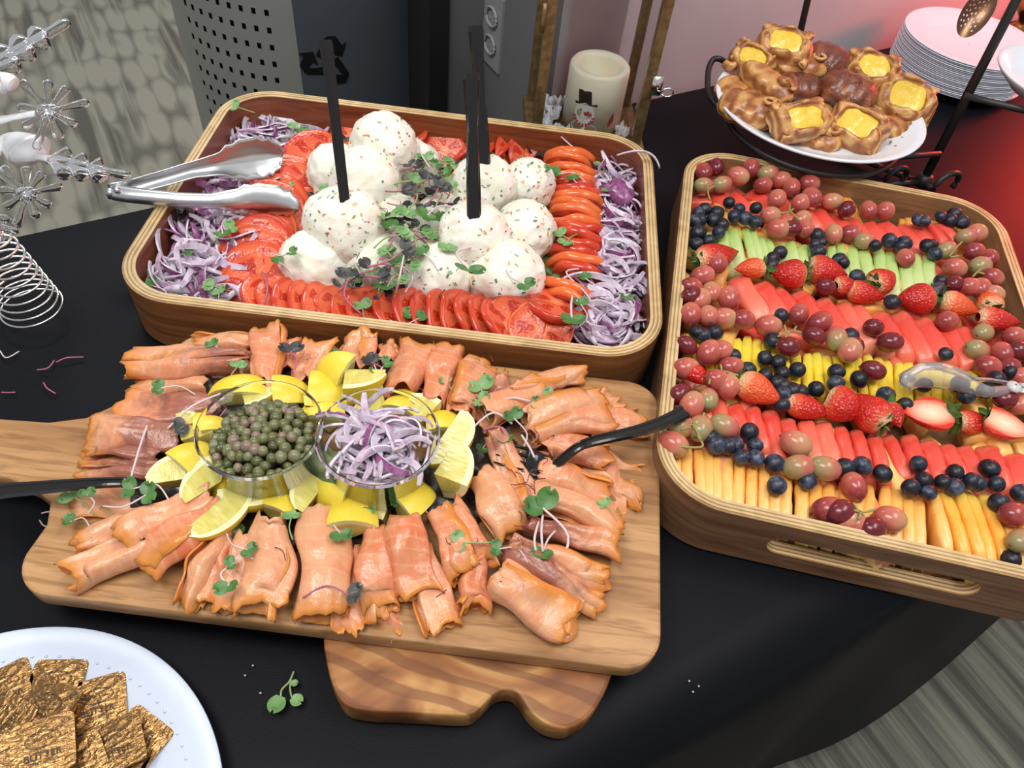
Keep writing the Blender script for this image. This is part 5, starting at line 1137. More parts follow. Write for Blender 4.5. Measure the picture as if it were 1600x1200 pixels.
def salmon(i, u0, v0, u1, v1, wpx, brown=0.0, z0=0.062, z1=0.058, kind='roll', flare=0.25, lab=''):
    A = P(u0, v0, z0); B = P(u1, v1, z1); d = B - A; L = d.length; mid = (A + B) / 2
    Y = d.normalized(); X = Y.cross(Vector((0, 0, 1))).normalized(); Z = X.cross(Y)
    dist = (mid - CAM).length; W_ = wpx * dist / F_PX
    a = W_ / 2; n = 24; m = 34; rr = random.Random(i * 31 + 5); V, Fc, uvl, col = [], [], [], []
    turns = {'roll': 1.35, 'fold': 1.0, 'flat': 0.0}[kind] * rr.uniform(0.92, 1.08); ph0 = math.radians(rr.uniform(-70, 30)) + (math.pi if rr.random() < 0.5 else 0)
    bh = 0.0125 if kind == 'roll' else 0.0085
    for q in range(n):
        t = q / (n - 1)
        wid = a * (0.70 + 0.22 * math.sin(math.pi * (0.1 + 0.8 * t)) + flare * 1.3 * t * t + 0.07 * math.sin(t * 7 + i * 2))
        hh = bh * (1.0 - 0.35 * t + 0.15 * math.sin(t * 5 + i))
        sway = 0.16 * a * math.sin(t * 2.8 + i) + 0.003 * nz((t * 3, i, 1)); archz = 0.004 * math.sin(math.pi * t)
        for j in range(m):
            s_ = j / (m - 1)
            if kind == 'flat':
                x = (s_ * 2 - 1) * wid * 1.05; x += 0.005 * nz((s_ * 2, t * 4, i)); z = 0.003 * math.sin(s_ * 7 + i + t * 2) + 0.008 * nz((s_ * 3, t * 3, i)) + 0.004
                rad_ = 1
            else:
                ph = ph0 + 2 * math.pi * turns * s_; rad_ = 0.72 + 0.30 * s_
                x = wid * rad_ * math.cos(ph); z = hh * rad_ * math.sin(ph) + hh
                x += 0.004 * nz((s_ * 5, t * 2.2, i * 1.7)); z += 0.0062 * nz((s_ * 7 + 9, t * 1.6, i * 2.1)) + 0.0022 * nz((s_ * 15, t * 4, i)) + archz
                z = max(z, 0.0003)
            e = t if t > 0.5 else 1 - t
            rag = 0.0
            if t > 0.80 or t < 0.06: rag = (t - 0.5) * 2 * (0.011 * nz((s_ * 6, i * 1.3, 2)) + 0.005 * nz((s_ * 22, i, 5)))
            V.append((x + sway, (t - 0.5) * L + rag, z - 0.004))
            uvl.append((s_, t))
            br = max(0.0, brown * (1.15 - 1.2 * abs(t - (0.15 if brown > 0 else 0.9)))) if brown else 0.12 * rr.random()
            edg = max(1 - min(s_, 1 - s_) * 9, (t - 0.76) * 3.4, (0.04 - t) * 8, 0)
            col.append((min(1, br), min(1, edg), t, 1))
    # two sided sheet with real thickness
    nv = len(V); F0 = uvs(n, m, 0)
    me = bpy.data.meshes.new('salmon_slice'); me.from_pydata(V, [], F0); me.materials.append(salmon_m)
    me.polygons.foreach_set('use_smooth', [True] * len(me.polygons))
    ul = me.uv_layers.new(name='UVMap'); ca = me.color_attributes.new('tone', 'FLOAT_COLOR', 'POINT')
    ul.data.foreach_set('uv', [c_ for lp_ in me.loops for c_ in uvl[lp_.vertex_index]]); ca.data.foreach_set('color', [c_ for q in col for c_ in q])
    o = ob('salmon_slice', me); basis(o, X, Y, Z, mid)
    so = o.modifiers.new('thickness', 'SOLIDIFY'); so.thickness = 0.0014; so.offset = 0
    tag(o, lab, 'smoked salmon', 'smoked salmon slices on the paddle board'); return o
SAL = [  # inner end, outer end, width, brown, lift, kind, label
 (400, 545, 300, 548, 44, 0, -3, 'fold', 'flat salmon slice behind the one with the curled tip, back left'),
 (330, 605, 212, 600, 50, 0, -5, 'fold', 'pale salmon slice under the long one, left side'),
 (388, 582, 206, 572, 52, .5, 2, 'roll', 'long rolled salmon slice with a curled dark tip, back left'),
 (335, 640, 192, 640, 60, .7, 0, 'fold', 'salmon slice with a brown-purple end beside the caper cup, left'),
 (292, 690, 150, 682, 54, .8, 1, 'roll', 'salmon slice with dark end, left of the lemon wedges'),
 (262, 722, 134, 715, 48, .9, -1, 'fold', 'short salmon slice at the root of the board handle'),
 (258, 742, 130, 745, 40, .8, -4, 'fold', 'salmon slice above the left fork handle'),
 (240, 786, 108, 785, 48, 0, -3, 'flat', 'flat salmon slice just below the left fork'),
 (250, 812, 122, 845, 44, 0, -2, 'fold', 'pale folded salmon slice at the far left, below the fork'),
 (250, 845, 112, 905, 52, 0, -3, 'roll', 'pale salmon slice at the front left corner of the board'),
 (330, 775, 195, 852, 52, 0, 4, 'roll', 'bright salmon roll running down left from the lemons'),
 (352, 800, 232, 895, 60, 0, 3, 'roll', 'orange salmon roll with striped flesh, front left'),
 (350, 850, 296, 948, 34, 0, -3, 'roll', 'thin salmon roll with a curled open end over the front edge, left'),
 (352, 850, 325, 945, 38, 0, -1, 'fold', 'narrow salmon fold beside the thin curled roll'),
 (392, 852, 350, 955, 44, .2, -1, 'fold', 'salmon slice under the pink-stemmed sprig at the front left'),
 (432, 822, 398, 962, 72, 0, 3, 'roll', 'broad pale salmon roll with an open end over the front edge'),
 (498, 815, 505, 965, 78, .1, 2, 'roll', 'tall salmon roll left of the front middle'),
 (530, 868, 575, 975, 76, 0, 4, 'flat', 'pink salmon slice draped with a dark leaf on it, front middle'),
 (583, 828, 602, 962, 58, .2, 1, 'roll', 'glossy salmon roll right of the draped slice'),
 (628, 822, 655, 935, 66, 0, 5, 'roll', 'folded salmon roll with a deep orange lip, front middle'),
 (660, 860, 690, 985, 54, .1, -1, 'fold', 'salmon slice right of the orange-lipped roll'),
 (600, 930, 625, 992, 44, 0, -6, 'flat', 'small salmon flap hanging over the front edge'),
 (735, 880, 737, 962, 46, 0, -2, 'roll', 'short pale salmon roll by the front edge'),
 (688, 800, 745, 895, 74, .1, 6, 'roll', 'wide salmon slice with a pale green leaf on it'),
 (745, 752, 808, 838, 66, 0, 6, 'roll', 'big smooth salmon roll leading down from the double lemon wedge'),
 (790, 870, 936, 945, 40, .8, 0, 'roll', 'grey-pink salmon roll along the big front right slice'),
 (778, 902, 895, 975, 78, 0, 3, 'roll', 'largest salmon slice at the front right corner, orange edged'),
 (795, 858, 945, 915, 42, .4, 1, 'roll', 'salmon slice with a purple band, right side'),
 (820, 825, 962, 868, 40, .6, 2, 'roll', 'thin salmon roll with a grey end, right side'),
 (830, 780, 962, 835, 48, .3, 3, 'roll', 'striped salmon slice below the big green leaf'),
 (905, 700, 985, 800, 62, 0, -4, 'flat', 'flat draped salmon slice farthest out at the right'),
 (860, 700, 1000, 745, 50, 0, -4, 'flat', 'flat salmon slice reaching towards the right edge of the board'),
 (845, 740, 945, 775, 60, 0, 2, 'fold', 'salmon slice with a ruffled orange edge, right side'),
 (778, 690, 822, 800, 48, .4, 5, 'roll', 'upright pink salmon roll left of the black fork tines'),
 (850, 700, 950, 720, 52, 0, 0, 'fold', 'salmon slice under the fork neck'),
 (915, 680, 1000, 665, 52, 0, -3, 'fold', 'salmon slice under the fork handle, right end'),
 (830, 690, 945, 650, 56, 0, 3, 'roll', 'orange salmon fold above the fork tines'),
 (820, 668, 935, 622, 56, 0, 4, 'roll', 'long striped salmon roll in the upper right'),
 (900, 640, 965, 625, 50, 0, -3, 'flat', 'small salmon flap behind the upper right roll'),
 (752, 660, 848, 608, 54, 0, 4, 'roll', 'salmon roll at the root of the pink sprig, upper right'),
 (800, 622, 905, 592, 36, 0, -1, 'roll', 'slim salmon roll at the back right end of the ring'),
 (790, 640, 775, 588, 42, .7, -1, 'fold', 'brown-pink salmon piece in the back row, right end'),
 (722, 655, 742, 572, 56, 0, 4, 'roll', 'orange-tipped salmon roll under the round green leaf, back row'),
 (680, 640, 698, 545, 50, 0, 3, 'roll', 'orange salmon roll, second from the round leaf in the back row'),
 (628, 622, 655, 545, 58, 0, 3, 'roll', 'wide salmon roll behind the onion cup'),
 (600, 578, 612, 540, 34, 0, -3, 'fold', 'small salmon tip hidden behind the dark sprigs, back row'),
 (560, 588, 568, 530, 48, 0, 2, 'roll', 'salmon roll behind the lemon wedge, back row'),
 (482, 605, 508, 540, 60, 0, 0, 'fold', 'loosely folded salmon slice right of the caper cup, back row'),
 (450, 590, 450, 538, 34, .2, -3, 'fold', 'narrow salmon slice behind the dark leaves, back row'),
 (425, 610, 414, 516, 48, 0, 5, 'roll', 'upright salmon roll standing tallest behind the caper cup'),
 (385, 600, 378, 558, 34, .2, -2, 'fold', 'small orange salmon piece left of the tallest roll')]
for i, (u0, v0, u1, v1, w_, br, dz, kd, lab) in enumerate(SAL):
    salmon(i, u0, v0, u1, v1, w_ * 1.06, br, 0.055 + 0.0011 * dz + 0.003, 0.055 + 0.0011 * dz, kd, 0.22 if kd != 'flat' else 0.1, lab)
# dark lettuce bed in the middle of the board
for i, (u_, v_, mt, rz, lab) in enumerate([(450, 600, 'd', 1.6, 'behind the caper cup'), (255, 745, 'd', 0.2, 'under the bowl of the left fork'), (330, 640, 'd', 0.9, 'left of the caper cup'), (520, 745, 'g', 1.2, 'between the two cups'), (700, 770, 'd', 0.6, 'right of the onion cup'), (590, 830, 'd', 1.4, 'below the onion cup'), (420, 820, 'd', 1.5, 'below the lemons at the front'), (590, 590, 'd', 0.2, 'behind the onion cup'), (760, 690, 'd', 0.3, 'beside the double lemon wedge')]):
    lettuce('lettuce_leaf', ('dark red' if mt == 'd' else 'green') + ' lettuce leaf ' + lab + ' on the salmon board', P(u_, v_, 0.053), 0.075, 0.05, lf_d if mt == 'd' else lf_p, rz, 0, i + 20, 'lettuce leaves on the salmon board')

# cups
def cup(name, label, rim, rt, rbot, H):
    t = thing(name, label, 'cup', Vector((rim.x, rim.y, BZ + 0.0035)))
    b = MB(); b.lathe([(0.001, 0.002), (rbot - 0.004, 0.002), (rbot, 0.006), (rt - 0.0012, H - 0.001), (rt + 0.001, H - 0.0012), (rt + 0.0014, H + 0.0006), (rt, H + 0.0012), (rt - 0.0022, H), (rbot - 0.0018, 0.007), (rbot - 0.005, 0.0038), (0.001, 0.0038)], 72)
    ob('cup_wall', b.mesh('cup_wall', [M['clear']], True), t)
    return t
CUPZ = 0.118; H_ = CUPZ - BZ - 0.0035
c1 = P(406, 669, CUPZ); c2 = P(591, 681, CUPZ); CT = 0.0465; CB = 0.038
cup('caper_cup', 'clear plastic cup full of green capers, left one of the pair', c1, CT, CB, H_)
cup('onion_cup', 'clear plastic cup full of red onion slivers, right one of the pair', c2, CT, CB, H_)
k = Mat('caper_skin', srgb(96, 98, 60), 0.3)
cv = k.math('ADD', k.math('MULTIPLY', k.rand(), 0.75), k.math('MULTIPLY', k.noise(k.coord(), 160, 3), 0.4))
k.color(k.ramp(cv, [(0.2, srgb(74, 78, 44)), (0.5, srgb(98, 102, 62)), (0.75, srgb(122, 124, 92)), (0.95, srgb(134, 108, 96))])); cap_m = k.m
CM = []
for s_ in range(4):
    CM.append(mesh('caper', [Vector((v.x * 0.0047, v.y * 0.0044, v.z * 0.0048)) * (1 + 0.10 * nz(v, 1.6, s_) + 0.06 * nz(v, 4, s_ + 3)) for v in ICO2[0]], ICO2[1], [cap_m]))
rr = random.Random(12); pts = []
fillz = BZ + 0.049
def mound(x, y): return fillz + 0.012 * max(0, 1 - (x * x + y * y) / 0.0014) + 0.10 * (x * 0.6 + y * 0.2)
tries = 0
while len(pts) < 135 and tries < 40000:
    tries += 1; a, r_ = rr.uniform(0, 6.283), (CT - 0.0085) * math.sqrt(rr.random()); x, y = r_ * math.cos(a), r_ * math.sin(a)
    if all((x - p[0]) ** 2 + (y - p[1]) ** 2 > 0.0061 ** 2 for p in pts): pts.append((x, y))
pts.sort()
for i, (x, y) in enumerate(pts):
    o = ob('caper', CM[i % 4], None, (c1.x + x, c1.y + y, mound(x, y) + rr.uniform(-0.001, 0.0015)), (rr.uniform(0, 6), rr.uniform(0, 6), 0), rr.uniform(0.8, 1.15))
    tag(o, 'olive green caper in the caper cup, ' + ['left', 'left of centre', 'central', 'right of centre', 'right'][min(4, i * 5 // len(pts))] + ' part of the top layer', 'caper', 'capers in the clear cup, ' + ['left', 'left of centre', 'central', 'right of centre', 'right'][min(4, i * 5 // len(pts))])
b = MB()
for q in range(420):
    a = rr.uniform(0, 6.283); zz = rr.uniform(0.009, 0.046); rmax = CB + (CT - CB) * zz / H_ - 0.0065; r_ = rmax * (rr.random() ** 0.28)
    b.add([Vector((c1.x + r_ * math.cos(a), c1.y + r_ * math.sin(a), BZ + zz)) + v * 0.0042 for v in ICO1[0]], ICO1[1])
tag(ob('caper_filling', b.mesh('caper_filling', [plain('caper_dark', srgb(88, 92, 54), 0.35)], True)), 'lower capers seen through the wall of the left cup', 'capers', kind='stuff')
for i in range(46):
    a, r_ = rr.uniform(0, 6.283), 0.027 * math.sqrt(rr.random())
    o = ob('onion_sliver', OM[i % 14], None, (c2.x + r_ * math.cos(a), c2.y + r_ * math.sin(a), BZ + 0.050 + 0.012 * (1 - r_ / 0.03) + rr.uniform(-0.003, 0.004)), (rr.uniform(-0.4, 0.4), rr.uniform(-0.4, 0.4), rr.choice([0.9, 2.4, rr.uniform(0, 6.28)])), rr.uniform(0.8, 0.98))
    tag(o, 'pale purple onion sliver in the right clear cup, ' + ('middle' if r_ < 0.013 else ['right', 'back', 'left', 'front'][int(((a + 0.785) % 6.283) / 1.571) % 4]) + ' part', 'onion', 'red onion slivers in the clear cup, ' + ('middle' if r_ < 0.013 else ['right', 'back', 'left', 'front'][int(((a + 0.785) % 6.283) / 1.571) % 4]))
b = MB()
for q in range(110):
    a, r_ = rr.uniform(0, 6.283), 0.017 * math.sqrt(rr.random()); m_ = OM[rr.randrange(14)]; rt_ = Matrix.Rotation(rr.uniform(0, 6.28), 3, 'Z') @ Matrix.Rotation(rr.uniform(-0.4, 0.4), 3, 'X')
    p = Vector((c2.x + r_ * math.cos(a), c2.y + r_ * math.sin(a), BZ + rr.uniform(0.012, 0.050)))
    b.add([p + rt_ @ (v.co * 0.72) for v in m_.vertices], [tuple(f.vertices) for f in m_.polygons], rr.choice([0, 0, 1]))
tag(ob('onion_filling', b.mesh('onion_filling', [on_w, on_l], True)), 'onion shavings seen through the wall of the right cup', 'onion', kind='stuff')

# lemon wedges
k = Mat('lemon_rind', srgb(244, 206, 40), 0.34, sss=0.1); k.color(k.ramp(k.noise(k.coord(), 30, 2), [(0.3, srgb(226, 196, 44)), (0.7, srgb(238, 216, 80))])); k.bump(k.noise(k.coord(), 620, 2), 0.3, 0.0008); rind = k.m
pith = plain('lemon_pith', srgb(236, 230, 176), 0.5)
k = Mat('lemon_flesh', srgb(232, 220, 130), 0.18, sss=0.3); k.color(k.ramp(k.noise(k.coord('Object', (220, 60, 60)), 1, 3), [(0.3, srgb(198, 184, 86)), (0.6, srgb(216, 204, 116)), (0.8, srgb(232, 226, 162))])); k.bump(k.noise(k.coord('Object', (300, 90, 90)), 1, 3), 0.6, 0.001); pulp = k.m
def lemon_mesh(span, half, seed):
    """a wedge: lune of a lemon; long axis x, rind outward +z; when half, cut across the middle too"""
    Lx, Rr = 0.034, 0.026; n, m = 13, 9; V, Fc, I = [], [], []
    x0 = 0.0 if half else -0.97
    lv = [0.0, 0.45, 0.80, 0.88, 1.0]
    def pt(x, a, l_): 
        r = Rr * math.sqrt(max(0.0, 1 - x * x)) + (0.0 if abs(x) < 0.9 else 0.0); return (x * Lx * (0.97 if l_ < 1 else 1), r * l_ * math.sin(a), r * l_ * math.cos(a) - Rr * 0.5)
    A = math.radians(span) / 2
    xs = [x0 + (0.97 - x0) * i / (n - 1) for i in range(n)]
    def grid(f, nu, nv_, mf, flip):
        k0 = len(V)
        for i in range(nu):
            for j in range(nv_): V.append(f(i, j))
        for i in range(nu - 1):
            for j in range(nv_ - 1):
                q = (k0 + i * nv_ + j, k0 + i * nv_ + j + 1, k0 + (i + 1) * nv_ + j + 1, k0 + (i + 1) * nv_ + j)
                Fc.append(q[::-1] if flip else q); I.append(mf(i, j))
    grid(lambda i, j: pt(xs[i], -A + 2 * A * j / (m - 1), 1.0), n, m, lambda i, j: 0, False)
    for sg in (-1, 1): grid(lambda i, j: pt(xs[i], sg * A, lv[j]), n, 5, lambda i, j: (2 if j < 2 else 1) if 0 < i < n - 2 or half else 1, sg > 0)
    if half: grid(lambda i, j: pt(x0, -A + 2 * A * i / (m - 1), lv[j]), m, 5, lambda i, j: 2 if j < 2 else 1, True)
    me = mesh('lemon_wedge', V, Fc, [rind, pith, pulp], I, False)
    for p in me.polygons: p.use_smooth = (p.material_index == 0)
    return me
LMH = [lemon_mesh(78, True, 0), lemon_mesh(92, True, 1)]; LMF = [lemon_mesh(62, False, 2), lemon_mesh(80, False, 3)]
LEM = [ # u, v, z, shape, heading, roll, scale, label
 (302, 672, .066, 'H', 120, 70, .95, 'pale lemon chunk against the left side of the caper cup'), (330, 664, .068, 'H', 20, -30, .9, 'yellow lemon chunk touching the left side of the caper cup'),
 (302, 716, .068, 'H', 60, 5, 1.0, 'lemon chunk with its rind up, left of the caper cup'), (268, 742, .063, 'H', 200, 95, .95, 'lemon chunk with cut face out, farthest left beside the fork'),
 (316, 758, .066, 'H', 230, 80, 1.05, 'lemon chunk with a torn pulp tip, above the bright salmon roll'), (352, 756, .062, 'H', 190, -50, .95, 'lemon chunk with yellow belly under the caper cup'),
 (352, 806, .070, 'F', 60, 85, .95, 'large lemon wedge lying flesh side up, front left'), (400, 778, .067, 'F', 20, 78, .9, 'curved lemon wedge right of the large flesh-up one'),
 (440, 782, .064, 'H', 80, 10, 1.0, 'lemon chunk with a green leaf on its rind'), (478, 772, .066, 'H', 250, 80, 1.0, 'pale lemon wedge pointing down between the cups'),
 (518, 776, .066, 'H', 170, -60, 1.05, 'lemon wedge with a white arc and yellow belly, below the gap of the cups'), (552, 802, .068, 'H', 100, 8, 1.1, 'square yellow lemon chunk in front of the onion cup'),
 (646, 780, .068, 'H', 50, 5, 1.1, 'yellow lemon chunk with a glossy top, right of the onion cup foot'), (586, 798, .058, 'H', 170, 85, .8, 'pale lemon chunk half hidden between two yellow ones'),
 (714, 736, .074, 'H', 70, 92, 1.2, 'pale lemon half wedge, lower of the double wedge at the right'), (710, 694, .070, 'F', 70, 72, 1.0, 'long lemon wedge, upper of the double wedge at the right'),
 (696, 662, .062, 'H', 100, 10, 1.0, 'yellow lemon chunk behind the double wedge'), (522, 578, .070, 'H', 160, -25, 1.1, 'lemon wedge showing flesh and rind behind the gap of the cups'),
 (512, 612, .064, 'H', 10, 0, 1.15, 'yellow lemon chunk below the rearmost wedge'), (566, 602, .070, 'H', 10, 88, 1.15, 'pale round lemon chunk at the back rim of the onion cup'),
 (378, 608, .068, 'F', 10, -20, .95, 'lemon wedge lying across behind the caper cup'), (405, 622, .066, 'H', 30, 85, 1.0, 'pale lemon chunk seen through the back of the caper cup'),
 (452, 612, .066, 'H', 20, 0, 1.0, 'yellow lemon chunk at the right back of the caper cup'), (505, 640, .060, 'H', 100, 0, 1.0, 'yellow lemon chunk between the rims of the cups'),
 (580, 632, .058, 'H', 200, 80, .95, 'lemon chunk seen through the onion cup, at its back left'), (632, 628, .064, 'H', 80, 5, .95, 'yellow lemon chunk at the back of the onion cup'), (656, 640, .062, 'H', 150, 80, 1.0, 'pale lemon chunk at the right back of the onion cup')]
for i, (u_, v_, z, sh, hd, rl, s2, lab) in enumerate(LEM):
    z += 0.006
    if abs(rl) >= 70: rl = 122
    o = ob('lemon_wedge', (LMH if sh == 'H' else LMF)[i % 2], None, P(u_, v_, z), (math.radians(rl), 0, math.radians(hd)), s2 * 0.96)
    o.rotation_mode = 'XYZ'
    if sh == 'H':                                                     # centre the half on its pixel
        o.location = o.location - Matrix.Rotation(math.radians(hd), 3, 'Z') @ Vector((0.013 * s2, 0, 0))
    tag(o, lab, 'lemon', 'lemon wedges on the salmon board')

# black plastic fork on the right, spoon-fork on the left
def sweep_handle(b, path, ws, ths):
    V = []; n = len(path)
    for i, p in enumerate(path):
        t = (path[min(i + 1, n - 1)] - path[max(i - 1, 0)]).normalized(); x = t.cross(Vector((0, 0, 1))).normalized(); y = x.cross(t)
        for a, c in ((-1, -0.4), (-0.85, 0.8), (-0.45, 1), (-0.3, 0.55), (0.3, 0.55), (0.45, 1), (0.85, 0.8), (1, -0.4), (0.5, -1), (-0.5, -1)):
            V.append(p + x * (a * ws[i] / 2) + y * (c * ths[i] / 2))
    m = 10; b.add(V, [(i * m + j, i * m + (j + 1) % m, (i + 1) * m + (j + 1) % m, (i + 1) * m + j) for i in range(n - 1) for j in range(m)] + [tuple(range(m))[::-1], tuple((n - 1) * m + j for j in range(m))])
def fork(label, pts, tine_dir_pts, name='plastic_fork', spread=0.022, tines=4, root=(0, 0)):
    base_ = P(*pts[0]); t = thing(name, label, 'fork', base_)
    path = [p - base_ for p in bez([P(*q) for q in pts], 6)]
    n = len(path); b = MB()
    ws = [0.016 - 0.007 * min(1, (i / n) * 1.4) for i in range(n)]; 
    ws = [0.0145 + (0.0085 - 0.0145) * min(1, i / n * 1.5) for i in range(n)]
    sweep_handle(b, path, ws, [0.0055 * (1 - 0.25 * i / n) for i in range(n)]); ob('handle', b.mesh('handle', [M['black_plastic']]), t)
    return t, path, base_
t, path, b0 = fork('black plastic fork across the right end of the salmon, handle on the fruit tray rim', [(1070, 643, .0825), (1040, 658, .084), (1000, 672, .088), (950, 684, .092), (910, 695, .092), (885, 712, .085), (868, 728, .076)], None)
tip = path[-1]; dr = (P(820, 724, .073) - P(868, 734, .074)); dr.normalize(); sd = dr.cross(Vector((0, 0, 1))).normalized()
b = MB(); V = []
n = 9
for i in range(n):
    s_ = i / (n - 1); w_ = 0.010 + 0.016 * math.sin(min(1, s_ * 1.5) * math.pi / 2)
    for j in range(7):
        q = j / 6 * 2 - 1; V.append(tip + dr * (0.026 * s_) + sd * (q * w_ / 2) + Vector((0, 0, -0.005 * math.sin(s_ * math.pi) + 0.002 * q * q)))
o = ob('head', mesh('head', V, uvs(n, 7, 0), [M['black_plastic']]), t); so = o.modifiers.new('s', 'SOLIDIFY'); so.thickness = 0.0018
for j in range(4):
    q = (j / 3 * 2 - 1); b = MB(); st = tip + dr * 0.025 + sd * (q * 0.0112)
    b.tube([st, st + dr * 0.012 + Vector((0, 0, 0.001)), st + dr * 0.026 + sd * (q * 0.0006) + Vector((0, 0, 0.0045))], [0.0017, 0.0015, 0.0007], 6); ob('tine', b.mesh('tine', [M['black_plastic']], True), t)
t, path, b0 = fork('black plastic serving spoon with its bowl against the lemons, handle over the left board edge', [(-60, 782, .070), (0, 768, .072), (60, 762, .074), (120, 757, .077), (170, 754, .079), (205, 754, .077), (228, 757, .071)], None, 'plastic_spoon')
t['category'] = 'spoon'
tip = path[-1]; dr = (P(300, 776, .066) - P(228, 757, .070)); dr.z = -0.003; dr.normalize(); sd = dr.cross(Vector((0, 0, 1))).normalized(); V = []; n = 12
for i in range(n):
    s_ = i / (n - 1); w_ = 0.008 + 0.034 * math.sin(math.pi * (0.06 + 0.90 * s_)) ** 0.7
    for j in range(9):
        q = j / 8 * 2 - 1; V.append(tip + dr * (0.058 * s_) + sd * (q * w_ / 2) + Vector((0, 0, -0.009 * math.sin(s_ * math.pi) * (1 - q * q) - 0.003)))
o = ob('bowl', mesh('bowl', V, uvs(n, 9, 0), [M['black_plastic']]), t); so = o.modifiers.new('s', 'SOLIDIFY'); so.thickness = 0.0016

# ================================================================== PASTRIES
k = Mat('baked_crust', srgb(170, 106, 50), 0.32, coat=0.25)
v = k.coord('Object'); n1 = k.noise(v, 45, 4, 0.6); tv = k.sep(k.coord('Generated'))[2]
wv = k.node('ShaderNodeTexWave', wave_type='RINGS'); wv.inputs['Scale'].default_value = 34; wv.inputs['Distortion'].default_value = 3.5; wv.inputs['Detail'].default_value = 2; wv.inputs['Detail Scale'].default_value = 1.4; k.l(v, wv.inputs['Vector'])
f = k.math('ADD', k.math('MULTIPLY', wv.outputs[1], 0.45), k.math('MULTIPLY', n1, 0.65))
k.color(k.ramp(f, [(0.22, srgb(122, 70, 36)), (0.42, srgb(164, 102, 54)), (0.6, srgb(194, 136, 76)), (0.8, srgb(216, 168, 106))])); k.bump(wv.outputs[1], 0.5, 0.0022); crust = k.m
k = Mat('dark_crust', srgb(110, 56, 36), 0.32, coat=0.3)
k.color(k.ramp(k.noise(k.coord(), 60, 4), [(0.3, srgb(78, 34, 24)), (0.55, srgb(124, 64, 40)), (0.75, srgb(180, 112, 62))])); k.bump(k.noise(k.coord(), 260, 4), 0.6, 0.002); crust_d = k.m
k = Mat('custard', srgb(240, 200, 60), 0.22, sss=0.2); k.color(k.ramp(k.noise(k.coord(), 60, 3), [(0.3, srgb(232, 192, 62)), (0.7, srgb(244, 214, 96))])); k.bump(k.noise(k.coord(), 120, 3), 0.4, 0.002); custard = k.m
def danish(seed, Lx, Ly, H, fill=True, swirl=True):
    V, n, m = [], 40, 12
    for q in range(m + 1):
        t = q / m                                                       # 0 centre top -> 1 bottom edge
        for j in range(n):
            a = 2 * math.pi * j / n
            sq = (abs(math.cos(a)) ** 3.2 + abs(math.sin(a)) ** 3.2) ** (-1 / 3.2)
            if t < 0.35: r = t / 0.35 * 0.52; z = H * (0.62 + 0.05 * t)
            else:
                th = (t - 0.35) / 0.65 * math.pi; r = 0.76 - 0.24 * math.cos(th) ; z = H * (0.5 + 0.5 * math.sin(math.pi / 2 + (th - math.pi * 0.35) * 0.95)) 
            fold = 0.05 * math.sin(4 * a + 1.2 + seed) + 0.015 * math.sin(9 * a + seed * 2 + t * 4) + 0.06 * nz((math.cos(a) * 2, math.sin(a) * 2, t * 2), 1, seed)
            rr_ = r * sq * (1 + (fold if t > 0.3 else 0) * 0.8)
            V.append((rr_ * math.cos(a) * Lx / 2, rr_ * math.sin(a) * Ly / 2, max(0, z + (H * 0.16 * (math.sin(4 * a + seed) + 0.25 * math.sin(11 * a + t * 6)) * 0.5 if 0.3 < t < 0.9 else 0))))
    Fc = [(q * n + j, (q + 1) * n + j, (q + 1) * n + (j + 1) % n, q * n + (j + 1) % n) for q in range(m) for j in range(n)]
    return V, Fc
def roll_pastry(seed, L, W_, H, twist=3.0):
    V, n, m = [], 30, 24
    for i in range(n):
        t = i / (n - 1) * 2 - 1; e = (1 - abs(t) ** 3.2) ** 0.5 if abs(t) < 1 else 0.02
        for j in range(m):
            a = 2 * math.pi * j / m; rg = 1 + 0.10 * abs(math.sin(twist * t * 2.2 + a * 0.5 + seed)) + 0.06 * nz((math.cos(a), math.sin(a), t * 3), 1.5, seed)
            V.append((t * L / 2, math.cos(a) * W_ / 2 * e * rg, (math.sin(a) * e * rg * 0.5 + 0.5) * H))
    return V, [(i * m + j, (i + 1) * m + j, (i + 1) * m + (j + 1) % m, i * m + (j + 1) % m) for i in range(n - 1) for j in range(m)] + [tuple(range(m)), tuple((n - 1) * m + j for j in range(m))[::-1]]
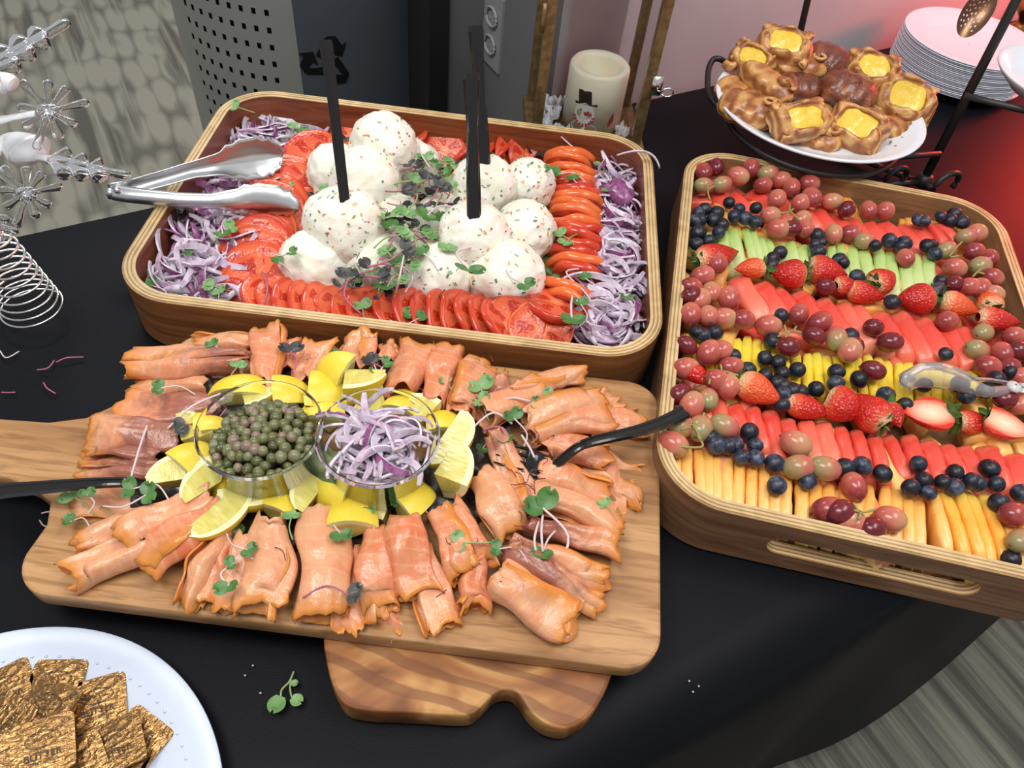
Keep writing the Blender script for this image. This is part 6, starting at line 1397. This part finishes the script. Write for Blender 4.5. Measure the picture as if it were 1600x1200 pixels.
PAS = [ # u, v, z, kind, heading, tiltx, tilty, Lx, Ly, H, label
 (1178, 92, .122, 'D', -35, .5, .1, .068, .048, .030, 'custard danish at the upper left of the pile'), (1228, 68, .140, 'D', -20, .5, 0, .078, .056, .034, 'custard danish at the very top of the pile'),
 (1252, 106, .118, 'R', 12, 0, 0, .080, .036, .028, 'long brown pastry roll under the top danish'), (1292, 90, .126, 'B', -30, .2, 0, .062, .052, .030, 'reddish brown pastry right of the top danish'),
 (1195, 130, .118, 'R', -48, 0, .1, .090, .038, .034, 'rolled pastry with a swirl end, lying diagonally at the left'), (1152, 150, .096, 'R', -60, 0, .1, .075, .050, .034, 'plain pastry lying on the left rim of the platter'),
 (1170, 172, .100, 'R', -25, 0, 0, .085, .056, .038, 'plump snail-ended pastry at the lower left of the pile'), (1246, 135, .108, 'C', 10, 0, 0, .070, .050, .030, 'dark chocolate-topped pastry in the shadow in the middle'),
 (1325, 140, .116, 'C', -25, .2, .1, .078, .058, .038, 'pecan-brown pastry in the middle right'), (1363, 106, .120, 'D', -15, .5, 0, .076, .060, .034, 'custard danish at the upper right, with pale green-yellow filling'),
 (1413, 152, .108, 'D', -25, .5, .1, .084, .074, .042, 'large round custard danish at the right end, lit red on its side'), (1246, 180, .114, 'D', 20, .6, 0, .086, .052, .034, 'custard danish at the front left of the pile'),
 (1342, 196, .104, 'D', -35, .5, 0, .082, .064, .038, 'custard danish with a square filling at the front middle'), (1272, 214, .090, 'R', -15, 0, 0, .076, .046, .026, 'flat pastry on the front rim of the platter'),
 (1395, 200, .090, 'R', 40, 0, 0, .06, .040, .026, 'small pastry at the front right, under the large round danish'), (1420, 192, .090, 'R', 30, 0, 0, .055, .036, .024, 'pastry edge peeking out under the large round danish'),
 (1310, 165, .090, 'R', 10, 0, 0, .09, .06, .03, 'pastry at the bottom of the pile, in the middle')]
for i, (u_, v_, z, kd, hd, tx, ty, lx_, ly_, h_, lab) in enumerate(PAS):
    t = thing('danish_pastry' if kd == 'D' else 'pastry_roll', lab, 'pastry', P(u_, v_, z) - Vector((0, 0, h_ * 0.5)), (tx, ty, math.radians(hd)), 'pastries on the white platter')
    if kd == 'D':
        V, Fc = danish(i * 1.3, lx_, ly_, h_)
        ob('crust', mesh('crust', V, [tuple(reversed(f)) for f in Fc], [crust]), t)
        cu = MB(); n = 28; V = []
        for q in range(7):
            for j in range(n):
                a = 2 * math.pi * j / n; sq = (abs(math.cos(a)) ** 2.8 + abs(math.sin(a)) ** 2.8) ** (-1 / 2.8); r = q / 6 * 0.37 * (1 + 0.08 * math.sin(5 * a + i))
                V.append((r * sq * math.cos(a) * lx_, r * sq * math.sin(a) * ly_, h_ * 0.93 - 0.005 * (q / 6) ** 3 + 0.0022 * nz((math.cos(a) * q, math.sin(a) * q, i), 0.7)))
        cu.add(V, [(q * n + j, (q + 1) * n + j, (q + 1) * n + (j + 1) % n, q * n + (j + 1) % n) for q in range(6) for j in range(n)])
        ob('custard', cu.mesh('custard', [custard], True), t)
        for q in range(4):                                             # the rolled corners of the dough
            a = math.radians(45 + 90 * q); cc = Vector((math.cos(a) * lx_ * 0.42, math.sin(a) * ly_ * 0.42, h_ * 0.56)); sp2 = MB()
            sp2.tube([cc + Vector((math.cos(w2 * 0.55 + a) * (0.0095 - 0.0007 * w2), math.sin(w2 * 0.55 + a) * (0.0090 - 0.0007 * w2), 0.0008 * w2 - 0.001)) for w2 in range(13)], [0.0074 - 0.0003 * w2 for w2 in range(13)], 8)
            ob('rolled_corner', sp2.mesh('rolled_corner', [crust], True), t)
    else:
        V, Fc = roll_pastry(i * 0.9, lx_, ly_, h_); ob('crust', mesh('crust', V, [tuple(reversed(f)) for f in Fc], [crust if kd == 'R' else crust_d]), t)
        if kd == 'R':
            sw = MB()
            sw.tube([Vector((lx_ * 0.28 + (0.014 - 0.0009 * w2) * math.cos(w2 * 0.6), (0.014 - 0.0009 * w2) * math.sin(w2 * 0.6), h_ * 0.93 + 0.0005 * w2)) for w2 in range(14)], [0.0042 - 0.00015 * w2 for w2 in range(14)], 8)
            ob('dough_swirl', sw.mesh('dough_swirl', [crust], True), t)
        if kd == 'C':
            cb = MB()
            for q in range(60):
                a, r_ = R.uniform(0, 6.28), math.sqrt(R.random()); cb.add([Vector((math.cos(a) * r_ * lx_ * 0.42, math.sin(a) * r_ * ly_ * 0.36, h_ * (1.0 - 0.28 * r_ * r_))) + v2 * R.uniform(0.0016, 0.0034) for v2 in ICO1[0]], ICO1[1])
            tag(ob('nut_topping', cb.mesh('nut_topping', [plain('nut_brown', srgb(92, 40, 26), 0.25)], True), t), 'glazed chopped nut topping', kind='stuff')
for i, (u_, v_) in enumerate([(1399, 229), (1392, 222), (1410, 216), (1355, 237)]):
    tag(ob('pastry_crumb', mesh('pastry_crumb', [v2 * 0.0022 * (1 + 0.4 * nz(v2, 2, i)) for v2 in ICO1[0]], ICO1[1], [crust]), None, P(u_, v_, 0.094)), 'small pastry crumb on the right rim of the platter, %s one' % ORD[i], 'crumb', 'crumbs on the pastry platter')
# ================================================================== MICROGREENS AND SCRAPS
lfA = mottled('micro_leaf_green', srgb(56, 100, 44), srgb(88, 134, 66), 90, 0.42, 0.2, sss=0.1)
lfB = mottled('micro_leaf_pale', srgb(98, 144, 82), srgb(132, 170, 108), 90, 0.42, 0.2, sss=0.1)
lfC = mottled('micro_leaf_dark', srgb(44, 36, 50), srgb(60, 66, 52), 90, 0.42, 0.2)
stW = plain('micro_stem_white', srgb(214, 196, 200), 0.4)
stP = plain('micro_stem_pink', srgb(176, 96, 124), 0.4)
stG = plain('micro_stem_green', srgb(142, 162, 102), 0.4)
def sprig(kind, seed):
    """stem with a pair of heart shaped seed leaves at its end; local +y is along the stem"""
    rr = random.Random(seed); t = ob('microgreen_sprig', None)
    L = rr.uniform(0.016, 0.032); bend = rr.uniform(-0.010, 0.010)
    pts = [Vector((0, -L, 0.0)), Vector((bend, -L * 0.5, 0.004)), Vector((0, 0, 0.005))]
    b = MB(); b.tube(bez(pts, 5), [0.0007] * 10 + [0.0006], 6); ob('stem', b.mesh('stem', [{'a': stW, 'b': stG, 'c': stP}[kind]], True), t)
    mat = {'a': lfA, 'b': lfB, 'c': lfC}[kind]
    for s_, a in ((1, rr.uniform(35, 75)), (-1, rr.uniform(-80, -40))):
        m3 = Matrix.Rotation(math.radians(-a), 3, 'Z') @ Matrix.Rotation(math.radians(rr.uniform(-10, 20)), 3, 'X')
        V, Fc = leaf_poly(rr.uniform(0.008, 0.012), rr.uniform(0.008, 0.0115), 0.2, n=8, M3=m3, o=(0, 0, 0.0052), heart=True)
        ob('leaf', mesh('leaf', V, Fc, [mat]), t)
    return t
def thread(seed, mat):
    rr = random.Random(seed); b = MB(); L = rr.uniform(0.010, 0.022); 
    b.tube(bez([(0, -L / 2, 0), (rr.uniform(-.006, .006), 0, 0.002), (rr.uniform(-.004, .004), L / 2, 0)], 6), 0.00055, 5)
    return b.mesh('shoot', [mat], True)
PRO = {'a': [sprig('a', i) for i in range(4)], 'b': [sprig('b', i + 9) for i in range(3)], 'c': [sprig('c', i + 20) for i in range(3)]}
used = set()
def put_sprig(u_, v_, z, kd, hd, s2, label, group):
    p = R.choice(PRO[kd]); 
    if p.name not in used: used.add(p.name); o = p
    else: o = dup(p)
    o.location = P(u_, v_, z); o.rotation_euler = (R.uniform(-0.2, 0.2), R.uniform(-0.2, 0.2), math.radians(hd)); o.scale = (s2 * 0.86,) * 3
    tag(o, label, 'microgreen', group)
KN = {'a': 'green leaved', 'b': 'pale green', 'c': 'dark leaved'}
SG = [ # salmon board
 (252, 612, 'a', 100, 1.1, 'with a long pale stem, on the left salmon slices'), (372, 578, 'b', 0, 1.0, 'bright, at the inner end of the long back left roll'), (334, 543, 'a', 30, .9, 'at the back left end of the salmon'), (290, 668, 'c', 140, 1.3, 'left of the lemon chunks'),
 (455, 556, 'c', 20, 1.4, 'large, right of the tallest salmon roll'), (527, 560, 'a', 10, 1.0, 'behind the rear lemon wedge'), (578, 572, 'c', 60, 1.2, 'in the tangle behind the onion cup, left'), (602, 574, 'a', -60, 1.1, 'in the tangle behind the onion cup, right'), (588, 586, 'a', 170, 1.0, 'in the tangle behind the onion cup, front'),
 (695, 600, 'b', 40, .8, 'on the orange roll in the back row'), (717, 614, 'a', 70, .8, 'small, on the orange-tipped roll'), (752, 612, 'b', 20, 1.5, 'large and round, in the back row'), (750, 632, 'b', 250, 1.2, 'just below the round one in the back row'), (800, 658, 'a', 20, 1.2, 'at the top of the pink stems, upper right'),
 (858, 625, 'b', -50, 1.2, 'on the slim roll at the upper right'), (838, 636, 'a', 80, 1.0, 'left of the one on the slim roll'), (788, 693, 'a', 200, 1.2, 'glossy, above the fork tines'), (752, 705, 'a', 150, 1.0, 'beside the double lemon wedge'), (970, 655, 'b', 90, .8, 'upright, by the fork handle'),
 (845, 800, 'a', 20, 1.9, 'largest, with a broad bright leaf, right side'), (848, 868, 'a', 160, 1.4, 'curled and glossy, below the broad bright one'), (780, 862, 'a', 70, .9, 'at the end of the wide salmon slice'), (722, 852, 'b', 100, 1.1, 'flat on the wide front salmon slice'), (945, 792, 'b', 40, .8, 'at the right end of the ring'),
 (532, 838, 'a', 190, 1.1, 'hanging beside the square lemon chunk'), (576, 806, 'a', 30, .9, 'between two yellow lemon chunks'), (622, 788, 'a', 80, .9, 'on the chunk right of the onion cup'), (438, 776, 'a', 10, .6, 'tiny, on the rind below the caper cup'), (455, 815, 'b', 20, .9, 'at the top of the tall front roll'),
 (545, 934, 'c', -80, 1.2, 'flat on the draped front slice'), (362, 920, 'a', 190, 1.3, 'with a pink stem, front left'), (366, 885, 'a', 120, .9, 'beside the pink stem, front left'), (378, 838, 'a', 60, 1.1, 'below the large flesh-up lemon wedge'), (388, 862, 'a', 240, .9, 'right of the front left tangle'),
 (120, 782, 'b', 60, 1.2, 'pale, at the left edge of the board'), (138, 776, 'a', 20, .9, 'under the left spoon handle'), (232, 778, 'a', -70, 1.3, 'below the spoon bowl'), (212, 768, 'a', 80, 1.1, 'left of the spoon bowl'), (112, 820, 'a', 90, .9, 'small and dark, on the bare wood at the left')]
for (u_, v_, kd, hd, s2, lab) in SG:
    put_sprig(u_, v_, 0.076 if not ('edge' in lab or 'bare' in lab or 'upright' in lab) else 0.058, kd, hd, s2, KN[kd] + ' microgreen sprig ' + lab, 'microgreen sprigs on the salmon board')
TG = [(372, 172, 'b', 80, 1.1, .068, 'on the back left rim of the toppings tray'), (460, 205, 'b', 10, 1.2, .04, 'on the back left onion pile'), (475, 212, 'a', 60, 1.2, .042, 'at the start of the left tomatoes'), (445, 228, 'c', 10, 1.1, .046, 'between the tongs and the tomatoes'), (452, 295, 'b', 20, .8, .048, 'upright on the left tomatoes'),
 (350, 372, 'a', 200, 1.5, .05, 'tallest, on the front left onion pile'), (362, 362, 'b', -40, 1.2, .05, 'beside the tallest on the onion pile'), (300, 400, 'a', 90, 1.3, .046, 'in the middle of the front left onion pile'), (240, 452, 'a', 40, 1.2, .044, 'at the front left corner of the tray'), (332, 452, 'b', 100, 1.2, .046, 'on white threads by the front rim'), (345, 462, 'b', 20, 1.0, .046, 'beside the front rim, next to the threads'),
 (436, 415, 'a', 60, 1.2, .06, 'between the tomatoes and the ragged scoop'), (455, 402, 'a', -90, 1.2, .075, 'on the ragged front left scoop'), (565, 485, 'b', 30, 1.2, .05, 'on the front tomato row'), (640, 498, 'a', 90, 1.2, .05, 'on the front tomato row, left of the middle'), (655, 502, 'a', -80, 1.1, .05, 'on the front tomato row, at the middle'), (730, 432, 'a', 180, 2.0, .09, 'broad, between the two front right scoops'),
 (890, 505, 'a', 180, 2.1, .055, 'broad lobed, at the front right corner'), (905, 480, 'a', 0, 1.1, .055, 'above the broad lobed one'), (875, 372, 'b', 60, 1.2, .055, 'upper one on the right tomato column'), (885, 385, 'b', 150, 1.2, .055, 'lower one on the right tomato column'), (845, 275, 'a', 20, 1.5, .07, 'standing beside the small right scoop'), (872, 278, 'a', 80, 1.3, .055, 'at the back of the right tomato column'), (895, 285, 'a', 10, 1.1, .055, 'behind the right tomato column'),
 (935, 262, 'b', 20, .9, .045, 'on the back right onion pile'), (945, 300, 'b', 200, .9, .045, 'by the purple onion core'), (912, 440, 'a', 40, 1.1, .055, 'where the tomatoes meet the right onions'), (975, 470, 'a', 10, 1.0, .05, 'on the front right onion pile'), (820, 450, 'a', 220, 1.4, .075, 'folded, on the front right scoop'), (510, 300, 'b', 30, 1.0, .06, 'left of the front left knife')]
for (u_, v_, kd, hd, s2, z, lab) in TG:
    put_sprig(u_, v_, z, kd, hd, s2, KN[kd] + ' microgreen sprig ' + lab, 'microgreen sprigs in the toppings tray')
rr = random.Random(77)
CL = [(642, 262), (668, 252), (690, 262), (700, 278), (672, 285), (650, 290), (638, 305), (665, 305), (688, 300), (705, 320), (680, 325), (658, 325), (692, 345), (670, 345), (645, 350), (618, 355), (605, 362), (628, 372), (655, 370), (680, 372), (632, 395), (612, 398), (648, 398), (625, 415), (660, 400), (600, 440), (622, 440), (575, 420), (560, 430), (545, 440), (604, 455), (640, 425), (612, 345), (640, 335), (700, 300), (655, 270), (626, 325), (695, 388)]
for i, (u_, v_) in enumerate(sorted(CL, key=lambda p: p[1])):
    kd = rr.choice('aabccb'); zc = 0.075 + rr.uniform(-0.006, 0.010)
    put_sprig(u_ + rr.uniform(-5, 5), v_ + rr.uniform(-4, 4), zc, kd, rr.uniform(0, 360), rr.uniform(1.1, 1.7), KN[kd] + ' microgreen sprig in the middle thicket, ' + ['back', 'upper middle', 'lower middle', 'front'][min(3, i * 4 // len(CL))] + ' part', 'microgreens in the thicket between the scoops, ' + str(['back', 'upper middle', 'lower middle', 'front'][min(3, i * 4 // len(CL))]))
b = MB()
for i in range(150):
    u_, v_ = rr.choice(CL); u_ += rr.uniform(-14, 14); v_ += rr.uniform(-10, 10); p = P(u_, v_, 0.062 + rr.uniform(-0.012, 0.012))
    if i % 3 == 0:
        q = Vector((rr.uniform(-1, 1), rr.uniform(-1, 1), rr.uniform(-0.2, 0.5))).normalized() * rr.uniform(0.008, 0.016); b.tube([p - q, p + Vector((0, 0, 0.003)), p + q], 0.0007, 5, mi=3 if i % 2 else 4)
    else:
        V, Fc = leaf_poly(rr.uniform(0.007, 0.013), rr.uniform(0.006, 0.010), 0.3, M3=Matrix.Rotation(rr.uniform(0, 6.28), 3, 'Z') @ Matrix.Rotation(rr.uniform(-0.6, 0.6), 3, 'X'), heart=True); b.add([Vector(v) + p for v in V], Fc, rr.choice([0, 1, 2, 2]))
tag(ob('microgreen_tangle', b.mesh('microgreen_tangle', [lfA, lfB, lfC, stW, stP], True)), 'dense tangle of tiny leaves and stems under the sprigs between the scoops', 'microgreens', kind='stuff')
for k_ in PRO:                                                       # kinds never laid down are not part of the scene
    for p_ in PRO[k_]:
        if p_.name not in used:
            for c_ in list(p_.children): bpy.data.objects.remove(c_)
            bpy.data.objects.remove(p_)
# single red shreds and pale shoots
SHM = [thread(i, plain('beet_shoot', srgb(120, 34, 50), 0.4)) for i in range(4)]; SHW = [thread(i + 7, stW) for i in range(4)]
sh = [('on the salmon in the back row', .078, [(650, 620), (660, 612), (675, 600), (690, 585), (706, 582), (740, 598), (755, 590), (730, 622), (768, 560), (480, 560), (345, 565)], 'm'), ('on the salmon around the fork tines', .080, [(790, 730), (800, 738), (812, 745), (808, 755), (835, 742), (842, 758), (820, 762), (800, 770), (850, 720), (775, 752)], 'm'), ('on the front salmon rolls', .080, [(690, 928), (742, 845), (735, 855), (808, 805), (818, 815), (438, 865), (702, 845)], 'm'),
      ('on the cream cheese scoops', .095, [(600, 330), (630, 318), (598, 352), (712, 420), (560, 400), (650, 405)], 'm'), ('on the tomatoes', .052, [(385, 412), (398, 420), (412, 408), (960, 512)], 'm')]
for lab, z, pts, kd in sh:
    for i, (u_, v_) in enumerate(sorted(pts)):
        o = ob('beet_shred', R.choice(SHM), None, P(u_, v_, z), (0, 0, R.uniform(0, 6.28)), R.uniform(0.5, 0.9)); tag(o, 'tiny dark red shoot lying ' + lab + ', %s from the left' % ORD[i], 'microgreen', 'dark red shoots ' + lab)
for i, (p, lab) in enumerate([([(230, 665, .078), (218, 700, .08), (205, 745, .078)], 'crossing the dark salmon above the spoon'), ([(345, 615, .08), (300, 635, .086), (262, 670, .08)], 'long, running from the caper cup to the left sprig'), ([(765, 628, .08), (800, 622, .082), (832, 628, .078)], 'horizontal, from the round leaf to the right'), ([(848, 805, .082), (846, 830, .09), (848, 862, .084)], 'upright pair between the broad leaf and the glossy sprig'), ([(842, 815, .082), (835, 845, .086), (842, 880, .078)], 'curved, left of the upright pair'),
        ([(815, 680, .084), (828, 700, .086), (835, 715, .084)], 'thin, at the fork tines'), ([(735, 672, .08), (770, 645, .086), (800, 662, .08)], 'looping above the double lemon wedge'), ([(755, 672, .08), (782, 668, .086), (798, 700, .08)], 'crossing the loop, pink'), ([(632, 395, .09), (625, 430, .095), (618, 460, .07)], 'standing in the middle thicket'), ([(920, 420, .05), (885, 425, .062), (915, 458, .058), (928, 480, .052)], 'looped over the right tomatoes'), ([(876, 213, .060), (898, 232, .06), (915, 240, .045)], 'sticking up behind the right tomatoes'), ([(652, 215, .075), (658, 240, .085), (672, 262, .08)], 'beside the top scoop'), ([(412, 480, .05), (418, 450, .06), (410, 425, .052)], 'standing on the front left tomatoes')]):
    b = MB(); b.tube(bez([P(*q) for q in p], 6), 0.0010, 6); tag(ob('pale_shoot', b.mesh('pale_shoot', [stP if i in (7, 12) else stW], True)), 'pale microgreen shoot ' + lab, 'microgreen')
# scraps on the cloth
for i, (p, lab, mt) in enumerate([([(58, 578, .002), (75, 575, .004), (85, 563, .002)], 'left one by the spring', stP), ([(88, 566, .002), (105, 559, .004), (131, 558, .002)], 'right one by the spring', stP), ([(68, 598, .002), (74, 607, .004), (87, 615, .002)], 'with a red tip, nearest the board handle', stP), ([(0, 548, .002), (10, 559, .003), (30, 549, .002)], 'curved, at the left edge of the cloth', stW), ([(2, 613, .002), (12, 613.5, .002), (24, 613, .002)], 'straight, above the board handle', stP), ([(65, 802, .002), (80, 800, .004), (92, 812, .003)], 'at the left corner of the board', stW), ([(62, 813, .002), (70, 822, .003), (88, 822, .002)], 'curled, at the left corner of the board', stW)]):
    b = MB(); b.tube(bez([P(*q) for q in p], 6), 0.0007, 6); tag(ob('shoot_scrap', b.mesh('shoot_scrap', [mt], True)), 'fallen shoot scrap on the black cloth, ' + lab, 'scrap')
t = thing('fallen_sprig', 'pale green sprig with two stems fallen on the cloth left of the olive wood slab', 'microgreen', P(455, 1080, .002)); q0 = t.location.copy()
b = MB(); b.tube(bez([P(459, 1049, .004) - q0, P(452, 1065, .004) - q0, P(440, 1078, .004) - q0, P(439, 1092, .003) - q0], 5), 0.0008, 6); b.tube(bez([P(455, 1060, .004) - q0, P(453, 1075, .004) - q0, P(456, 1090, .003) - q0], 5), 0.0007, 6); ob('stem', b.mesh('stem', [stG], True), t)
for (u_, v_, a, s2) in ((439, 1088, 170, 1.25), (456, 1090, -110, .9), (455, 1067, -90, .5)):
    V, Fc = leaf_poly(0.011 * s2, 0.0100 * s2, 0.25, n=8, M3=Matrix.Rotation(math.radians(a), 3, 'Z'), o=P(u_, v_, .004) - q0, heart=True); ob('leaf', mesh('leaf', V, Fc, [lfB]), t)
for i, (u_, v_) in enumerate([(1077, 1064), (1092, 1072), (1083, 1081), (407, 1083), (383, 1055), (395, 1040), (1447, 150), (1475, 155), (1500, 170), (1490, 190)]):
    tag(ob('cloth_crumb', mesh('cloth_crumb', [v * 0.0009 * (1 + 0.4 * nz(v, 2, i)) for v in ICO1[0]], ICO1[1], [stW]), None, P(u_, v_, 0.0012)), 'tiny white crumb on the cloth ' + ('right of the paddle board' if u_ > 1000 and v_ > 900 else 'left of the olive wood slab' if u_ < 500 else 'in front of the plate stack'), 'crumb', 'crumbs ' + ('right' if u_ > 1000 and v_ > 900 else 'left' if u_ < 500 else 'back'))

# ================================================================== SNOWFLAKE ORNAMENT on its spring
top_ = P(-6, 372, 0.17); bot = P(54, 486, 0.002)
orn = thing('snowflake_tree', 'clear acrylic snowflake ornament with frosted branches standing on a silver wire spring', 'ornament', bot)
b = MB(); pts = []; turns = 10.0; n = 420
axis = (top_ - bot)
for i in range(n + 1):
    t = i / n; t2 = t ** 1.02; r = 0.031 * (1 - t) + 0.011 * t; a = 2 * math.pi * turns * t + 1.0
    c_ = axis * t2 + Vector((0, 0, 0.0015)); pts.append(c_ + Vector((math.cos(a) * r, math.sin(a) * r, 0.0)))
b.tube(pts, 0.0012, 7); ob('spring', b.mesh('spring', [M['silver_wire']], True), orn)
# the tree leans out of the picture; its branches carry snowflakes
def rl_(u_, v_, z): return P(u_, v_, z) - bot
trunk = [rl_(-6, 375, .17), rl_(-26, 300, .21), rl_(-40, 180, .27), rl_(-48, 40, .32)]
b = MB(); b.tube(bez(trunk, 8), 0.006, 12); ob('trunk', b.mesh('trunk', [M['acrylic']], True), orn)
def limb(pts, radii, mat, name, n=8):
    b = MB(); p = bez(pts, n); rr_ = [radii[0] + (radii[-1] - radii[0]) * i / (len(p) - 1) for i in range(len(p))]
    if len(radii) > 2:
        rr_ = [float(np.interp(i / (len(p) - 1), np.linspace(0, 1, len(radii)), radii)) for i in range(len(p))]
    b.tube(p, rr_, 10, flat=0.6); return ob(name, b.mesh(name, [mat], True), orn)
def spike(base_, tip_, w_, side, mat=None, nsub=3):
    """a leafy icicle: a central finger with paired fingers along it"""
    b = MB(); d = tip_ - base_; L = d.length; dn = d.normalized()
    b.tube([base_ + d * t for t in [0, .2, .5, .8, .93, .985, 1.0]], [w_ * .6, w_ * .8, w_ * .6, w_ * .5, w_ * .55, w_ * .4, w_ * .1], 12, flat=0.7)
    for i in range(nsub):
        t = 0.10 + 0.22 * i
        for sg in (-1, 1):
            f = base_ + d * t; e = f + dn * (L * 0.24 * (1 - 0.15 * i)) + side * (sg * L * 0.19 * (1 - 0.2 * i))
            b.tube([f, f.lerp(e, .4), f.lerp(e, .75), f.lerp(e, .92), f.lerp(e, .98), e], [w_ * .4, w_ * .55, w_ * .85, w_ * .85, w_ * .55, w_ * .1], 12, flat=0.7)
    return b
def flake(c_, X, Y, R_, w_):
    b = MB(); b.tube([c_ - X * R_ * .3, c_ - X * R_ * .15, c_ + X * R_ * .15, c_ + X * R_ * .3], [w_ * .6, w_ * 1.5, w_ * 1.5, w_ * .6], 12, flat=0.8)
    for q in range(9):
        a = math.radians(40 * q + 12); r2 = R_ * (1.05 if q % 3 == 0 else 0.78); d = X * math.cos(a) + Y * math.sin(a)
        b.tube([c_, c_ + d * r2 * .45, c_ + d * r2 * .72, c_ + d * r2 * .9, c_ + d * r2 * .98, c_ + d * r2], [w_ * .8, w_ * .55, w_ * .85, w_ * .95, w_ * .7, w_ * .2], 12, flat=0.8)
    return b
Xc, Yc = RGT * 1.0, UPV * 1.0
zt_ = .235
limb([rl_(-26, 262, .22), rl_(10, 222, .225), rl_(40, 232, .225), rl_(62, 245, .225)], [.004, .006, .013, .019, .006], M['frosted'], 'frosted_branch')
b = spike(rl_(62, 246, .225), rl_(203, 275, .235), .0075, (rl_(100, 290, .23) - rl_(110, 235, .23)).normalized()); ob('icicle_leaf', b.mesh('icicle_leaf', [M['acrylic']], True), orn)
limb([rl_(-45, 150, .28), rl_(0, 130, .28), rl_(22, 132, .28)], [.004, .012, .006], M['frosted'], 'frosted_branch')
b = spike(rl_(-30, 118, .28), rl_(108, 32, .295), .0095, (rl_(60, 100, .29) - rl_(20, 60, .29)).normalized(), nsub=3); ob('icicle_leaf', b.mesh('icicle_leaf', [M['acrylic']], True), orn)
limb([rl_(-30, 195, .26), rl_(15, 185, .26), rl_(55, 178, .262)], [.007, .0035, .0035], M['frosted'], 'frosted_branch')
b = flake(rl_(76, 173, .262), Xc, Yc, .030, .0042); ob('snowflake', b.mesh('snowflake', [M['acrylic']], True), orn)
limb([rl_(-20, 255, .22), rl_(10, 280, .215), rl_(30, 298, .21)], [.004, .0035, .003], M['acrylic'], 'clear_branch')
b = flake(rl_(42, 302, .21), Xc, Yc, .027, .0042); ob('snowflake', b.mesh('snowflake', [M['acrylic']], True), orn)
b = spike(rl_(-15, 350, .18), rl_(28, 362, .185), .006, Yc, nsub=1); ob('icicle_leaf', b.mesh('icicle_leaf', [M['acrylic']], True), orn)
limb([rl_(-20, 335, .19), rl_(5, 342, .19), rl_(15, 344, .19)], [.004, .005, .0025], M['acrylic'], 'clear_branch')
